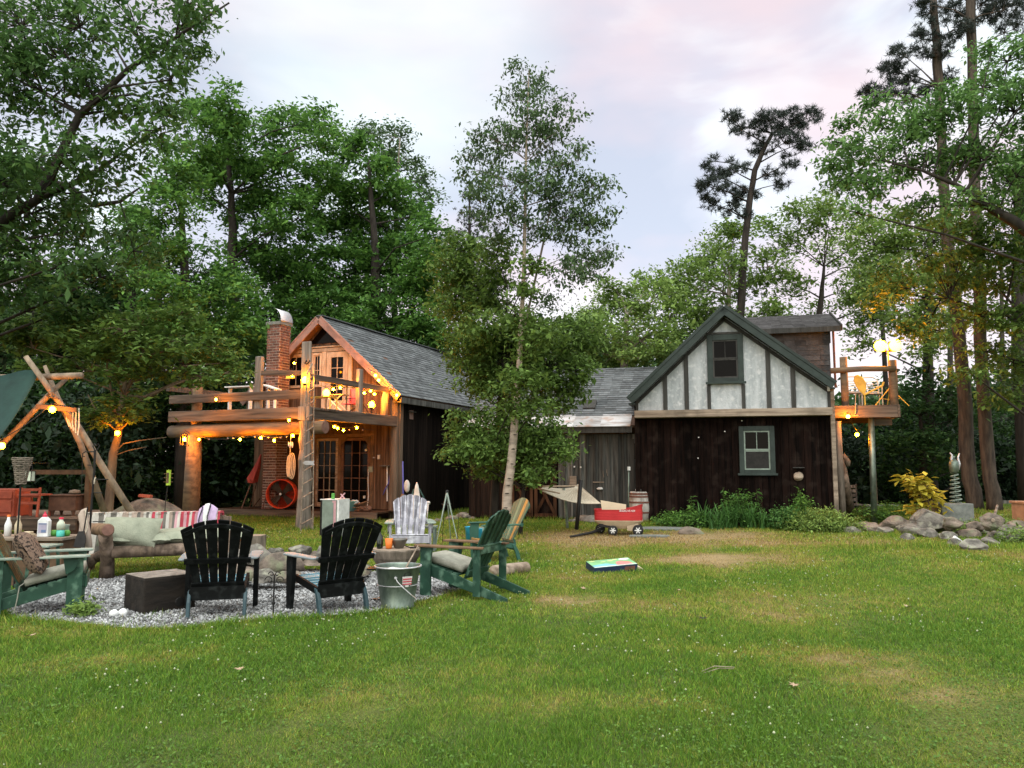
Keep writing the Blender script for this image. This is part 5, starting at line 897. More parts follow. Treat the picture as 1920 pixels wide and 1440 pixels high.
bush('yellow-green ferny plant at the foot of the yellow sapling', gz(1738, 18.2), .35, .28, G['leaf_yellow'], 40, 22, .06, None)
for px, Y, r, lb in ((1850, 17.2, .55, 'yellow-green ground plant among the rocks before the block'), (1885, 17.4, .55, 'yellow-green plant between the rocks near the wooden planter'), (1795, 16.9, .4, 'small fern between the big border boulders'), (1905, 15.2, .35, 'weeds at the right end of the rock border')):
    bush(lb, gz(px, Y), r, .26, G['leaf_bright'], 60, 26, .055, 'plants among the border rocks')
# ================================================================ CHAIRS (local: front = +y)
def plastic_chair(label, loc, rz, mback, mseat, mleg, stripes=None):
    o = thing('adirondack_chair', label, 'chair', (0, 0, 0), group='plastic adirondack chairs round the fire ring'); W[o] = I4.copy()
    # back: six slats fanned, leaning back; plane through (y=-.12,z=.33) leaning 24 deg
    A = Matrix.Translation((0, -.14, .30)) @ Matrix.Rotation(R(90 + 24), 4, 'X')     # local x across, y up the back, z towards the front(-)
    bk = MB(A); n = 6; H0, H1 = .02, .70
    xs0 = [-.235 + .47 * i / n for i in range(n + 1)]; xs1 = [-.345 + .69 * i / n for i in range(n + 1)]
    top = lambda x: .735 - .95 * x * x
    for i in range(n):
        g = .008; a0, a1, b0, b1 = xs0[i] + g / 2, xs0[i + 1] - g / 2, xs1[i] + g * .6, xs1[i + 1] - g * .6
        pl = [(a0, H0), (a1, H0), (b1, top(b1)), (b0 * .33 + b1 * .67, top(b0 * .33 + b1 * .67)), (b0 * .67 + b1 * .33, top(b0 * .67 + b1 * .33)), (b0, top(b0))]
        mm = stripes[i] if stripes else mback
        if stripes: q = MB(A); q.prism(pl, .016); q.build('back_slat', mm, o, bevel=.003)
        else: bk.prism(pl, .016)
    if not stripes: bk.build('back_slats', mback, o, bevel=.003)
    rl = MB(A)
    arc = [(x, top(x) - .075) for x in np.linspace(-.31, .31, 9)]; pts = arc + [(x, top(x) - .035) for x in np.linspace(.31, -.31, 9)]
    for k in range(8): rl.add([(arc[k][0], arc[k][1], .008), (arc[k + 1][0], arc[k + 1][1], .008), (pts[16 - k][0], pts[16 - k][1], .008), (pts[17 - k][0], pts[17 - k][1], .008), (arc[k][0], arc[k][1], .03), (arc[k + 1][0], arc[k + 1][1], .03), (pts[16 - k][0], pts[16 - k][1], .03), (pts[17 - k][0], pts[17 - k][1], .03)], [(0, 3, 2, 1), (4, 5, 6, 7), (0, 1, 5, 4), (1, 2, 6, 5), (2, 3, 7, 6), (3, 0, 4, 7)])
    rl.b(-.31, .31, .27, .32, .008, .036); rl.b(-.25, .25, .0, .05, .008, .034); rl.build('back_rails', mback, o)
    st = MB(); n = 7
    for i in range(n):
        y0 = -.115 + i * .068; z = .235 + .015 * i + (.0 if i < 6 else -.01); st.b(-.24, .24, y0, y0 + .066, z, z + .018)
    st.b(-.25, .25, .355, .375, .27, .345)
    if stripes:
        st.build('seat', stripes[1], o, bevel=.003)
    else: st.build('seat', mseat, o, bevel=.003)
    ra = MB(); ra.bar((-.25, -.19, .235), (-.25, .37, .32), .03, .07); ra.bar((.25, -.19, .235), (.25, .37, .32), .03, .07); ra.bar((-.255, -.18, .235), (.255, -.18, .235), .03, .13); ra.build('seat_frame', mback, o)
    for s in (-1, 1):
        lg = MB(); pr = [(-.155, .26), (-.10, .27), (-.14, .18), (-.20, .0), (-.255, .0), (-.215, .16)]
        lg.prism([(y - .02, z) for y, z in pr], .035, Matrix(((0, 0, 1, s * .262), (1, 0, 0, 0), (0, 1, 0, 0), (0, 0, 0, 1)))); lg.build('rear_leg', mleg, o, bevel=.006)
        lg = MB(); pr = [(.22, .56), (.36, .56), (.37, .50), (.345, .0), (.27, .0), (.23, .30)]
        lg.prism(pr, .05, Matrix(((0, 0, 1, s * .335), (1, 0, 0, 0), (0, 1, 0, 0), (0, 0, 0, 1)))); lg.build('front_leg', mback, o, bevel=.006)
        ar = MB(); pl = [(s * .27, -.20), (s * .335, -.26), (s * .375, -.22), (s * .40, .20), (s * .40, .36), (s * .36, .41), (s * .30, .41), (s * .275, .34)]
        if s < 0: pl = pl[::-1]
        ar.prism(pl, .022, Matrix.Translation((0, 0, .572))); ar.build('armrest', G['arm_sky_sheen'] if not stripes else mback, o, bevel=.007)
    place(o, loc, rz); return o
def wood_chair(label, loc, rz, m, marm, cush=None, slats=5, wid=.58, parts_m=None, group=None):
    o = thing('adirondack_chair', label, 'chair', (0, 0, 0), group=group); W[o] = I4.copy()
    for s in (-1, 1):
        q = MB(); x = s * wid / 2; q.prism([(-.72, .0), (-.60, .0), (.40, .27), (.40, .38), (.30, .38), (-.1, .26), (-.72, .05)], .028, Matrix(((0, 0, 1, x), (1, 0, 0, 0), (0, 1, 0, 0), (0, 0, 0, 1)))); q.build('side_rail', m, o, bevel=.003)
        q = MB(); q.b(s * (wid / 2 + .018), s * (wid / 2 + .045), .24, .38, 0, .565); q.build('front_leg', m, o, bevel=.003)
        q = MB(); q.prism([(.20, .56), (.36, .56), (.30, .44), (.23, .40)], .025, Matrix(((0, 0, 1, s * (wid / 2 + .06)), (1, 0, 0, 0), (0, 1, 0, 0), (0, 0, 0, 1)))); q.build('arm_bracket', m, o); q = MB(); q.b(s * (wid / 2 + .018), s * (wid / 2 + .042), -.40, -.31, .05, .566); q.build('rear_post', m, o)
        q = MB(); pl = [(s * (wid / 2 - .02), -.42), (s * (wid / 2 + .05), -.44), (s * (wid / 2 + .11), -.1), (s * (wid / 2 + .12), .40), (s * (wid / 2 + .09), .44), (s * (wid / 2 - .02), .44)]
        if s < 0: pl = pl[::-1]
        q.prism(pl, .022, Matrix.Translation((0, 0, .578))); q.build('armrest', marm, o, bevel=.004)
    q = MB()
    for i in range(6): y0 = .36 - i * .085; z = .375 - i * .022; q.box((0, y0, z + .01), (wid + .0, .075, .018), Matrix.Rotation(R(14), 3, 'X'))
    q.b(-wid / 2 - .015, wid / 2 + .015, .402, .42, .26, .375); q.build('seat', m, o, bevel=.003)
    A = Matrix.Translation((0, -.14, .22)) @ Matrix.Rotation(R(90 + 27), 4, 'X'); q = MB(A); w0, w1 = wid * .78, wid * 1.02
    for i in range(slats):
        a0 = -w0 / 2 + w0 * i / slats + .005; a1 = -w0 / 2 + w0 * (i + 1) / slats - .005; b0 = -w1 / 2 + w1 * i / slats + .006; b1 = -w1 / 2 + w1 * (i + 1) / slats - .006; tp = lambda x: .86 - 1.5 * x * x
        q.prism([(a0, 0), (a1, 0), (b1, tp(b1)), ((b0 * 2 + b1) / 3, tp((b0 * 2 + b1) / 3) + .01), ((b0 + b1 * 2) / 3, tp((b0 + 2 * b1) / 3) + .01), (b0, tp(b0))], .018)
    q.build('backrest', parts_m or m, o, bevel=.003)
    q = MB(A); q.b(-w0 / 2 - .02, w0 / 2 + .02, .05, .12, .010, .034); q.b(-w1 / 2 + .0, w1 / 2 - .0, .36, .43, .010, .034); q.build('back_rails', m, o)
    q = MB(); q.b(-wid / 2 - .05, wid / 2 + .05, -.36, -.335, .50, .566); q.build('cross_rail', m, o)
    if cush:
        q = MB()
        def cs(a, b_):
            x = (a - .5); y = (b_ - .5); e = (1 - (2 * abs(x)) ** 4) * (1 - (2 * abs(y)) ** 4); t_ = .055 + .035 * e - .018 * max(0, math.cos(x * 19)) * max(0, math.cos(y * 19)); return (x * .50, .12 + y * .52, .355 + y * .12 + t_)
        q.grid(cs, 16, 16, .06); c = q.build('seat_cushion', cush, o, smooth=True, bevel=0)
        q = MB(); q.tube([(.24, -.13, .33), (.29, -.17, .30), (.31, -.18, .18), (.30, -.20, .05)], .006, 5); q.build('cushion_tie', cush, c)
    place(o, loc, rz); return o
c1 = gp(409, 1160); plastic_chair('black-backed plastic adirondack seen from behind, beside the dark timber block', (c1.x - .09, c1.y + .25, 0), R(15), G['plastic_black'], G['seat_sky_sheen'], G['leg_sky_sheen'])
c2 = gp(622, 1152); plastic_chair('black-backed plastic adirondack turned towards the fire ring, beside the galvanised bucket', (c2.x - .04, c2.y + .22, 0), R(40), G['plastic_black'], G['seat_sky_sheen'], G['leg_sky_sheen'])
pg, po, pc = G['plastic_green'], G['plastic_orange'], G['plastic_cream']
c3 = gp(935, 1050); plastic_chair('green plastic adirondack with orange and cream stripes down its back', (c3.x, c3.y, 0), R(112), G['plastic_green'], G['plastic_orange'], G['plastic_green'], [pg, po, pg, pc, pg, pg])
c4 = gp(868, 1115); wood_chair('green wooden adirondack in profile with tufted grey seat cushion', (c4.x, c4.y, 0), R(64), G['green_chair'], G['cedar'], G['cushion_grey'], group='green wooden adirondack chairs')
c5 = gp(76, 1146); w5 = wood_chair('weathered green wooden adirondack at the left edge with pale arm', (c5.x, c5.y, 0), R(-64), G['green_chair'], G['green_pale'], G['cushion_grey'], group='green wooden adirondack chairs')
c6 = at(765, 960, 12.6); wood_chair('peeling pale grey wooden adirondack facing the camera', (c6.x, 12.9, 0), R(188), G['grey_paint'], G['green_pale'], None, parts_m=G['grey_paint'])
# leopard pillow on the left chair
p = at(62, 1040, 8.1); o = thing('pillow', 'leopard print pillow leaning in the left green chair', 'pillow', p); q = MB(Matrix.Translation(at(58, 1036, 7.95)) @ Matrix.Rotation(R(-64), 4, 'Z') @ Matrix.Rotation(R(-58), 4, 'X'))
def pil(w_, h_, t_): return lambda a, b_: ((a - .5) * w_, (b_ - .5) * h_, t_ * (max(0, 1 - (2 * a - 1) ** 4) * max(0, 1 - (2 * b_ - 1) ** 4)) ** .6 + .006 * math.sin(a * 17 + b_ * 9))
q.grid(pil(.46, .46, .09), 14, 14); q.grid(lambda a, b_: (lambda v: (v[0], v[1], -v[2]))(pil(.46, .46, .09)(a, b_)), 14, 14); q.build('cover', G['leopard'], o, smooth=True)
# ---------------------------------------------------------------- timber block
c = gp(278, 1150); c.y += .25; o = thing('timber_block', 'dark chunky sawn timber block with a knot hole on the gravel', 'block', c, R(47)); B = W[o]
q = MB(B); q.b(-.27, .27, -.25, .25, 0, .36); q.build('block', G['char_wood'], o, bevel=.018, seg=2)
q = MB(B); q.b(-.265, .265, -.245, .245, .3605, .366); q.build('sawn_top', G['grey_post'], o)
q = MB(B); q.lathe([(.05, 0), (.045, .004), (.02, .005)], (.10, -.252, .09), 12, Matrix.Rotation(R(90), 3, 'X')); q.build('knot_hole', G['iron'], o)
for i, (px, py, r) in enumerate(((213, 1158, .045), (230, 1156, .045))):
    c = gp(px, py); o = tag(MB().blob(c + Vector((0, 0, .035)), r, 2, .06, flat=None).build('plastic_bottle', G['bottle_white'], smooth=True), ('crumpled clear bottle lying on the grass edge left of the timber block', 'pale plastic bottle end touching the timber block')[i], 'bottle')
bush('clump of yellow-green grass by the leg of the left chair', gp(155, 1155), .13, .10, G['leaf_bright'], 40, 14, .05, None, name='grass_clump', tr=.05, cat='plant')
# ---------------------------------------------------------------- iron scroll stake
c = gp(512, 1158); o = thing('scroll_stake', 'wrought iron scroll stake standing between the two black chairs', 'garden stake', c); q = MB(Matrix.Translation(c)); q.tube([(0, 0, 0), (0, 0, .42)], .008, 6); q.blob((0, 0, .14), .022, 1, .1); q.build('rod', G['iron'], o); q = MB(Matrix.Translation(c))
def spiral(x0, z0, r, s, t=1): return [(x0 + s * r * (1 - k / 14) * math.cos(k * .55), 0, z0 + t * r * (1 - k / 14) * math.sin(k * .55)) for k in range(12)]
for x0, z0, r, s, t in ((-.05, .36, .045, -1, 1), (.05, .36, .045, 1, 1), (-.045, .29, .04, -1, -1), (.045, .29, .04, 1, -1), (-.03, .42, .03, -1, 1), (.03, .42, .03, 1, 1), (-.03, .20, .025, -1, 1), (.03, .20, .025, 1, 1)): q.tube(spiral(x0, z0, r, s, t), .005, 5)
q.build('scrolls', G['iron'], o)
# ---------------------------------------------------------------- fire ring stones
ctr = gp(556, 1088); RR = .82; n = 17; RINGS = []
for i in range(n):
    a = 2 * math.pi * i / n + .1; r = random.uniform(.13, .20); p = Vector((ctr.x + RR * math.cos(a), ctr.y + RR * .95 * math.sin(a), r * .55))
    q = MB(); q.blob(p, r, 4, .16, 1.6, Matrix.Rotation(random.uniform(0, 3), 3, 'Z'), (1.15, .9, .85), flat=.0, cuts=6); s = math.sin(a)
    lb = 'fieldstone in the near side of the fire ring, low and grey' if s < -.3 else ('fieldstone in the far side of the fire ring' if s > .3 else 'fieldstone at the side of the fire ring'); grp_ = 'near stones of the fire ring' if s < -.3 else ('far stones of the fire ring' if s > .3 else 'side stones of the fire ring')
    RINGS.append((grp_, p.x, tag(q.build('fire_ring_stone', G['rock_warm' if i % 3 else 'rock']), lb, 'stone', grp_)))
for i in range(7):
    a = R(30 + i * 24); r = random.uniform(.11, .16); p = Vector((ctr.x + RR * .98 * math.cos(a), ctr.y + RR * .93 * math.sin(a), .27)); q = MB(); q.blob(p, r, 4, .16, 1.6, None, (1.1, .9, .75), cuts=6); RINGS.append(('upper stones of the fire ring', p.x, tag(q.build('fire_ring_stone', G['rock']), 'x', 'stone', 'upper stones of the fire ring')))
for g_ in sorted(set(r_[0] for r_ in RINGS)):
    L_ = sorted([r_ for r_ in RINGS if r_[0] == g_], key=lambda r_: r_[1]); od = ('first', 'second', 'third', 'fourth', 'fifth', 'sixth', 'seventh', 'eighth')
    for k, r_ in enumerate(L_): r_[2]['label'] = 'fieldstone of the fire ring, %s from the left among the %s' % (od[k], g_.replace(' of the fire ring', ''))
q = MB(); c = gp(528, 1095); q.blob(c + Vector((0, 0, .16)), .27, 3, .10, 1.2, None, (1.1, .5, .9), flat=0); tag(q.build('boulder', G['rock_warm'], smooth=True), 'big smooth grey boulder behind the scroll stake', 'boulder')
q = MB(); c = gp(432, 1062); q.blob(gp(470, 1085) + Vector((0, .2, .18)), .25, 3, .12, 1.4, None, (1, .8, 1), flat=0); tag(q.build('boulder', G['rock'], smooth=True), 'grey boulder right of the left black chair arm', 'boulder')
# ---------------------------------------------------------------- stump stool behind
c = gp(472, 1052); o = thing('tree_stump', 'pale sawn stump with rough bark behind the left black chair', 'stump', c); q = MB(Matrix.Translation(c)); q.tube([(0, 0, 0), (0, 0, .2), (0, 0, .40)], [.235, .21, .20], 22, wob=.06); q.build('bark', G['stump'], o); q = MB(Matrix.Translation(c)); q.lathe([(.19, .401), (.0, .404)], (0, 0, 0), 20); q.build('cut_face', G['weather_trim'], o)
# ---------------------------------------------------------------- galvanised bucket
c = gp(742, 1143); c.y += .12; o = thing('metal_bucket', 'dented galvanised bucket with rope pull and striped tag beside the green chair', 'bucket', c); B = Matrix.Translation(c)
q = MB(B); q.lathe([(.175, 0), (.18, .02), (.172, .03), (.235, .42), (.243, .425), (.243, .44), (.232, .44), (.226, .42), (.168, .04), (0, .035)], n=36); q.build('pail', G['galv'], o, smooth=True)
q = MB(B); q.tube([(.245 * math.cos(t), .245 * math.sin(t), .433) for t in np.linspace(0, 6.283, 30)], .009, 6); q.tube([(.212 * math.cos(t), .212 * math.sin(t), .245) for t in np.linspace(0, 6.283, 30)], .0045, 5); q.build('rim', G['tin'], o, smooth=True)
q = MB(B); hp_ = [(.0 + .01, -.223, .335), (.03, -.235, .30), (.10, -.245, .235), (.17, -.225, .17), (.215, -.17, .12)]; q.tube(hp_, .005, 6); q.blob((.01, -.222, .335), .018, 1, 0); q.build('handle', G['tin'], o)
A = B @ Matrix.Rotation(R(33), 4, 'Z') @ Matrix.Translation((0, -.226, .30)) @ Matrix.Rotation(R(90 + 8), 4, 'X'); q = MB(A); q.prism([(-.055, .05), (-.05, -.035), (-.02, -.06), (.02, -.06), (.05, -.035), (.055, .05)], .006); tg = q.build('tag', G['white_plastic'], o)
q = MB(A); 
for y_ in (-.035, -.008, .018): q.b(-.05, .05, y_, y_ + .012, .003, .007)
q.build('red_stripes', G['stripe_red'], tg); q = MB(A); q.b(-.033, -.022, -.052, -.040, .004, .008); q.b(.022, .033, -.052, -.040, .004, .008); q.tube([(-.04, .05, 0), (-.03, .085, .01), (.0, .10, .01), (.03, .085, .01), (.04, .05, 0)], .004, 5); q.build('clip', G['iron'], tg)
q = MB(); a = at(757, 1072, c.y); b_ = at(784, 1023, c.y + .15); q.tube([at(755, 1100, c.y), a, b_], [.010, .010, .007], 6); tag(q.build('stick', G['weather_trim'], smooth=True), 'pale stick poking out of the galvanised bucket', 'stick')
q = MB(); q.blob(at(737, 1067, c.y) , .06, 2, .3, 2, None, (1.4, 1, .3)); q.build('plastic_bag', G['white_plastic'], smooth=True); tag(bpy.data.objects['plastic_bag'], 'crumpled white bag in the top of the galvanised bucket', 'bag')
q = MB(); q.prism([(-.2, -.10), (.22, -.16), (.24, .1), (-.05, .14)], .015, Matrix.Translation(gp(735, 1125) + Vector((-.02, .0, .02)))); tag(q.build('metal_scrap', G['iron']), 'dark flat metal scrap on the gravel behind the bucket', 'scrap')
# ---------------------------------------------------------------- stump table with drinks
c = at(742, 1040, 9.3); c.z = 0; o = thing('slab_table', 'thick round wooden slab table on a black stand behind the bucket', 'table', c); B = Matrix.Translation(c); tz_ = at(742, 1028, 9.3).z
q = MB(B); q.tube([(0, 0, tz_ - .17), (0, 0, tz_ - .10), (0, 0, tz_ - .015), (0, 0, tz_)], [.235, .27, .29, .28], 26, wob=.02); q.build('slab', G['stump'], o)
q = MB(B); q.lathe([(.28, tz_ + .001), (0, tz_ + .004)], n=24); q.build('slab_top', G['weather_trim'], o)
q = MB(B); q.lathe([(.12, 0), (.14, .06), (.08, .12), (.08, .20), (.22, tz_ - .19), (.2, tz_ - .172)], n=20); q.b(-.32, .10, -.12, .1, tz_ - .24, tz_ - .222); q.build('stand', G['iron'], o)
B2 = Matrix.Translation(at(705, 1028, 9.25).copy()); z_ = tz_ + .006
def tabp(px, Y): p = at(px, 1028, Y); return Matrix.Translation((p.x, p.y, z_))
q = MB(tabp(712, 9.25)); q.lathe([(.036, 0), (.038, .02), (.038, .13), (.014, .17), (.013, .22), (.016, .222), (.016, .235), (0, .236)], n=18); o = q.build('wine_bottle', G['wine_glass'], smooth=True); tag(o, 'dark green glass bottle on the round slab table', 'bottle')
q = MB(tabp(729, 9.22)); q.lathe([(.033, 0), (.036, .004), (.048, .115), (.045, .115), (.034, .008), (0, .007)], n=20); tag(q.build('cup', G['orange_cup'], smooth=True), 'bright orange plastic cup on the round slab table', 'cup')
q = MB(tabp(748, 9.28)); q.lathe([(.05, 0), (.055, .006), (.098, .09), (.104, .105), (.099, .107), (.05, .014), (0, .012)], n=26); tag(q.build('bowl', G['bowl_metal'], smooth=True), 'dull metal bowl on the round slab table', 'bowl')
q = MB(); p = at(768, 1027, 9.2); q.tube([(p.x - .06, p.y, z_ + .035), (p.x + .02, p.y - .02, z_ + .012)], .007, 6); q.tube([(p.x + .0, p.y + .03, z_ + .01), (p.x + .09, p.y + .01, z_ + .012)], .011, 6); tag(q.build('tongs', G['iron'], smooth=True), 'dark tongs lying right of the metal bowl', 'tongs')
# ---------------------------------------------------------------- fire tripod
t0 = at(838, 926, 14.3); o = thing('campfire_tripod', 'grey iron campfire tripod with hanging ring in front of the dark wall', 'tripod', (t0.x, t0.y, 0))
for px, py, Y in ((815, 1022, 13.9), (862, 1018, 14.0), (846, 1012, 14.8)):
    p = at(px, py, Y); p.z = 0; q = MB(); q.tube([p, p.lerp(t0, .45), t0 + Vector((0, 0, .03))], [.009, .009, .018], 6); q.build('leg', G['sage_metal'], o)
q = MB(); q.tube([at(837, 945, 14.3) + Vector((.09 * math.cos(t), .09 * math.sin(t), 0)) for t in np.linspace(0, 6.283, 18)], .006, 5); q.tube([t0, at(838, 944, 14.3)], .004, 5); q.blob(t0 + Z * .04, .035, 1, .3); q.build('hanging_ring', G['iron'], o)
c = gp(826, 1020)
for px, Y in ((829, 13.6), (857, 13.7)):
    q = MB(); a = at(px, 930, Y); b_ = at(px + 14, 930, Y); q.tube([(a.x, Y, 0), (a.x + .04, Y, .75)], .005, 5); tag(q.build('metal_rod', G['iron']), 'thin black rod stuck in the lawn ' + ('under the left leg of the tripod' if px < 840 else 'under the right leg of the tripod'), 'rod')
# ---------------------------------------------------------------- log on the lawn
q = MB(); a = gp(925, 1082); b_ = gp(988, 1074); q.tube([a + Z * .07, a.lerp(b_, .5) + Z * .08, b_ + Z * .075], [.085, .08, .075], 14, wob=.05); o = q.build('log', G['weather_trim'], smooth=True); tag(o, 'pale split log lying on the grass behind the green chair', 'log')
# ---------------------------------------------------------------- printed box
c = gp(1150, 1072); o = thing('printed_box', 'flat colourful printed carton lying on the lawn', 'box', c, R(15)); B = Matrix.Translation(c + Vector((0, .12, .02))) @ Matrix.Rotation(R(17), 4, 'Z') @ Matrix.Rotation(R(10), 4, 'X') @ Matrix.Rotation(R(-3), 4, 'Y')
q = MB(B); q.b(-.34, .32, -.16, .16, 0, .095); q.build('carton', G['box_navy'], o, bevel=.003)
q = MB(B); q.b(-.337, .317, -.157, .157, .0955, .0975); tp_ = q.build('printed_top', G['box_green'], o)
q = MB(B); q.prism([(-.33, -.155), (.05, -.155), (.0, -.08), (-.12, -.02), (-.2, -.04), (-.33, -.06)], .001, Matrix.Translation((0, 0, .0985))); q.build('blue_print', G['box_blue'], tp_)
q = MB(B); q.prism([(.02, -.12), (.27, -.14), (.25, -.02), (.13, .04), (.05, .0)], .001, Matrix.Translation((0, 0, .099))); q.build('red_print', G['box_red'], tp_)
q = MB(B)
for x, y, a_, b2 in ((-.27, .11, .05, .015), (-.12, .06, .04, .012), (.0, .08, .05, .018), (.08, .11, .04, .015)): q.prism([(x + a_ * math.cos(t), y + b2 * math.sin(t)) for t in np.linspace(0, 5.8, 10)], .001, Matrix.Translation((0, 0, .0995)))
q.build('yellow_print', G['box_yellow'], tp_)
q = MB(B); q.prism([(.22 + .08 * math.cos(t), .10 + .04 * math.sin(t)) for t in np.linspace(0, 5.9, 14)], .001, Matrix.Translation((0, 0, .0995))); q.b(-.335, .315, -.155, -.135, .1, .1008); q.build('white_print', G['bottle_white'], tp_)
q = MB(B); q.b(.12, .28, -.1625, -.1605, .02, .075); q.build('side_print', G['rust'], o)
q = MB(B @ Matrix.Rotation(R(6), 4, 'Y')); q.b(.325, .43, -.12, .15, .02, .045); q.b(.324, .36, -.15, -.1, .01, .08); q.build('cardboard_insert', G['cardboard'], o)
# ---------------------------------------------------------------- log sofa
sf = thing('log_sofa', 'rustic log sofa frame across the gravel with sage cushions', 'sofa', gp(350, 1065)); SY = 10.9
Lp, Rp = at(200, 1000, 10.2), at(505, 1000, 11.0)
fl0 = gp(200, 1086)
q = MB(); q.tube([fl0 - Z * .01, fl0 + Z * .25, at(198, 1003, 10.1)], [.095, .085, .085], 12, wob=.05); q.build('front_leg', G['bark_log'], sf, smooth=True)
fr0 = gp(432, 1078); q = MB(); q.tube([fr0, fr0 + Z * .6], [.10, .09], 12, wob=.05); q.build('front_leg', G['bark_log'], sf, smooth=True)
arm0 = at(202, 994, 9.95); arm1 = at(165, 990, 11.0); q = MB(); q.tube([arm0, arm0.lerp(arm1, .5), arm1], [.08, .08, .07], 14, wob=.03); q.build('arm_log', G['log_h'], sf, smooth=True); q = MB(); dirn = (arm0 - arm1).normalized(); q.tube([arm0, arm0 + dirn * .006], [.072, .068], 16); q.build('arm_log_end', G['log_end'], sf)

s0 = at(210, 1036, 10.3); s1 = Vector((fr0.x, fr0.y + .05, s0.z + .02)); q = MB(); q.tube([s0, s0.lerp(s1, .5), s1], [.075, .085, .08], 12, wob=.04); q.tube([at(170, 1050, 10.9), at(205, 1035, 10.3)], .07, 10); q.build('seat_log', G['bark_log'], sf, smooth=True)
q = MB(); bl0 = at(160, 972, 11.3); bl1 = at(424, 968, 11.9); q.tube([bl0 - Z * .05, bl1 - Z * .05], [.07, .07], 10, wob=.04); q.tube([at(168, 1085, 11.2) * 1.0, at(162, 1000, 11.3)], .08, 10, wob=.05); q.tube([Vector((bl1.x, bl1.y, 0)), bl1], .08, 10, wob=.05); q.tube([gp(150, 1080), at(176, 1046, 10.6)], .07, 10); q.build('back_frame', G['bark_log'], sf, smooth=True)
q = MB()
for k in range(5): a = s0.lerp(s1, .05 + k * .22); q.bar(a + Vector((0, 0, .06)), a + Vector((0, .85, .02)), .10, .03)
q.build('seat_slats', G['dark_wood'], sf)
def cushion(mb, A, w_, h_, t_):
    f = pil(w_, h_, t_); mb2 = MB(A); mb2.grid(f, 20, 14); mb2.grid(lambda a, b_: (lambda v: (v[0], v[1], -v[2] * .8))(f(a, b_)), 20, 14); return mb2
cs0 = [(.62, .60), (.62, .60), (.62, .60)]
for k in range(3):
    p = s0.lerp(s1, .17 + .32 * k) + Vector((0, .36, .15)); A = Matrix.Translation(p) @ Matrix.Rotation(R(12), 4, 'Z') @ Matrix.Rotation(R(2), 4, 'X'); o = cushion(None, A, .74, .74, .10).build('seat_cushion', G['cushion_sage'], smooth=True)
    tag(o, ('sage seat cushion at the left end of the log sofa', 'middle sage seat cushion of the log sofa', 'sage seat cushion behind the left black chair')[k], 'cushion', 'seat cushions of the log sofa')
p = at(243, 998, 10.55); A = Matrix.Translation(p) @ Matrix.Rotation(R(-4), 4, 'Y') @ Matrix.Rotation(R(62), 4, 'X') @ Matrix.Rotation(R(-6), 4, 'Z'); o = cushion(None, A, .80, .42, .14).build('pillow', G['cushion_sage'], smooth=True); tag(o, 'plump sage pillow slumped against the left arm of the log sofa', 'pillow')
# striped rug over the back
rg = thing('striped_blanket', 'striped rag blanket draped over the back of the log sofa', 'blanket', bl0); cols = ['stripe_' + k for k in 'tan cream grey tan cream cream grey grey cream cream grey grey cream cream tan tan cream tan tan grey tan cream grey cream red cream tan red grey cream tan grey pink cream red pink red cream red pink cream grey red cream pink red cream red'.split()]
n = len(cols); top0 = at(158, 962, 11.25); top1 = at(418, 959, 11.85)
def rug(m_idx):
    t0_, t1_ = m_idx / n, (m_idx + 1) / n
    def f(a, b_):
        t = t0_ + (t1_ - t0_) * a; p = top0.lerp(top1, t); fall = b_ * 1.05; x = .012 * math.sin(t * 60 + b_ * 5)
        if fall < .5: return p + Vector((0, -.10 + x - .12 * fall, -.02 - fall))
        return p + Vector((0, -.16 + x, -.52)) + Vector((0, .0, -(fall - .5) * .1))
    return f
uq = sorted(set(cols)); q = MB(); mi = []
for k, c_ in enumerate(cols):
    f0 = len(q.f); q.grid(rug(k), 3, 8, .006); t = (k + .5) / n; p = top0.lerp(top1, t); w_ = (top1 - top0).length / n; q.box(p + Vector((0, -.03, -.005)), (w_ * .995, .15, .03)); q.box(p + Vector((0, .05, -.22)), (w_ * .99, .012, .42)); mi += [uq.index(c_)] * (len(q.f) - f0)
ro_ = q.build('cloth', G[uq[0]], rg)
for c_ in uq[1:]: ro_.data.materials.append(G[c_])
ro_.data.polygons.foreach_set('material_index', mi)
o = thing('throw', 'lilac and white throw with black lines over the right end of the sofa back', 'throw', at(400, 975, 11.6)); q = MB(); ta, tb_ = at(382, 956, 11.6), at(416, 956, 11.7)
q.grid(lambda a, b_: ta.lerp(tb_, a) + Vector((0, -.14 - .08 * math.sin(b_ * 3.1), .07 * math.sin(a * 3.14) + .02 - .42 * b_ ** 1.3)), 10, 10, .01); th = q.build('cloth', G['lilac_cloth'], o, smooth=True)
q = MB(); q.grid(lambda a, b_: ta.lerp(tb_, .3 + .28 * a) + Vector((0, -.153 - .08 * math.sin(b_ * 3.1), .07 * math.sin((.3 + .28 * a) * 3.14) + .03 - .42 * b_ ** 1.3)), 5, 10, .006); q.build('white_band', G['bottle_white'], th, smooth=True)
q = MB(); 
for t in (.16, .6): q.tube([ta.lerp(tb_, t + .05 * math.sin(k)) + Vector((0, -.165 - .08 * math.sin(k / 8 * 3.1), .07 * math.sin(t * 3.14) + .03 - .42 * (k / 8) ** 1.3)) for k in range(9)], .008, 5)
q.build('black_pattern', G['black_line'], th)
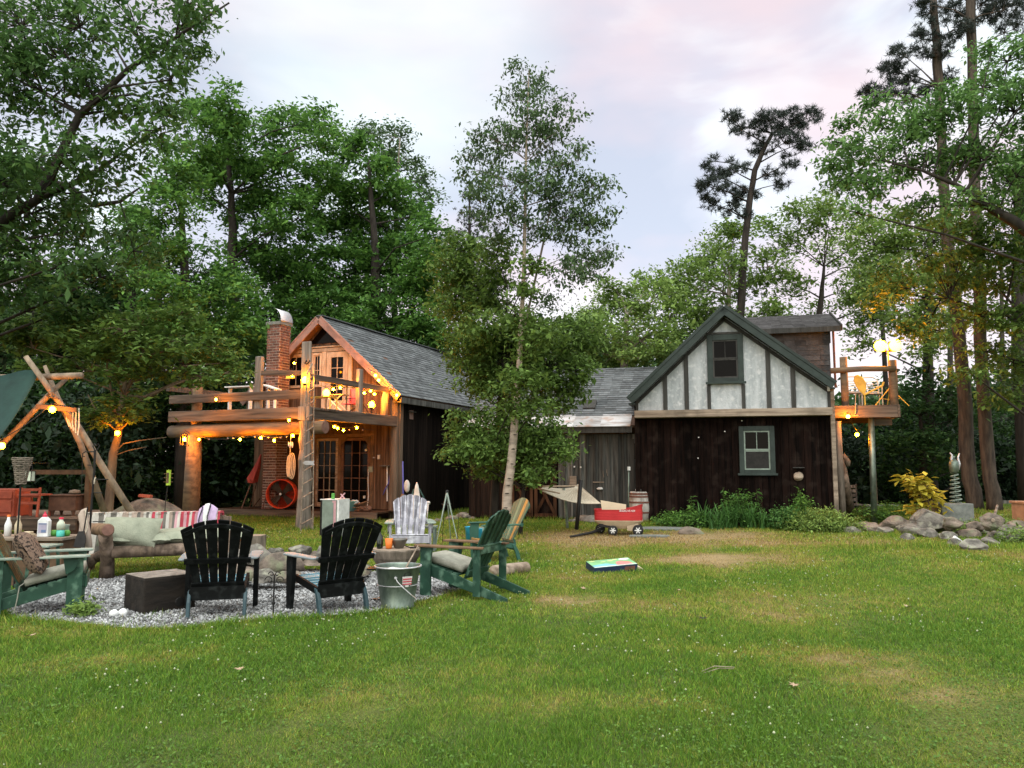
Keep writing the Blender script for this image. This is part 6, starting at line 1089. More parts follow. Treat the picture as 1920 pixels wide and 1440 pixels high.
# ---------------------------------------------------------------- bottle table at left
c = gp(95, 1078); bt = thing('side_table', 'rough wooden side table holding bottles behind the left chair', 'table', c); ty = at(90, 1006, 9.9).z; a = at(-60, 1006, 9.9); b_ = at(134, 1006, 9.9)
q = MB(); q.b(a.x, b_.x, 9.7, 10.25, ty - .035, ty); q.build('table_top', G['weather_trim'], bt, bevel=.004); q = MB(); q.b(a.x + .05, b_.x - .06, 9.78, 9.82, .02, ty - .036); q.b(b_.x - .12, b_.x - .03, 9.76, 10.2, 0, ty - .036); boards(q, a.x + .06, b_.x - .07, 9.775, .02, ty - .04, (.08, .15)); q.build('plank_side', G['cedar'], bt)
def bat(px, Y=9.86): p = at(px, 1006, Y); return Matrix.Translation((p.x, Y, ty + .002))
o = thing('sanitizer_bottle', 'square white bottle with pink cap and blue label on the side table', 'bottle', bat(82).translation); q = MB(bat(82)); w_ = .068
q.prism([(-w_, 0), (w_, 0), (w_, .20), (.024, .245), (-.024, .245), (-w_, .20)], .075, Matrix.Rotation(R(90), 4, 'X')); q.build('body', G['bottle_white'], o, bevel=.008, seg=2); q = MB(bat(82)); q.lathe([(.026, .246), (.026, .27), (.012, .285), (.010, .31), (0, .312)], n=14); q.build('cap', G['cap_red'], o)
q = MB(bat(82)); q.b(-.052, .052, -.0405, -.0385, .05, .17); lb_ = q.build('label', G['label_lilac'], o); q = MB(bat(82)); q.b(-.05, .05, -.0425, -.0407, .155, .168); q.b(-.012, .045, -.0425, -.0407, .055, .088); q.build('label_print', G['label_blue'], lb_)
o = thing('drink_bottle', 'clear bottle half full of aqua liquid with red cap on the side table', 'bottle', bat(113).translation); q = MB(bat(113)); q.lathe([(.044, 0), (.047, .01), (.045, .085)], n=20); q.build('liquid', G['bottle_aqua'], o, smooth=True); q = MB(bat(113)); q.lathe([(.047, .0851), (.048, .15), (.042, .175), (.024, .20), (.022, .215), (0, .216)], n=20); q.build('upper_glass', G['bottle_clear'], o, smooth=True); q = MB(bat(113)); q.lathe([(.026, .2165), (.026, .24), (0, .241)], n=16); q.build('cap', G['cap_red'], o)
for px, Y, lb, m_ in ((101, 9.95, 'green round jar left of the aqua bottle', 'apple_green'), (125, 9.95, 'green round jar right of the aqua bottle', 'apple_green')):
    q = MB(bat(px, Y)); q.lathe([(.03, 0), (.04, .03), (.038, .06), (.02, .075), (0, .076)], n=16); tag(q.build('jar', G[m_], smooth=True), lb, 'jar', 'green jars on the side table')
q = MB(bat(124, 10.02)); q.lathe([(.034, 0), (.036, .01), (.030, .11), (.04, .14), (.036, .141), (0, .12)], n=16); tag(q.build('dark_mug', G['sage_metal'], smooth=True), 'tall dark metal tumbler behind the aqua bottle', 'tumbler')
for px, h, m_, lb in ((33, .24, 'cardboard', 'tan paper-wrapped bottle behind the left chair pillow'), (14, .25, 'bottle_white', 'white bottle with orange cap at the left end of the side table')):
    B = bat(px, 9.95); o = thing('bottle', lb, 'bottle', B.translation); q = MB(B); q.lathe([(.04, 0), (.042, .14), (.018, h - .04), (.016, h - .01)], n=16); q.build('body', G[m_], o, smooth=True); q = MB(B); q.lathe([(.02, h - .01), (.02, h + .015), (0, h + .016)], n=12); q.build('cap', G['orange_cup' if px < 20 else 'cardboard'], o)
q = MB(bat(52, 9.92)); q.b(-.06, .07, -.05, .05, 0, .03); q.b(-.04, .05, -.03, .04, .03, .06); tag(q.build('food_box', G['cardboard'], bevel=.004), 'small open tan box on the side table beside the torch pole', 'box')
# second arm of another green chair in front of the table
c = at(83, 1022, 9.2); o = thing('stool', 'small pale-topped green stool between the left chair and the side table', 'stool', (c.x, 9.2, 0)); q = MB(); q.b(c.x - .14, c.x + .14, 9.05, 9.35, c.z - .02, c.z + .005); q.build('seat', G['green_pale'], o, bevel=.005)
for sx_, sy_ in ((-1, -1), (1, -1), (1, 1), (-1, 1)): q = MB(); q.bar((c.x + sx_ * .13, 9.2 + sy_ * .12, 0), (c.x + sx_ * .10, 9.2 + sy_ * .1, c.z - .021), .035, .035); q.build('leg', G['green_chair'], o)
# ---------------------------------------------------------------- wicker torch, lantern
c = at(42, 930, 9.5); o = thing('wicker_torch', 'black stake torch with a woven wicker basket top', 'torch', (c.x, 9.5, 0)); zt_, zb_ = at(38, 859, 9.5).z, at(38, 907, 9.5).z; B = Matrix.Translation((c.x - .03, 9.5, 0)); q = MB(B)
q.tube([(0, 0, 0), (.0, 0, zb_)], .012, 6); q.build('pole', G['iron'], o); q = MB(B)
for k in range(15): t = k / 14; r = .055 + .04 * t + (.012 if t > .66 else 0) ; q.tube([(r * math.cos(a) * (1 + .05 * math.sin(a * 7 + k)), r * math.sin(a), zb_ + (zt_ - zb_) * t + .004 * math.sin(a * 5 + k * 3)) for a in np.linspace(0, 6.283, 18)], .008, 5)
for a in np.linspace(0, 6.283, 11)[:-1]: q.tube([(.052 * math.cos(a), .052 * math.sin(a), zb_), (.100 * math.cos(a), .100 * math.sin(a), zt_)], .006, 4)
q.build('basket', G['stump'], o)
c = at(56, 892, 9.9); o = thing('hanging_lantern', 'small square hanging lantern with pale glass beside the wicker torch', 'lantern', c); q = MB(Matrix.Translation(c)); q.b(-.04, .04, -.04, .04, -.065, .055); q.build('glass', G['bottle_clear'], o); q = MB(Matrix.Translation(c)); q.b(-.045, .045, -.045, .045, .055, .065); q.b(-.045, .045, -.045, .045, -.075, -.065); q.tube([(-.03, 0, .065), (-.02, 0, .13), (.02, 0, .13), (.03, 0, .065)], .004, 5); q.tube([(.0, 0, .13), (0, 0, .16), (.0, .4, .16)], .004, 5)
for sx_ in (-1, 1):
    for sy_ in (-1, 1): q.b(sx_ * .038, sx_ * .045, sy_ * .038, sy_ * .045, -.065, .055)
q.build('frame', G['iron'], o)
# ---------------------------------------------------------------- fire tool stand
c = at(168, 930, 9.6); c.z = 0; o = thing('fire_tool_stand', 'black wrought iron hook stand hung with fire tools left of the sofa', 'tool stand', c)
def P6(l, Y=9.6): return [at(px, py, Y) for px, py in l]
q = MB(); q.tube([c] + P6([(168, 1000), (172, 940), (177, 880), (178, 845)]), .014, 6); q.tube(P6([(178, 845), (174, 836), (177, 832), (181, 836), (184, 832), (187, 836), (183, 842), (178, 845)]), .008, 5); q.tube(P6([(176, 847), (160, 847), (155, 850), (155, 856), (159, 856)]), .008, 5); q.tube(P6([(155, 852), (154, 880), (153, 915)]), .004, 4)
for py, x1_ in ((872, 164), (899, 203), (924, 191), (978, 197)): q.tube(P6([(174, py), (x1_, py)]), .006, 5)
q.build('hook_rods', G['iron'], o)
q = MB(); q.tube(P6([(179, 895), (174, 912)]), .01, 6); q.tube(P6([(160, 955), (164, 990), (160, 1000)], 9.5), .007, 5); q.build('poker', G['rope'], o); q = MB(); q.tube(P6([(165, 950), (156, 1002)], 9.45), .008, 5); A = Matrix.Translation(at(151, 1012, 9.42)) @ Matrix.Rotation(R(80), 4, 'X'); q2 = MB(A); q2.prism([(-.035, .10), (.035, .10), (.065, .02), (.06, -.09), (-.07, -.09), (-.06, .02)], .012); q2.build('shovel_blade', G['iron'], o); q.build('shovel_handle', G['iron'], o)
q = MB(); q.tube(P6([(163, 955), (157, 958), (155, 965), (162, 1000), (168, 1030)], 9.55), [.02, .03, .05, .045, .03], 8, wob=.2); q.build('gloves', G['stripe_tan'], o, smooth=True)
# ================================================================ LEFT SHELTER
o = thing('log_shelter', 'lashed shelter of crossed peeled log poles with a ridge log at the left', 'shelter', gp(293, 1035)); q = MB()
q.tube([at(48, 668, 11.9), at(95, 733, 12.05), at(150, 805, 12.3), at(195, 880, 12.6), at(293, 1033, 13.2)], [.038, .046, .050, .055, .060], 10, wob=.05); q.build('pole', G['pole_log'], o, smooth=True)
q = MB(); q.tube([at(128, 706, 12.3), at(90, 742, 12.15), at(0, 838, 12), at(-150, 1000, 12)], [.035, .042, .046, .05], 10, wob=.05); q.build('pole', G['pole_log'], o, smooth=True)
q = MB(); q.tube([at(84, 686, 12.5), at(110, 750, 12.5), at(150, 830, 12.6), at(196, 960, 13)], [.03, .045, .05, .06], 8, wob=.05); q.build('pole', G['pole_log'], o, smooth=True)
q = MB(); q.tube([at(153, 704, 12.0), at(83, 707, 12.2), at(-320, 712, 13)], [.05, .052, .055], 10, wob=.03); q.build('ridge_log', G['pole_log'], o, smooth=True)
q = MB(); q.bar(at(68, 762, 12.0), at(144, 769, 12.1), .04, .07); q.tube([at(98, 735, 12), at(110, 748, 11.95), at(88, 742, 12.1), at(104, 728, 12.1), at(96, 745, 11.95)], .014, 5); q.build('cross_board', G['cedar'], o)
q = MB(); 
for k in range(5): q.tube([at(128 + k * 5, 765, 12.2), at(125 + k * 5 + random.uniform(-4, 4), 785 + k * 3, 12.2), at(130 + k * 4, 800 + k * 4, 12.2)], .010, 5)
q.build('loose_rope', G['rope'], o)
o = thing('tarp', 'dark green canvas tarp slung over the ridge log at the left edge', 'tarp', at(20, 720, 12)); q = MB(); A0, A1, B0, B1 = at(74, 704, 12.05), at(-330, 700, 12.9), at(-14, 836, 11.4), at(-330, 880, 12.2)
q.grid(lambda a, b_: A0.lerp(A1, a).lerp(B0.lerp(B1, a), b_) + Vector((0, 0, -.10 * math.sin(math.pi * b_) * 1 - .05 * math.sin(math.pi * a * 2) + .035 * math.sin(a * 26) * (1 - b_) + .07 * (1 - b_))), 30, 10, .004); q.build('canvas', G['tarp'], o, smooth=True)
# platform with furniture, red lamplight put into its wood colour
pl0 = at(-330, 980, 15.0); pl1 = at(232, 980, 14.6); tzp = at(100, 972, 14.6).z
o = thing('wooden_platform', 'low plank platform under the trees behind the pole frame', 'platform', ((pl0.x + pl1.x) / 2, 15.5, 0)); q = MB(); x = pl0.x
while x < at(150, 980, 14.6).x: q.b(x, x + .14, 14.5, 17.4, tzp - .04, tzp); x += .148
q.build('floor_boards', G['beam_v'], o); q = MB(); q.b(pl0.x, at(150, 980, 14.6).x, 14.44, 14.497, tzp - .20, tzp); q.build('rim_board', G['beam_h'], o)
q = MB()
for px in (-200, -60, 60, 140): p = at(px, 980, 14.7); q.b(p.x - .08, p.x + .08, 14.6, 14.76, 0, tzp - .041)
q.build('pier', G['dark_wood'], o)
fz = at(100, 881, 15.6).z; o = thing('open_frame', 'tall orange-lit timber frame standing on the platform', 'frame', at(120, 960, 15.6)); q = MB(); a, b_ = at(60, 900, 15.6).x, at(172, 900, 15.6).x
q.b(a, b_ - .1, 15.55, 15.63, fz - .09, fz + .0); q.b(b_ - .09, b_, 15.52, 15.66, tzp + .002, fz + .02); q.build('timber', G['cedar'], o)
cc = at(58, 945, 15.0); o = thing('ladderback_chair', 'red-lit wooden ladder-back chair on the platform', 'chair', (cc.x, 15.0, tzp)); hz_ = at(60, 914, 15.0).z; xl, xr = at(38, 940, 15).x, at(74, 940, 15).x
for x in (xl, xr): q = MB(); q.bar((x, 14.95, tzp), (x, 15.0, hz_ + .0), .035, .035); q.build('leg', G['red_wood'], o); q = MB(); q.bar((x, 15.35, tzp), (x, 15.35, tzp + .42), .035, .035); q.build('leg', G['red_wood'], o)
q = MB()
for f in (.97, .75, .52): q.b(xl + .018, xr - .018, 14.97, 14.99, tzp + (hz_ - tzp) * f - .05, tzp + (hz_ - tzp) * f)
q.build('back_slats', G['red_wood'], o); q = MB(); q.b(xl - .02, xr + .02, 14.93, 15.38, tzp + .40, tzp + .43); q.build('seat', G['red_wood'], o)
o = thing('red_lit_cabinet', 'low red-lit wooden cabinet at the left end of the platform', 'cabinet', at(10, 960, 15.2)); a = at(-40, 940, 15.2).x; b_ = at(33, 940, 15.2).x; hz2 = at(10, 917, 15.2).z; q = MB(); q.b(a, b_, 15.1, 15.6, tzp + .002, hz2); q.build('case', G['red_wood'], o, bevel=.006)
for k in range(2): q = MB(); q.b(a + .04 + k * (b_ - a) / 2, a - .04 + (k + 1) * (b_ - a) / 2, 15.075, 15.098, tzp + .08, hz2 - .22); q.build('door', G['red_wood'], o, bevel=.004)
q = MB(); q.b(a + .04, b_ - .04, 15.075, 15.098, hz2 - .18, hz2 - .04); q.build('drawer', G['red_wood'], o, bevel=.004)
o = thing('wooden_chest', 'brown wooden chest on turned legs under the timber frame', 'chest', at(122, 955, 15.4)); a = at(97, 940, 15.4).x; b_ = at(147, 940, 15.4).x; z1_, z2_ = at(120, 930, 15.4).z, at(120, 957, 15.4).z; q = MB(); q.b(a, b_, 15.3, 15.7, z2_, z1_); q.b(a - .03, b_ + .03, 15.27, 15.73, z1_ + .001, z1_ + .03); q.build('case', G['dark_wood'], o, bevel=.006)
for x in (a + .06, b_ - .06):
    for y in (15.35, 15.65): q = MB(); q.lathe([(.022, 0), (.03, .05), (.045, z2_ - tzp)], (x, y, tzp), 8); q.build('leg', G['dark_wood'], o)
q = MB(Matrix.Translation(at(140, 925, 15.45))); q.lathe([(.03, -.06), (.03, .0), (.11, .01), (.09, .06), (0, .08)], n=16); tag(q.build('mushroom_lamp', G['weather_trim'], smooth=True), 'small cream mushroom-shaped ornament on the wooden chest', 'ornament')
# bird feeder
c = at(314, 940, 13.5); o = thing('bird_feeder', 'lime green tube feeder on a thin bent rod', 'bird feeder', (c.x, 13.5, 0)); q = MB(); q.tube([(c.x - .05, 13.5, 0), at(310, 945, 13.5), at(314, 912, 13.5)], .008, 5); q.build('rod', G['iron'], o); p = at(316, 896, 13.5); q = MB(Matrix.Translation(p)); q.lathe([(.035, -.13), (.038, -.12), (.038, .12), (.045, .13), (0, .14)], n=14); q.build('tube', G['lime'], o)
q = MB(Matrix.Translation(p)); 
for zz in (-.07, 0, .07): q.tube([(-.08, 0, zz), (.08, 0, zz)], .006, 5)
q.b(-.02, .02, -.042, -.036, -.09, .09); q.build('perches', G['cedar'], o)
# rock heap behind the sofa
for i, (px, py, r, lb) in enumerate(((252, 962, .26, 'rounded rock at the left of the heap behind the sofa'), (275, 958, .30, 'largest rock in the heap behind the sofa'), (298, 956, .22, 'pale rock at the right of the heap behind the sofa'), (268, 945, .16, 'flat rock on top of the heap behind the sofa'))):
    p = at(px, py, 15.2 + i * .1); q = MB(); q.blob(p - Z * .12, r, 3, .15, 1.5, None, (1.2, .9, .9), cuts=6); tag(q.build('rock', G['rock_warm'], smooth=True), lb, 'rock')
q = MB(); p = at(275, 938, 15.3); q.blob(p - Z * .40, .5, 3, .1, 1.2, None, (1.5, .9, .85)); tag(q.build('boulder', G['rock_warm'], smooth=True), 'big boulder under the heap of rocks behind the sofa', 'boulder')
q = MB(); a = at(262, 929, 15.0); b_ = at(284, 931, 15.0); q.bar(a, b_, .12, .05); tag(q.build('wood_offcut', G['red_wood']), 'reddish wood offcut lying on the rock heap', 'offcut')
# ================================================================ ON THE PORCH
F = CAB; B = F.M
fu, fzz = F.hit(531, 932, -.75); fr = F.hit(556, 932, -.75)[0] - fu; fr = .40; FM = F.M @ Matrix.Translation((fu, -.80, .245 + fr + .03)) @ Matrix.Rotation(R(90), 4, 'X') @ Matrix.Rotation(R(24), 4, 'Y')
o = thing('drum_fan', 'big orange-red drum fan standing on the porch', 'fan', F.w(fu, -.8, .24)); q = MB(FM); q.lathe([(fr, -.20), (fr + .015, -.20), (fr + .02, -.1), (fr + .01, 0), (fr + .02, .1), (fr + .015, .20), (fr, .20), (fr - .01, .19), (fr - .015, 0), (fr - .01, -.19), (fr, -.20)], n=36); q.build('drum', G['fan_red'], o, smooth=True)
q = MB(FM); 
for k in range(4): A = Matrix.Rotation(R(45 + 90 * k), 4, 'Z') @ Matrix.Rotation(R(25), 4, 'X'); q.add([(A @ Vector(v)) for v in ((.05, -.05, 0), (.34, -.13, 0), (.36, .11, 0), (.05, .05, 0), (.05, -.05, .012), (.34, -.13, .012), (.36, .11, .012), (.05, .05, .012))], [(0, 3, 2, 1), (4, 5, 6, 7), (0, 1, 5, 4), (1, 2, 6, 5), (2, 3, 7, 6), (3, 0, 4, 7)])
q.build('blades', G['stud'], o); q = MB(FM); q.lathe([(.07, -.1), (.07, .1), (.03, .13), (0, .13)], n=18); q.build('hub', G['iron'], o)
q = MB(FM); 
for r in np.linspace(.08, fr - .02, 9): q.tube([(r * math.cos(a), r * math.sin(a), .205) for a in np.linspace(0, 6.283, 28)], .0025, 4, cap=False)
for k in range(8): a = R(45 * k); q.tube([(.04 * math.cos(a), .04 * math.sin(a), .208), (fr * math.cos(a), fr * math.sin(a), .205)], .003, 4)
q.build('guard', G['iron'], o); q = MB(FM); q.lathe([(.035, .205), (.035, .215), (0, .216)], n=14); q.build('badge', G['tin'], o)
q = MB(F.M); q.b(fu - .25, fu + .25, -1.0, -.62, .242, .27); q.build('base', G['iron'], o)
u1, z1_ = F.hit(487, 852, -.5); u2, z2_ = F.hit(472, 905, -.6); o = thing('folded_umbrella', 'folded dark red umbrella leaning by the chimney on the porch', 'umbrella', F.w(u2, -.6, .24)); q = MB(F.M); q.tube([(u1, -.45, z1_), (u1 + (u2 - u1) * .4, -.5, z1_ + (z2_ - z1_) * .4), (u2 + .01, -.62, z2_ + .08), (u2, -.62, z2_)], [.02, .09, .16, .12], 10, wob=.2); q.build('canopy', G['red_cloth'], o); q = MB(F.M); u3, z3 = F.hit(450, 962, -1.0); q.tube([(u2, -.62, z2_), (u3 + .05, -1.0, .24)], .02, 6); q.build('pole', G['dark_wood'], o)
for i, (a, b_) in enumerate((((478, 905), (467, 960)), ((505, 895), (492, 958)), ((484, 935), (472, 960)))):
    ua, za = F.hit(*a, -.7); ub, zb = F.hit(*b_, -1.0); q = MB(F.M); q.tube([(ua, -.62, za), (ub, -1.0, .245)], .018, 6); tag(q.build('leaning_stick', G['brown_board' if i != 1 else 'rust']), ('thin stick leaning beside the folded umbrella', 'red pole leaning left of the drum fan', 'short pale stick at the foot of the umbrella')[i], 'stick')
# hanging rope coil
ru_, rz2 = F.hit(543, 870, -3.5); o = thing('rope_coil', 'tan coil of rope hanging under the balcony beside the corner post', 'rope', F.w(ru_, -3.5, rz2)); q = MB(F.M)
for k in range(4): q.tube([(ru_ + .02 * k - .03 + (.05 + .012 * k) * math.cos(a), -3.5 + .02 * k, rz2 - .05 + (.26 + .02 * k) * math.sin(a)) for a in np.linspace(0, 6.283, 16)], .012, 5, cap=False)
q.tube([(ru_, -3.5, rz2 + .24), (ru_ + .01, -3.5, rz2 + .62)], .01, 5); q.build('rope', G['rope'], o)
# ladder beside the post
lr = []
for px, Y in ((566, 17.95), (589, 18.25)):
    g = at(px, 900, Y); lr.append((Vector((g.x, Y, 0)), at(px + (10 if px < 570 else 0), 700, Y + .05)))
o = thing('thin_ladder', 'narrow whitish ladder standing against the balcony corner post', 'ladder', lr[0][0]); q = MB()
for a, b_ in lr: q.tube([a, b_], .015, 6)
q.tube([lr[0][1], lr[0][1] + Vector((.06, .2, .25)), lr[1][1] + Vector((0, 0, .22)), lr[1][1]], .02, 6); q.build('rails', G['weather_trim'], o); q = MB()
for k in range(12): t = .04 + k * .083; q.tube([lr[0][0].lerp(lr[0][1], t), lr[1][0].lerp(lr[1][1], t + .035)], .012, 6)
q.build('rungs', G['weather_trim'], o)
q = MB(); p = at(579, 868, 17.9); q.prism([(-.14, 0), (-.08, .05), (.08, .045), (.13, .05), (.11, 0), (.14, -.05), (.05, -.04), (-.07, -.05)], .02, Matrix.Translation(p) @ Matrix.Rotation(R(90), 4, 'X')); tag(q.build('fish_sign', G['flashing']), 'small pale fish-shaped board on the corner post', 'sign')
# balcony furniture
def bal(px, py, v): u, z = F.hit(px, py, v); return u, z
bx, bz = bal(634, 765, -2.2); o = thing('folding_table', 'small white folding table with crossed legs on the balcony', 'table', F.w(bx, -2.3, DK)); q = MB(F.M); q.b(bx - .28, bx + .3, -2.45, -2.1, DK + .44, DK + .46); q.build('table_top', G['pale_trim'], o)
for y in (-2.42, -2.14): q = MB(F.M); q.tube([(bx - .27, y, DK), (bx + .24, y, DK + .44)], .014, 5); q.tube([(bx + .27, y, DK), (bx - .24, y, DK + .44)], .014, 5); q.build('crossed_legs', G['white_paint'], o)
bx, bz = bal(598, 740, -3.3); o = thing('bistro_bench', 'yellow slatted bench behind the balcony corner', 'bench', F.w(bx, -3.2, DK)); q = MB(F.M); zs = bal(600, 744, -3.3)[1]
for k in range(4): q.b(bx - .3, bx + .42, -3.4 + k * .09, -3.33 + k * .09, zs - .02, zs)
q.build('seat', G['yellow_paint'], o); q = MB(F.M)
for x in (bx - .27, bx + .39):
    for y in (-3.38, -3.1): q.tube([(x, y, DK), (x, y, zs - .02)], .016, 6)
q.build('legs', G['yellow_paint'], o)
bx, bz = bal(662, 745, -1.5); ch = thing('folding_chair', 'bright pink canvas folding chair on the balcony', 'chair', F.w(bx, -1.5, DK)); q = MB(F.M); zt1 = bal(669, 728, -1.5)[1]; zb1 = bal(669, 755, -1.5)[1]; xa, xb = bal(662, 740, -1.5)[0], bal(677, 740, -1.5)[0]; q.add([(xa - .14, -1.5, zb1), (xb - .03, -1.5, zb1), (xb + .04, -1.42, zt1), (xa - .10, -1.42, zt1), (xa - .14, -1.53, zb1), (xb - .03, -1.53, zb1), (xb + .04, -1.45, zt1), (xa - .10, -1.45, zt1)], [(0, 3, 2, 1), (4, 5, 6, 7), (0, 1, 5, 4), (1, 2, 6, 5), (2, 3, 7, 6), (3, 0, 4, 7)]); q.build('canvas_back', G['pink_cloth'], ch)
q = MB(F.M); q.tube([(xa - .2, -1.6, zb1 + .1), (xb - .02, -1.55, zb1 + .12), (xb + .14, -1.3, DK)], .014, 5); q.tube([(xa - .12, -1.45, zt1), (xa + .08, -1.7, DK)], .014, 5); q.tube([(xa - .2, -1.6, DK), (xb, -1.3, zb1)], .014, 5); q.build('frame', G['iron'], ch); q = MB(F.M); q.b(xa - .2, xb, -1.75, -1.45, zb1 - .05, zb1 - .03); q.build('seat', G['pink_cloth'], ch)
bx, bz = bal(722, 745, -.5); o = thing('animal_skull', 'pale carved branch figure on the balcony by the corner post', 'ornament', F.w(bx, -.45, DK)); q = MB(F.M); q.tube([(bx - .05, -.45, DK), (bx - .03, -.45, DK + .5), (bx + .02, -.45, DK + .72)], [.10, .09, .07], 9, wob=.15); q.tube([(bx, -.45, DK + .70), (bx - .28, -.5, DK + .78), (bx - .34, -.52, DK + .68)], [.06, .05, .03], 8, wob=.1); q.tube([(bx, -.45, DK + .70), (bx + .18, -.45, DK + .8), (bx + .25, -.45, DK + .66)], [.05, .04, .03], 8, wob=.1); q.build('carving', G['pale_trim'], o, smooth=True)
bx, bz = bal(552, 706, -.7); q = MB(F.M); q.b(bx - .15, bx + .15, -.9, -.86, bz - .08, bz + .10); tag(q.build('yellow_sign', G['yellow_paint'], bevel=.004), 'small yellow panel on the wall beside the balcony lamp', 'sign')
bx, bz = bal(505, 722, -2.5); q = MB(F.M); q.box((bx, -2.4, bz - .05), (.45, .3, .03), Matrix.Rotation(R(18), 3, 'Y')); q.b(bx - .12, bx - .08, -2.44, -2.36, DK, bz - .0); q.b(bx + .1, bx + .14, -2.44, -2.36, DK, bz - .1); tag(q.build('tilted_table', G['white_paint']), 'white tilted table top behind the balcony rail near the chimney', 'table')
bx, bz = bal(450, 725, -2.5); q = MB(F.M); q.b(bx - .45, bx + .4, -2.6, -2.3, bz - .02, bz + .01); q.b(bx - .4, bx - .35, -2.5, -2.4, DK, bz - .02); q.b(bx + .3, bx + .35, -2.5, -2.4, DK, bz - .02); tag(q.build('white_bench', G['white_paint']), 'long white bench half hidden by leaves behind the balcony rail', 'bench')
# ================================================================ IN FRONT OF THE CABIN
c = at(627, 985, 16.6); c.z = 0; o = thing('utility_cabinet', 'pale sage metal cabinet with dark left side on the grass', 'cabinet', c, R(-20)); zt_ = at(625, 937, 16.6).z; Bm = W[o]; q = MB(Bm); q.b(-.22, .22, -.2, .2, 0, zt_); q.build('body', G['sage_metal'], o, bevel=.01); q = MB(Bm); q.b(-.225, -.18 + .0, -.205, .205, .01, zt_ + .005); q.build('dark_side', G['iron'], o); q = MB(Bm); q.b(-.10, .10, -.212, -.203, .05, zt_ - .05); q.build('door_panel', G['stripe_pink'], o) if False else q.build('door_panel', G['sage_metal'], o)
q = MB(Bm); q.b(.07, .16, -.206, -.2005, .02, zt_ - .01); q.build('rusty_stripe', G['stripe_pink'], o); q = MB(Bm); q.b(.19, .235, -.21, .2, .0, zt_ + .02); q.build('white_edge', G['bottle_white'], o); q = MB(Bm); q.b(-.23, .23, -.21, .21, zt_ + .001, zt_ + .02); q.build('lid', G['bottle_white'], o)
q = MB(Matrix.Translation((c.x - .02, 16.5, zt_ + .021))); q.lathe([(.035, 0), (.037, .01), (.037, .11), (.03, .12), (0, .121)], n=14); tag(q.build('drink_can', G['apple_green'], smooth=True), 'green drink can on top of the sage cabinet', 'can')
q = MB(Matrix.Translation((c.x + .17, 16.55, zt_ + .021))); q.tube([(-.05, 0, .01), (.05, 0, .12)], .014, 5); q.tube([(.04, 0, .01), (-.04, 0, .10)], .014, 5); tag(q.build('pruning_shears', G['stripe_pink']), 'pale hand tool standing on the right edge of the sage cabinet', 'tool')
u, z = F.hit(656, 944, -.9); o = thing('plastic_tub', 'teal plastic tub on the porch beside the sage cabinet', 'tub', F.w(u, -.9, .241)); q = MB(F.M @ Matrix.Translation((u, -.9, .241))); q.lathe([(.16, 0), (.2, .25), (.215, .26), (.215, .28), (.19, .28), (.15, .02), (0, .02)], n=22); q.build('tub', G['teal_tub'], o, smooth=True)
for i, (px, lb) in enumerate(((664, 'white crumpled bag on the junk pile on the porch'), (672, 'tangle of split sticks on the porch junk pile'), (684, 'low dark clutter at the right end of the porch pile'))):
    u, z = F.hit(px, 950, -.85); q = MB(F.M)
    if i == 0: q.blob((u, -.85, .46), .13, 2, .3, 2, None, (1.2, .8, .7)); nm, mm = 'bag', 'white_plastic'
    elif i == 1:
        for k in range(12): q.tube([(u - .15 + random.uniform(-.1, .1), -.9 + random.uniform(-.1, .1), .25 + random.random() * .18), (u + .2 + random.uniform(-.1, .15), -.85 + random.uniform(-.1, .1), .28 + random.random() * .26)], .014, 5)
        nm, mm = 'kindling', 'cedar'
    else: q.blob((u, -.85, .31), .14, 2, .35, 2, None, (1.6, .8, .55)); nm, mm = 'sack', 'dark_wood'
    tag(q.build(nm, G[mm]), lb, ('bag', 'kindling', 'sack')[i])
# tools against the side wall corner
def pole(label, cat, name, pts, r, m_, Y): q = MB(); q.tube([at(px, py, Y) for px, py in pts], r, 7); return tag(q.build(name, m_, smooth=True), label, cat)
pole('long blue pole leaning at the cabin corner', 'pole', 'blue_pole', [(755, 865), (756, 930), (757, 988)], .022, G['blue_pole'], 21.4)
q = MB(); p = at(755, 955, 21.2); q.tube([at(755, 926, 21.2), at(755, 935, 21.2), at(755, 955, 21.2), at(755, 985, 21.2)], [.03, .10, .15, .15], 12); tag(q.build('broom_head', G['cedar'], smooth=True), 'tan rounded paddle blade behind the grey chair', 'paddle')
q = MB(Matrix.Translation(at(781, 955, 20.5)) @ Matrix.Rotation(R(90), 4, 'X')); q.prism([(-.14, -.55), (-.10, .25), (-.04, .62), (0, .72), (.04, .62), (.10, .25), (.16, -.55)], .05); tag(q.build('surfboard', G['white_paint'], bevel=.015), 'pointed white board standing against the dark wall', 'board')
q = MB(); q.tube([at(766, 975, 20.8), at(769, 940, 20.8), at(776, 918, 20.8), at(786, 917, 20.8), at(794, 932, 20.8), at(799, 955, 20.8), at(801, 960, 20.8)], .022, 6); q.tube([at(772, 980, 20.8), at(774, 940, 20.8), at(778, 920, 20.8)], .02, 6); tag(q.build('garden_hose', G['hose_green'], smooth=True), 'dark green hose looped over the white board', 'hose')
q = MB(); q.blob(at(763, 912, 21.7), .13, 2, .1, 1, None, (.7, .3, 1.4)); tag(q.build('wall_float', G['white_plastic'], smooth=True), 'pale oval float hung on the dark side wall', 'float')
q = MB(); q.blob(at(797, 950, 20.6), .09, 2, .3, 2, None, (.9, .6, 1.5)); q.blob(at(803, 943, 20.6), .05, 2, .3); tag(q.build('work_gloves', G['white_plastic'], smooth=True), 'pair of white gloves on the end of the hose', 'gloves')
pole('thin white pipe standing by the white gloves', 'pipe', 'thin_pipe', [(803, 945), (800, 980)], .014, G['white_plastic'], 20.4)
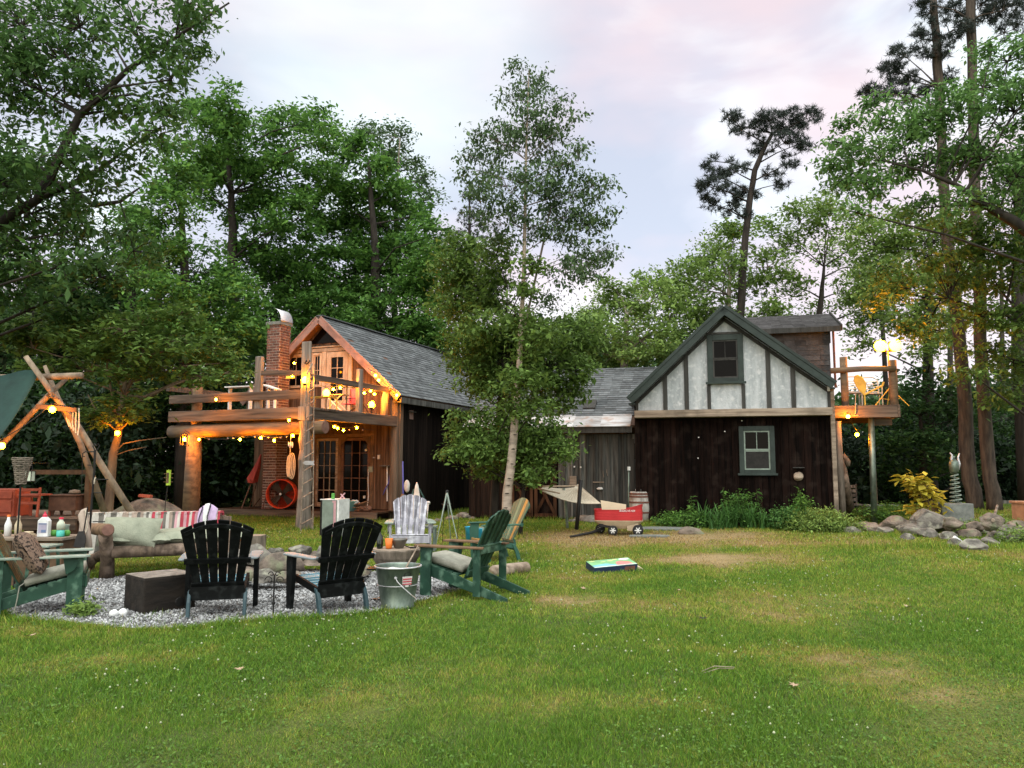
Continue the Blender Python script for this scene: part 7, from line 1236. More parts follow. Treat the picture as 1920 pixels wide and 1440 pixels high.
u, z = F.hit(723, 905, -.14); q = MB(F.M); q.tube([(F.hit(x, y, -.14)[0], -.14, F.hit(x, y, -.14)[1]) for x, y in ((731, 890), (729, 905), (722, 918), (718, 928))], .018, 6); tag(q.build('blue_hose', G['blue_pole'], smooth=True), 'short blue and green hose hanging from the wall shelf', 'hose')
# low table / posts behind chair 6
o = thing('garden_table', 'low pale plank table beside the peeling grey chair', 'table', (at(800, 985, 13.6).x, 13.6, 0)); p = at(798, 986, 13.6); q = MB(); q.b(p.x - .17, p.x + .20, 13.45, 13.75, p.z - .03, p.z); q.build('table_top', G['green_pale'], o)
for x in (p.x - .13, p.x + .16):
    for y in (13.48, 13.72): q = MB(); q.b(x - .02, x + .02, y - .02, y + .02, 0, p.z - .031); q.build('leg', G['green_pale'], o)
for i, (px, Y, r) in enumerate(((884, 15.6, .13), (903, 15.2, .14))):
    p = at(px, 1000, Y); q = MB(Matrix.Translation((p.x, Y, 0))); q.lathe([(r * .8, 0), (r, .27), (r + .012, .28), (r - .01, .28), (r * .78, .02), (0, .015)], n=20); tag(q.build('blue_bucket', G['cyan_plastic'], smooth=True), ('bright blue bucket left of the small pale stand', 'bright blue bucket seen between the green chair and the small pale stand')[i], 'bucket', 'blue buckets behind the green chair')
o = thing('plant_stand', 'small pale square stand standing by the blue bucket', 'stand', (at(900, 1000, 14.6).x, 14.6, 0)); q = MB(); a, b_ = at(889, 1000, 14.6).x, at(905, 1000, 14.6).x; z_ = at(895, 987, 14.6).z; q.b(a, a + .03, 14.5, 14.53, 0, z_); q.b(b_, b_ + .03, 14.5, 14.53, 0, z_); q.b(a + .03, b_, 14.5, 14.53, z_ - .03, z_); q.b(a - .0, b_ + .03, 14.54, 14.8, z_ - .34, z_ - .31); q.build('frame', G['green_pale'], o)
# stones and debris at the foot of the walls
k_ = 0
for px, py, r, lb in ((822, 978, .10, 'rock left of the tripod apex at the foot of the wall'), (846, 975, .16, 'dark rock at the wall foot behind the tripod'), (868, 972, .20, 'round grey rock at the wall foot right of the tripod'), (886, 974, .10, 'small rock at the wall foot before the blue bucket'), (1076, 979, .12, 'small rock left of the hammock post'), (1092, 977, .20, 'rock right of the dark hammock post'), (1108, 979, .22, 'broad grey rock behind the wagon handle'), (1296, 1002, .22, 'half-buried grey rock in the dry lawn'), (1330, 984, .24, 'pale rock in front of the daylilies'), (1358, 985, .17, 'tan rock half hidden in the daylily bed'), (1403, 987, .15, 'small rock before the last daylilies')):
    p = gp(px, py); q = MB(); q.blob(p + Z * r * .12, r, 3, .15, 1.5, None, (1.3, .9, .75), flat=-.02, cuts=6); tag(q.build('rock', G['rock_warm' if k_ % 2 else 'rock'], smooth=True), lb, 'rock'); k_ += 1
for px, py, a, b_, lb in ((1232, 993, .75, .35, 'flat pale stepping slab beside the barrel'), (1217, 1007, .4, .12, 'small flat slab right of the wagon wheel')):
    p = gp(px, py); q = MB(); q.prism([(a * math.cos(t) * random.uniform(.85, 1.1), b_ * math.sin(t) * random.uniform(.85, 1.1)) for t in np.linspace(0, 5.9, 12)], .05, Matrix.Translation(p + Z * .02)); tag(q.build('stone_slab', G['concrete'], bevel=.01), lb, 'slab')
# ================================================================ HAMMOCK
o = thing('hammock', 'cream net hammock on short spreader bars hung low before the shed', 'hammock', gp(1085, 990)); Y = 17.6
a0, a1, b0, b1 = at(1010, 917, Y), at(1020, 912, Y + .6), at(1126, 944, Y - .1), at(1086, 914, Y + .9)
q = MB(); q.tube([at(1008, 916, Y), at(1050, 925, Y - .1)], .02, 6); q.tube([at(1018, 912, Y + .5), at(1085, 911, Y + .9)], .02, 6); q.build('spreader_bar', G['pale_trim'], o, smooth=True)
NA, NB = at(1012, 918, Y), at(1126, 944, Y); MA, MB_ = at(1020, 913, Y + .7), at(1086, 913, Y + 1.1)
def net(a, b_): return NA.lerp(NB, a).lerp(MA.lerp(MB_, a), b_) - Z * (.11 * math.sin(math.pi * a) * (1 - .6 * b_))
q = MB()
for k in range(31): q.tube([net(t, k / 30) for t in np.linspace(0, 1, 12)], .011, 4, cap=False)
for k in range(37): q.tube([net(k / 36, t) for t in np.linspace(0, 1, 6)], .010, 4, cap=False)
q.build('net', G['rope'], o)
ap = at(1084, 908, Y + 1.0); q = MB()
for k in range(15): q.tube([ap, net(.35 + .65 * k / 14, .02)], .006, 4)
q.build('cords', G['rope'], o)
pole('dark iron stake holding up the hammock', 'stake', 'hammock_post', [(1081, 993), (1085, 950), (1089, 900)], .045, G['iron'], 17.3)
pole('pale leaning pole behind the hammock', 'pole', 'support_pole', [(1064, 990), (1060, 940), (1057, 915)], .035, G['green_pale'], 18.4)
# ================================================================ WAGON
wc = gp(1163, 1004); wc.y += .25; wz = lambda py: at(1165, py, wc.y - .25).z
wg = thing('toy_wagon', 'red plastic pull-along wagon with tan base on the dry lawn', 'wagon', (wc.x, wc.y, 0), R(-8)); Bm = W[wg]
def hull(t, w_, l_): return (l_ / 2 * (abs(math.cos(t)) ** .45) * (1 if math.cos(t) > 0 else -1), w_ / 2 * (abs(math.sin(t)) ** .45) * (1 if math.sin(t) > 0 else -1))
def ring(mb, lv, n=44):
    vs = []
    for w_, l_, zf in lv:
        for k in range(n): x, y = hull(2 * math.pi * k / n, w_, l_); vs.append((x, y, zf(x) if callable(zf) else zf))
    fs = [(i * n + k, i * n + (k + 1) % n, (i + 1) * n + (k + 1) % n, (i + 1) * n + k) for i in range(len(lv) - 1) for k in range(n)]; fs.append(tuple(range(n - 1, -1, -1))); fs.append(tuple((len(lv) - 1) * n + k for k in range(n))); mb.add(vs, fs)
topz = lambda x: .545 + .10 * max(0, x / .5) ** 2 + .0 * x; inz = lambda x: topz(x) - .004
q = MB(Bm); lv = [(.54, 1.02, .31)]
for k in range(4): z = .33 + k * .055; lv += [(.555, 1.035, z), (.56, 1.04, z + .045), (.548, 1.028, z + .05)]
lv += [(.565, 1.045, lambda x: topz(x) - .02), (.575, 1.055, topz), (.52, 1.0, topz), (.51, .99, .36), (.3, .8, .35)]
ring(q, lv); q.build('red_body', G['red_plastic'], wg, smooth=False, bevel=0)
q = MB(Bm); ring(q, [(.40, .5, .14), (.48, .85, .20), (.56, 1.05, .295), (.57, 1.06, .31), (.55, 1.04, .315)]); q.b(.18, .42, -.24, .24, .10, .25); q.build('tan_base', G['tan_plastic'], wg, bevel=.01)
for x, y, r in ((.41, -.27, .115), (.41, .27, .115), (-.12, -.27, .105), (-.40, .20, .105)):
    Aw = Bm @ Matrix.Translation((x, y, r)) @ Matrix.Rotation(R(90), 4, 'X'); q = MB(Aw); q.lathe([(r * .62, -.03), (r * .95, -.035), (r, -.02), (r, .02), (r * .95, .035), (r * .62, .03)], n=26); wh = q.build('wheel', G['black_rubber'], wg, smooth=True); q = MB(Aw); q.lathe([(r * .61, -.028), (r * .61, .028)], n=22); q.lathe([(r * .2, .03), (r * .2, .034), (0, .035)], n=12)
    for k in range(6): a = R(60 * k); q.bar((0.01 * math.cos(a), .01 * math.sin(a), .026), (r * .6 * math.cos(a), r * .6 * math.sin(a), .026), .022, .010, (0, 0, 1))
    q.build('rim', G['white_plastic'], wh)
q = MB(Bm); q.b(-.42, -.08, -.24, .24, .17, .24); q.tube([(-.12, -.26, .105), (-.12, .2, .105)], .012, 6); q.tube([(.41, -.26, .115), (.41, .26, .115)], .012, 6); q.build('axle_block', G['iron'], wg)
q = MB(); h0 = at(1133, 990, wc.y - .1); h1 = at(1108, 999, wc.y - .2); h2 = gp(1070, 1009); q.tube([h0, h1, h2 + Z * .03], [.04, .03, .022], 8); q.tube([h2 + Vector((0, -.12, .03)), h2 + Vector((0, .12, .03))], .018, 6); q.build('pull_handle', G['iron'], wg, smooth=True)
cu_ = bpy.data.curves.new('lettering', 'FONT'); cu_.body = 'RADIO FLYER'; cu_.size = .058; cu_.extrude = .001; cu_.shear = .25; cu_.space_character = .95; to = bpy.data.objects.new('lettering', cu_); C.objects.link(to); to.parent = wg; to.location = (.02, -.291, .505); to.rotation_euler = (R(90), 0, 0); cu_.materials.append(G['bottle_white']); me_ = bpy.data.meshes.new_from_object(to); t2 = bpy.data.objects.new('lettering', me_); bpy.data.objects.remove(to); t2.name = 'lettering'; C.objects.link(t2); t2.parent = wg; t2.location = (.02, -.291, .505); t2.rotation_euler = (R(90), 0, 0); W[t2] = W[wg]
q = MB(); a, b_ = at(1126, 938, wc.y), at(1174, 946, wc.y + .1); c_, d_ = at(1174, 968, wc.y + .05), at(1130, 966, wc.y - .05); vs = [a, b_, c_, d_]; q.add(vs + [v + Vector((0, .03, 0)) for v in vs], [(3, 2, 1, 0), (4, 5, 6, 7), (0, 1, 5, 4), (1, 2, 6, 5), (2, 3, 7, 6), (3, 0, 4, 7)]); tag(q.build('cardboard_sheet', G['cardboard'], bevel=.004), 'tan cardboard sheet standing in the red wagon', 'cardboard')
# ================================================================ BARREL and wall tools
F = HS; bc = gp(1203, 981); bc.y += .28; o = thing('wooden_barrel', 'whitewashed wooden barrel with rusty hoops at the shed corner', 'barrel', bc); Bm = Matrix.Translation(bc); hz_ = at(1203, 922, bc.y - .2).z
q = MB(Bm); q.lathe([(.245, 0), (.275, hz_ * .2), (.30, hz_ * .45), (.30, hz_ * .55), (.275, hz_ * .82), (.25, hz_ - .02), (.235, hz_), (0, hz_ - .01)], n=26); q.build('staves', G['barrel_white'], o)
for z_, r in ((hz_ * .06, .262), (hz_ * .33, .295), (hz_ * .66, .299), (hz_ * .93, .268), (hz_ * .84, .278)): q = MB(Bm); q.lathe([(r - .01, z_ - .022), (r + .004, z_ - .022), (r + .004, z_ + .022), (r - .01, z_ + .022)], n=26); q.build('hoop', G['rust'], o)
for i, px in enumerate((1196, 1204, 1213)): q = MB(); q.blob(at(px, 919, bc.y - .05), .07, 2, .3, 2, None, (1, 1, .7)); tag(q.build('rag', G['bottle_white'], smooth=True), ('white crumpled rag on the left of the barrel top', 'middle white crumpled rag on the barrel top', 'white crumpled rag on the right of the barrel top')[i], 'rag')
pp_ = pole('slim pale pole leaning against the shed beside the barrel', 'pole', 'pale_pole', [(1178, 985), (1178.5, 930), (1179, 878)], .018, G['galv'], 20.2)
q = MB(); q.b(at(1179, 880, 20.2).x - .035, at(1179, 880, 20.2).x + .035, 20.15, 20.2, at(1179, 882, 20.2).z, at(1179, 875, 20.2).z); q.build('head', G['white_plastic'], pp_)
for i, (px, py) in enumerate(((1080, 849), (1131, 888), (1138, 885), (1125, 916), (1123, 904), (1077, 875), (1089, 876))):
    a = at(px, py, 20.75); q = MB(HS.M); lu = HS.inv @ a; u_, z_ = F.hit(px, py, MV - .06)
    if i == 0: q.tube([(u_, MV - .06, z_ - .08), (u_ + .03, MV - .07, z_ + .06)], .012, 5); nm, lb = 'small_tool', 'small pale tool hung high on the shed wall'
    elif i in (1, 2): q.tube([(u_, MV - .06, z_ + .08), (u_, MV - .08, z_), (u_ + .02, MV - .06, z_ - .1)], .009, 5); nm, lb = 'iron_hook', ('left thin iron tool on the shed wall', 'right thin iron tool on the shed wall')[i - 1]
    elif i == 3: q.blob((u_, MV - .1, z_), .06, 2, .2, 1, None, (1.4, .8, .6)); nm, lb = 'white_faucet', 'white lump of hose tap low on the shed wall'
    elif i == 4: q.b(u_ - .16, u_ + .14, MV - .08, MV - .05, z_ - .015, z_ + .015); nm, lb = 'shelf_bar', 'short pale bar fixed above the shed tap'
    else: q.b(u_ - .02, u_ + .02, MV - .08, MV - .045, z_ - .02, z_ + .02); nm, lb = 'white_insulator', ('left white knob on the shed boards', 'right white knob on the shed boards')[i - 5]
    tag(q.build(nm, G['weather_trim' if i not in (3, 5, 6) else 'white_plastic']), lb, nm.replace('_', ' '))
# ================================================================ RIGHT DECK THINGS
RM = HS.M
def rp(px, py, v): u, z = HS.hit(px, py, v); return Vector((u, v, z))
dkz = dz1 - .008
o = thing('floodlight_stand', 'yellow tripod stand with twin floodlights on the side deck', 'work light', RM @ Vector((HS.hit(1667, 700, 1.0)[0], 1.0, dkz))); su = HS.hit(1667, 700, 1.0)[0]; lzz = HS.hit(1667, 650, 1.0)[1]
q = MB(RM); q.tube([(su, 1, dkz + .15), (su, 1, lzz - .12)], .018, 7); q.build('mast', G['yellow_paint'], o)
for a in (R(-15), R(195), R(90)): q = MB(RM); x, y = .42 * math.cos(a), .42 * math.sin(a); q.tube([(su, 1, dkz + .50), (su + x, 1 + y, dkz + .012)], .014, 6); q.tube([(su, 1, dkz + .18), (su + x * .55, 1 + y * .55, dkz + .22)], .010, 6); q.build('leg', G['yellow_paint'], o)
q = MB(RM); q.bar((su - .2, 1, lzz - .12), (su + .2, 1, lzz - .12), .03, .03); q.build('crossbar', G['iron'], o)
for s in (-1, 1):
    q = MB(RM); x = su + s * .18; q.b(x - .14, x + .14, 1.01, 1.12, lzz - .10, lzz + .14); hd = q.build('lamp_head', G['iron'], o, bevel=.008); q = MB(RM @ Matrix.Translation((x, .965, lzz + .02)) @ Matrix.Scale(.45, 4, (0, 1, 0))); q.lathe([(.0, -.15), (.09, -.125), (.14, -.06), (.16, 0), (.14, .06), (.09, .125), (0, .15)], n=20); q.build('glowing_glass', G['flood_glow'], hd, smooth=True)
# yellow paddle
o = thing('yellow_chair_shell', 'yellow oval shell on an angled arm standing on the side deck', 'chair', RM @ rp(1620, 738, .7)); q = MB(RM); a, b_ = rp(1621, 740, .65), rp(1605, 706, .65); d = (b_ - a); up = Vector((0, 0, 1)); pl = []
A = Matrix.Translation(a) @ Matrix.Rotation(-math.atan2(d.x, d.z), 4, 'Y').inverted().inverted() @ Matrix.Rotation(R(90), 4, 'X'); L_ = d.length
q2 = MB(RM @ Matrix.Translation(a) @ Matrix.Rotation(math.atan2(d.x, d.z), 4, 'Y') @ Matrix.Rotation(R(90), 4, 'X')); q2.prism([(-.02, -.03), (.10, L_ * .25), (.155, L_ * .5), (.14, L_ * .8), (.06, L_ * 1.05), (-.03, L_ * 1.06), (-.10, L_ * .85), (-.10, L_ * .5), (-.05, L_ * .15)], .03); q2.build('shell', G['yellow_paint'], o, bevel=.01)
q = MB(RM); c_ = rp(1655, 723, .65); q.tube([a, c_], .025, 6); q.tube([c_, rp(1657, 716, .65)], .025, 6); q.tube([a, Vector((a.x, a.y, dkz))], .02, 6); q.build('arm', G['yellow_paint'], o)
for i, (px, w_) in enumerate(((1600, .36), (1632, .5))):
    u = HS.hit(px, 740, 1.2 + .3 * i)[0]; v = 1.2 + .3 * i; o = thing('patio_chair', ('white slatted chair left of the yellow shell on the side deck', 'white metal bench chair right of the yellow shell on the side deck')[i], 'chair', RM @ Vector((u, v, dkz)), group='white chairs on the side deck')
    q = MB(RM); q.b(u - w_ / 2, u + w_ / 2, v - .2, v + .2, dkz + .38, dkz + .41); q.build('seat', G['white_plastic'], o); q = MB(RM); q.tube([(u - w_ / 2, v + .2, dkz + .4), (u - w_ / 2, v + .28, dkz + .8), (u - w_ / 4, v + .28, dkz + .86), (u + w_ / 4, v + .28, dkz + .86), (u + w_ / 2, v + .28, dkz + .78), (u + w_ / 2, v + .2, dkz + .4)], .016, 6)
    for k in range(5): q.tube([(u - w_ / 2, v + .21 + .016 * k, dkz + .46 + .07 * k), (u + w_ / 2, v + .21 + .016 * k, dkz + .46 + .07 * k)], .011, 5)
    q.build('back_frame', G['white_plastic'], o)
    for sx_ in (-1, 1):
        for sy_ in (-1, 1): q = MB(RM); q.tube([(u + sx_ * w_ / 2, v + sy_ * .19, dkz), (u + sx_ * w_ / 2, v + sy_ * .19, dkz + .4)], .014, 6); q.build('leg', G['white_plastic'], o)
    q = MB(RM); q.tube([(u - w_ / 2, v - .2, dkz + .4), (u - w_ / 2, v - .2, dkz + .6), (u - w_ / 2, v + .24, dkz + .6)], .014, 6); q.tube([(u + w_ / 2, v - .2, dkz + .4), (u + w_ / 2, v - .2, dkz + .6), (u + w_ / 2, v + .24, dkz + .6)], .014, 6); q.build('arm', G['white_plastic'], o)
o = thing('hanging_hook', 'thin white hook lamp hanging below the side deck edge', 'hook', RM @ rp(1604, 770, .25)); q = MB(RM); q.tube([rp(1604, 738, .28), rp(1604, 775, .28), rp(1601, 779, .28), rp(1609, 779, .28)], .012, 5); q.build('hook', G['pale_trim'], o)
# under the deck: carved log, bench, chair
q = MB(); q.tube([gp(1597, 968), at(1583, 900, 19.8), at(1577, 862, 19.8)], [.11, .12, .10], 10, wob=.12); q.tube([at(1577, 865, 19.8), at(1583, 856, 19.75), at(1589, 866, 19.7), at(1590, 874, 19.7)], [.07, .09, .08, .05], 8, wob=.1); tag(q.build('carved_log', G['bark_log'], smooth=True), 'leaning carved log with a rounded head at the house corner', 'carving')
pc_ = at(1574, 900, 19.5); q = MB(); q.tube([(pc_.x, 19.4, 0), at(1571, 790, 19.4)], [.09, .075], 10, wob=.06); tag(q.build('log_post', G['bark_grey'], smooth=True), 'grey log post standing at the right corner of the white gable house', 'post')
o = thing('bench', 'low plank bench under the side deck', 'bench', gz(1647, 21)); bz_ = at(1650, 946, 21).z; a, b_ = at(1618, 946, 21).x, at(1678, 946, 21).x; q = MB(); q.b(a, b_, 20.8, 21.15, bz_ - .04, bz_); q.build('seat', G['green_pale'], o)
for x in (a + .05, b_ - .2): q = MB(); q.b(x, x + .07, 20.85, 21.1, 0, bz_ - .041); q.build('leg', G['green_pale'], o)
o = thing('dark_chair', 'dark wooden chair in the shade under the side deck', 'chair', gz(1606, 21)); a, b_ = at(1597, 950, 21).x, at(1617, 950, 21).x; q = MB(); q.b(a, b_, 20.9, 21.3, .42, .46); q.build('seat', G['grey_board'], o); q = MB()
for k in range(4): q.b(a, b_, 21.28, 21.31, .52 + k * .12, .60 + k * .12)
q.build('backrest', G['grey_board'], o)
for x in (a, b_ - .04):
    for y in (20.92, 21.28): q = MB(); q.b(x, x + .04, y, y + .04, 0, .99 if y > 21 else .42); q.build('leg', G['grey_board'], o)
# ---------------------------------------------------------------- rock border
RK = [(1632, 997, .30, 'boulder with dark side near the left of the border'), (1600, 1000, .22, 'flat-topped rock next to the yellow-green shrub'), (1617, 993, .2, 'pale rock wedged behind the first border boulders'), (1682, 993, .40, 'big domed boulder, second largest in the border'), (1722, 1003, .40, 'wide sloping light boulder in the middle of the border'), (1757, 985, .44, 'largest rounded boulder below the concrete block'), (1770, 997, .30, 'grey boulder tucked right of the largest one'), (1747, 1008, .26, 'flat reddish rock in front of the largest boulder'), (1706, 1012, .2, 'low rock at the front of the wide sloping boulder'),
      (1790, 985, .24, 'rock directly under the concrete block'), (1780, 1012, .22, 'yellowish flat rock left of the white scrap'), (1795, 1022, .2, 'low rock beside the white scrap'), (1820, 1008, .30, 'dark boulder in the middle of the right heap'), (1832, 1032, .24, 'round yellow rock lowest on the lawn'), (1845, 1005, .26, 'blue-grey rock in the right heap'), (1865, 985, .27, 'upright rounded rock behind the right heap'), (1893, 1005, .32, 'large blue-grey boulder near the right edge'), (1872, 1012, .24, 'rock with a dark hollow near the right edge'), (1912, 1000, .34, 'big dark boulder at the right edge'), (1905, 1018, .2, 'small rock at the front right edge'), (1860, 1022, .18, 'small front rock of the right heap'),
      (1835, 990, .2, 'rock half hidden by the yellow-green plants'), (1808, 995, .2, 'small rock right of the concrete block'), (1662, 1000, .2, 'small rock left of the big domed boulder'), (1925, 1012, .26, 'rock cut by the right edge of the frame')]
for i, (px, py, r, lb) in enumerate(RK):
    p = gp(px, py); r *= .80; q = MB(); q.blob((p.x, p.y + r * .5, p.z + r * .18), r, 4, .17, 1.5, Matrix.Rotation(random.uniform(0, 3), 3, 'Z'), (1.15, .95, .78), cuts=7); tag(q.build('border_rock', G['rock' if i % 3 else 'rock_warm']), lb, 'rock', 'rocks of the border on the right')
p = gp(1798, 1022); q = MB(); q.box(p + Z * .06, (.26, .05, .10), Matrix.Rotation(R(38), 3, 'Y')); tag(q.build('white_scrap', G['bottle_white'], bevel=.01), 'bluish white plastic scrap at the front of the rock border', 'scrap')
# sculpture
bp = at(1793, 955, 18.6); zt_, zb_ = at(1793, 944, 18.6).z, at(1793, 966, 18.6).z; xa, xb = at(1763, 955, 18.6).x, at(1822, 955, 18.6).x
q = MB(Matrix.Translation((0, 0, 0))); q.b(xa, xb, 18.5, 19.0, zb_ - .35, zt_); tag(q.build('concrete_block', G['concrete'], bevel=.015), 'large grey concrete block in the rock border', 'block')
o = thing('coil_sculpture', 'metal sculpture of a rusty coil spring topped by a cut can with wings', 'sculpture', (bp.x + .02, 18.75, zt_)); sx0 = at(1790, 900, 18.75).x; hs1 = at(1790, 886, 18.75).z; q = MB(); q.tube([(sx0 + (.13 - .055 * t) * math.cos(2 * math.pi * 7.5 * t), 18.75 + (.13 - .055 * t) * math.sin(2 * math.pi * 7.5 * t), zt_ + .01 + (hs1 - zt_) * t) for t in np.linspace(0, 1, 150)], .016, 6); q.build('coil', G['sage_metal'], o, smooth=True)
q = MB(); z1_ = at(1790, 868, 18.75).z; q.tube([(sx0, 18.75, zt_), (sx0, 18.75, hs1)], .02, 6); q.lathe([(.05, hs1 - .02), (.10, hs1 + .02), (.11, z1_), (.09, z1_ + .04), (.04, z1_ + .1), (0, z1_ + .1)], (sx0, 18.75, 0), 16); q.tube([(sx0, 18.75, z1_ + .1), (sx0, 18.75, z1_ + .17)], .04, 8); q.build('canister', G['galv'], o, smooth=True)
q = MB(); 
for pts in (((1786, 872), (1784, 860), (1785, 853), (1781, 849)), ((1797, 880), (1799, 870), (1796, 858), (1799, 850))): q.tube([at(px, py, 18.75) for px, py in pts], [.03, .035, .025, .015], 6)
q.build('wings', G['tin'], o, smooth=True)
# wooden planter at right edge and low fence stub
o = thing('wooden_planter', 'tall square tan wooden planter at the right edge', 'planter', gz(1932, 17.8)); x0 = at(1911, 960, 17.8).x; zt_ = at(1915, 940, 17.8).z; q = MB(); q.b(x0 + .02, x0 + .5, 17.6, 18.1, 0, zt_ - .05); q.b(x0 - .01, x0 + .53, 17.57, 18.13, zt_ - .05, zt_); q.build('box', G['terracotta'], o, bevel=.006)
o = thing('dark_fence', 'low dark board fence piece behind the rocks at the right', 'fence', gz(1885, 21.5)); q = MB(); a = at(1868, 950, 21.5).x; boards(q, a, at(1910, 950, 21.5).x, 21.5, .1, at(1885, 938, 21.5).z, (.08, .12)); q.build('boards', G['grey_board'], o)
q = MB(); q.tube([gp(1862, 976), at(1870, 948, 17.9)], [.035, .025], 6); tag(q.build('wood_stake', G['weather_trim']), 'short pale stake leaning behind the upright rock', 'stake')
# ================================================================ LIGHTS ON STRINGS
def bulb(P, parent, r=.045, m_='bulb_glow'):
    r *= .78
    q = MB(Matrix.Translation(P)); q.lathe([(.0, -r), (r * .6, -r * .85), (r, -r * .2), (r * .85, r * .5), (r * .35, r * 1.0), (0, r * 1.05)], n=12); b_ = q.build('bulb', G[m_], parent, smooth=True); q = MB(Matrix.Translation(P)); q.lathe([(r * .38, r * .95), (r * .38, r * 1.7), (0, r * 1.75)], n=8); q.build('socket', G['cord'], b_)
def string(name, label, pts, r=.04, ends=None, offs=(), glow='bulb_glow'):
    P = [at(*p) for p in pts]; o = thing(name, label, 'string lights', P[0]); q = MB(); top = [p + Z * r * 1.7 for p in P]
    if ends: top = [at(*ends[0])] + top + [at(*ends[1])]
    path = []
    for a, b_ in zip(top, top[1:]): path += [a, a.lerp(b_, .33) - Z * (a - b_).length * .05, a.lerp(b_, .66) - Z * (a - b_).length * .05]
    q.tube(path + [top[-1]], .008, 5); q.build('cord', G['cord'], o)
    for p in P: bulb(p, o, r, glow)
    for p in offs: bulb(at(*p), o, r * .7, 'bulb_off')
    return o
string('string_lights', 'lit bulbs strung beneath the front log of the balcony', [(373, 824, 19.3), (450, 824, 18.85), (489, 821, 18.7), (514, 826, 18.6), (549, 817, 18.35)], .042, ((346, 806, 19.4), (560, 800, 18.3)), [(392, 824, 19.1), (427, 822, 18.95), (437, 822, 18.9), (477, 819, 18.75), (503, 820, 18.6), (526, 821, 18.5), (537, 819, 18.45)])
string('string_lights', 'lit bulbs strung along the side beam of the balcony', [(542, 788, 18.2), (609, 796, 18.9), (627, 800, 19.3), (633, 803, 19.45), (644, 807, 19.7), (669, 802, 20.2)], .040, ((535, 786, 18.2), (700, 806, 21)), [(655, 806, 19.9), (680, 806, 20.5)])
string('string_lights', 'lit bulbs strung behind the upper side rail of the balcony', [(625, 730, 19.7), (638, 727, 20.0), (671, 732, 20.5), (683, 737, 20.8), (695, 733, 21.1), (702, 739, 21.3)], .042, ((598, 722, 19.3), (712, 735, 21.5)))
string('string_lights', 'lit bulbs running down the pink gable trim', [(704, 704, 21.3), (710, 713, 21.35), (744, 741, 21.4)], .050, ((690, 690, 21.4), (750, 748, 21.5)), [(696, 697, 21.3)])
string('string_lights', 'single lit bulb under the left eave of the gable with its cord', [(552, 681, 21.9), (548, 705, 21.9)], .040, ((556, 672, 21.9), (546, 690, 21.9)))
string('string_lights', 'single bulb glowing on the face of the front balcony rail', [(405, 749, 19.0)], .042, ((398, 742, 19.0), (412, 742, 19.0)))
string('string_lights', 'lit bulbs on a cord inside the log pole frame and tarp', [(98, 768, 11.8), (3, 836, 11.5)], .062, ((130, 762, 12.0), (-40, 820, 11.5)), (), 'tree_glow')
string('string_lights', 'single bulb glowing in the small maple', [(220, 812, 14.3)], .058, ((226, 800, 14.4), (212, 802, 14.4)), (), 'tree_glow')
string('string_lights', 'two bright bulbs strung under the side deck', [(1590, 781, 19.3), (1607, 815, 20.2)], .062, ((1575, 776, 19.3), (1625, 790, 20.5)))
def lamp(label, px, py, Y, r, base, cat='lamp'):
    p = at(px, py, Y); o = thing('lantern', label, cat, p); q = MB(Matrix.Translation(p)); q.lathe([(0, -r), (r * .7, -r * .8), (r, 0), (r * .8, r * .6), (r * .3, r * 1.1), (0, r * 1.15)], n=16); q.build('glowing_globe', G['lamp_glow'], o, smooth=True)
    q = MB(Matrix.Translation(p)); q.lathe([(r * .5, -r * 1.5), (r * .62, -r * .9), (r * .3, -r * .82)], n=12); q.tube([(0, 0, r * 1.1), (0, 0, r * 1.6)], .01, 5)
    if base is not None: q.tube([(0, 0, -r * 1.5), (0, 0, base - p.z)], .012, 6)
    q.build('fitting', G['iron'], o); return o
lamp('brightest globe lamp on the hook board at the balcony corner', 572, 713, 18.25, .085, None)
lamp('globe lamp standing on the slatted bench of the balcony', 612, 737, 19.2, .085, DK)
lamp('amber lamp glowing behind the side rail post of the balcony', 650, 719, 20.1, .06, DK)
lamp('globe lamp standing on the balcony by the carved figure', 697, 759, 21.0, .085, DK)
p = at(346, 824, 19.3); o = thing('lantern', 'small square lantern hanging at the left end of the front log', 'lantern', p); q = MB(Matrix.Translation(p)); q.lathe([(0, -.05), (.04, -.03), (.045, .02), (0, .06)], n=10); q.build('flame', G['bulb_glow'], o); q = MB(Matrix.Translation(p)); q.b(-.09, .09, -.09, .09, -.16, -.13); q.b(-.08, .08, -.08, .08, .12, .15); q.tube([(0, 0, .15), (0, 0, .26)], .008, 5)
for sx_ in (-1, 1):
    for sy_ in (-1, 1): q.b(sx_ * .07, sx_ * .085, sy_ * .07, sy_ * .085, -.13, .12)
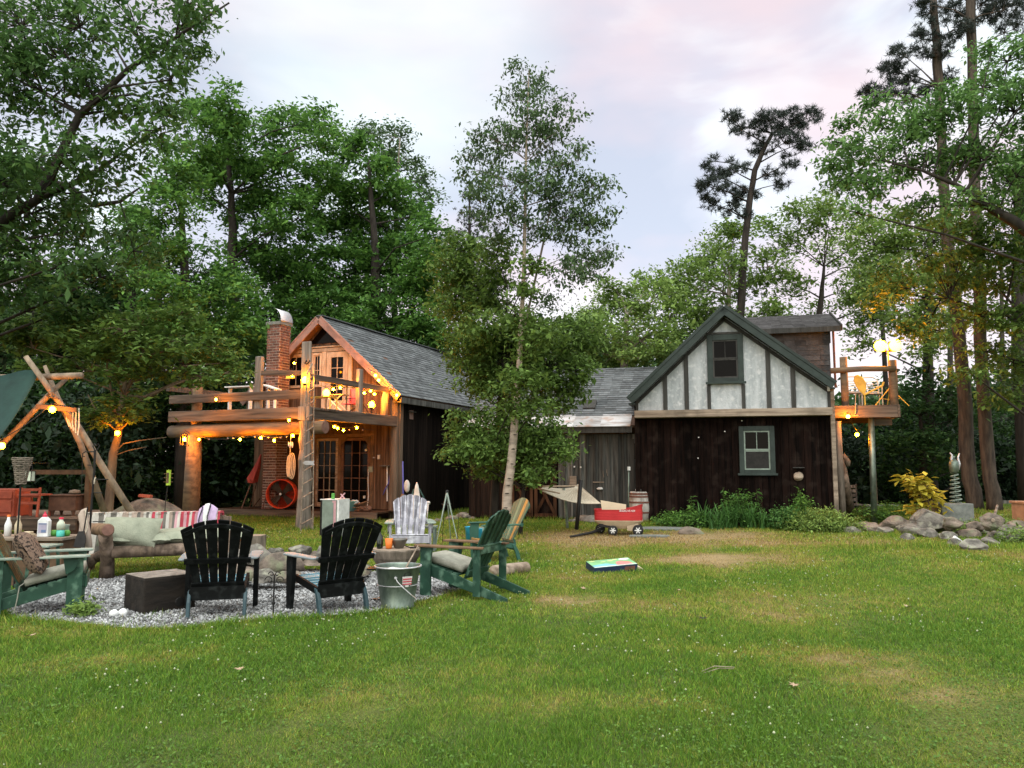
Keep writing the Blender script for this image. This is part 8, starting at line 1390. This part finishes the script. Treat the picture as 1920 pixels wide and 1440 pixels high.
q.build('frame', G['cedar'], o)
# wind chimes under the log
p = at(545, 829, 18.4); q = MB()
for k in range(4): a = p + Vector((.03 * k - .05, .02 * (k % 2), 0)); q.tube([a, a - Z * (.1 + .03 * (k % 2))], .012, 5)
q.tube([p + Z * .2, p], .004, 4); tag(q.build('wind_chime', G['white_paint']), 'small white wind chime hanging by the corner post', 'wind chime')
# ---------------------------------------------------------------- things on the lawn
def leaf(px, py, s, lb, nm='dry_leaf', m_='dry_leaf'):
    p = gp(px, py); q = MB(Matrix.Translation(p + Z * .03) @ Matrix.Rotation(random.uniform(0, 6), 4, 'Z') @ Matrix.Rotation(R(12), 4, 'X')); pl = []
    for k in range(14): a = 2 * math.pi * k / 14; r = s * (1 if k % 2 else .45) * random.uniform(.8, 1.1); pl.append((r * math.cos(a), r * .6 * math.sin(a)))
    vs = [Vector((x, y, .25 * abs(x))) for x, y in pl] + [Vector((0, 0, 0))]; n = len(pl); q.add(vs, [(k, (k + 1) % n, n) for k in range(n)]); tag(q.build(nm, G[m_]), lb, 'leaf', 'fallen leaves on the lawn')
leaf(56, 1199, .075, 'broad tan leaf on the lawn below the left chair'); leaf(448, 1262, .045, 'curled tan leaf on the lawn below the black chairs'); leaf(1490, 1293, .05, 'pale curled leaf on the right of the near lawn'); leaf(1093, 1108, .07, 'tan leaf on the dry patch right of the bucket'); leaf(1275, 1112, .06, 'tan leaf on the middle of the lawn'); leaf(1703, 1143, .08, 'straw-coloured leaf on the far right of the lawn'); leaf(1000, 1333, .02, 'tiny white petal on the near lawn', 'petal', 'clover_white'); leaf(1318, 1165, .06, 'dark wet leaf in the middle of the lawn', 'dark_leaf', 'iron')
q = MB(); q.tube([gp(1316, 1264) + Z * .02, gp(1340, 1258) + Z * .035, gp(1378, 1259) + Z * .03], .003, 5); q.tube([gp(1320, 1267) + Z * .02, gp(1350, 1262) + Z * .035, gp(1376, 1262) + Z * .03], .003, 5); tag(q.build('straw', G['weather_trim']), 'pale bent straw on the near lawn', 'straw')
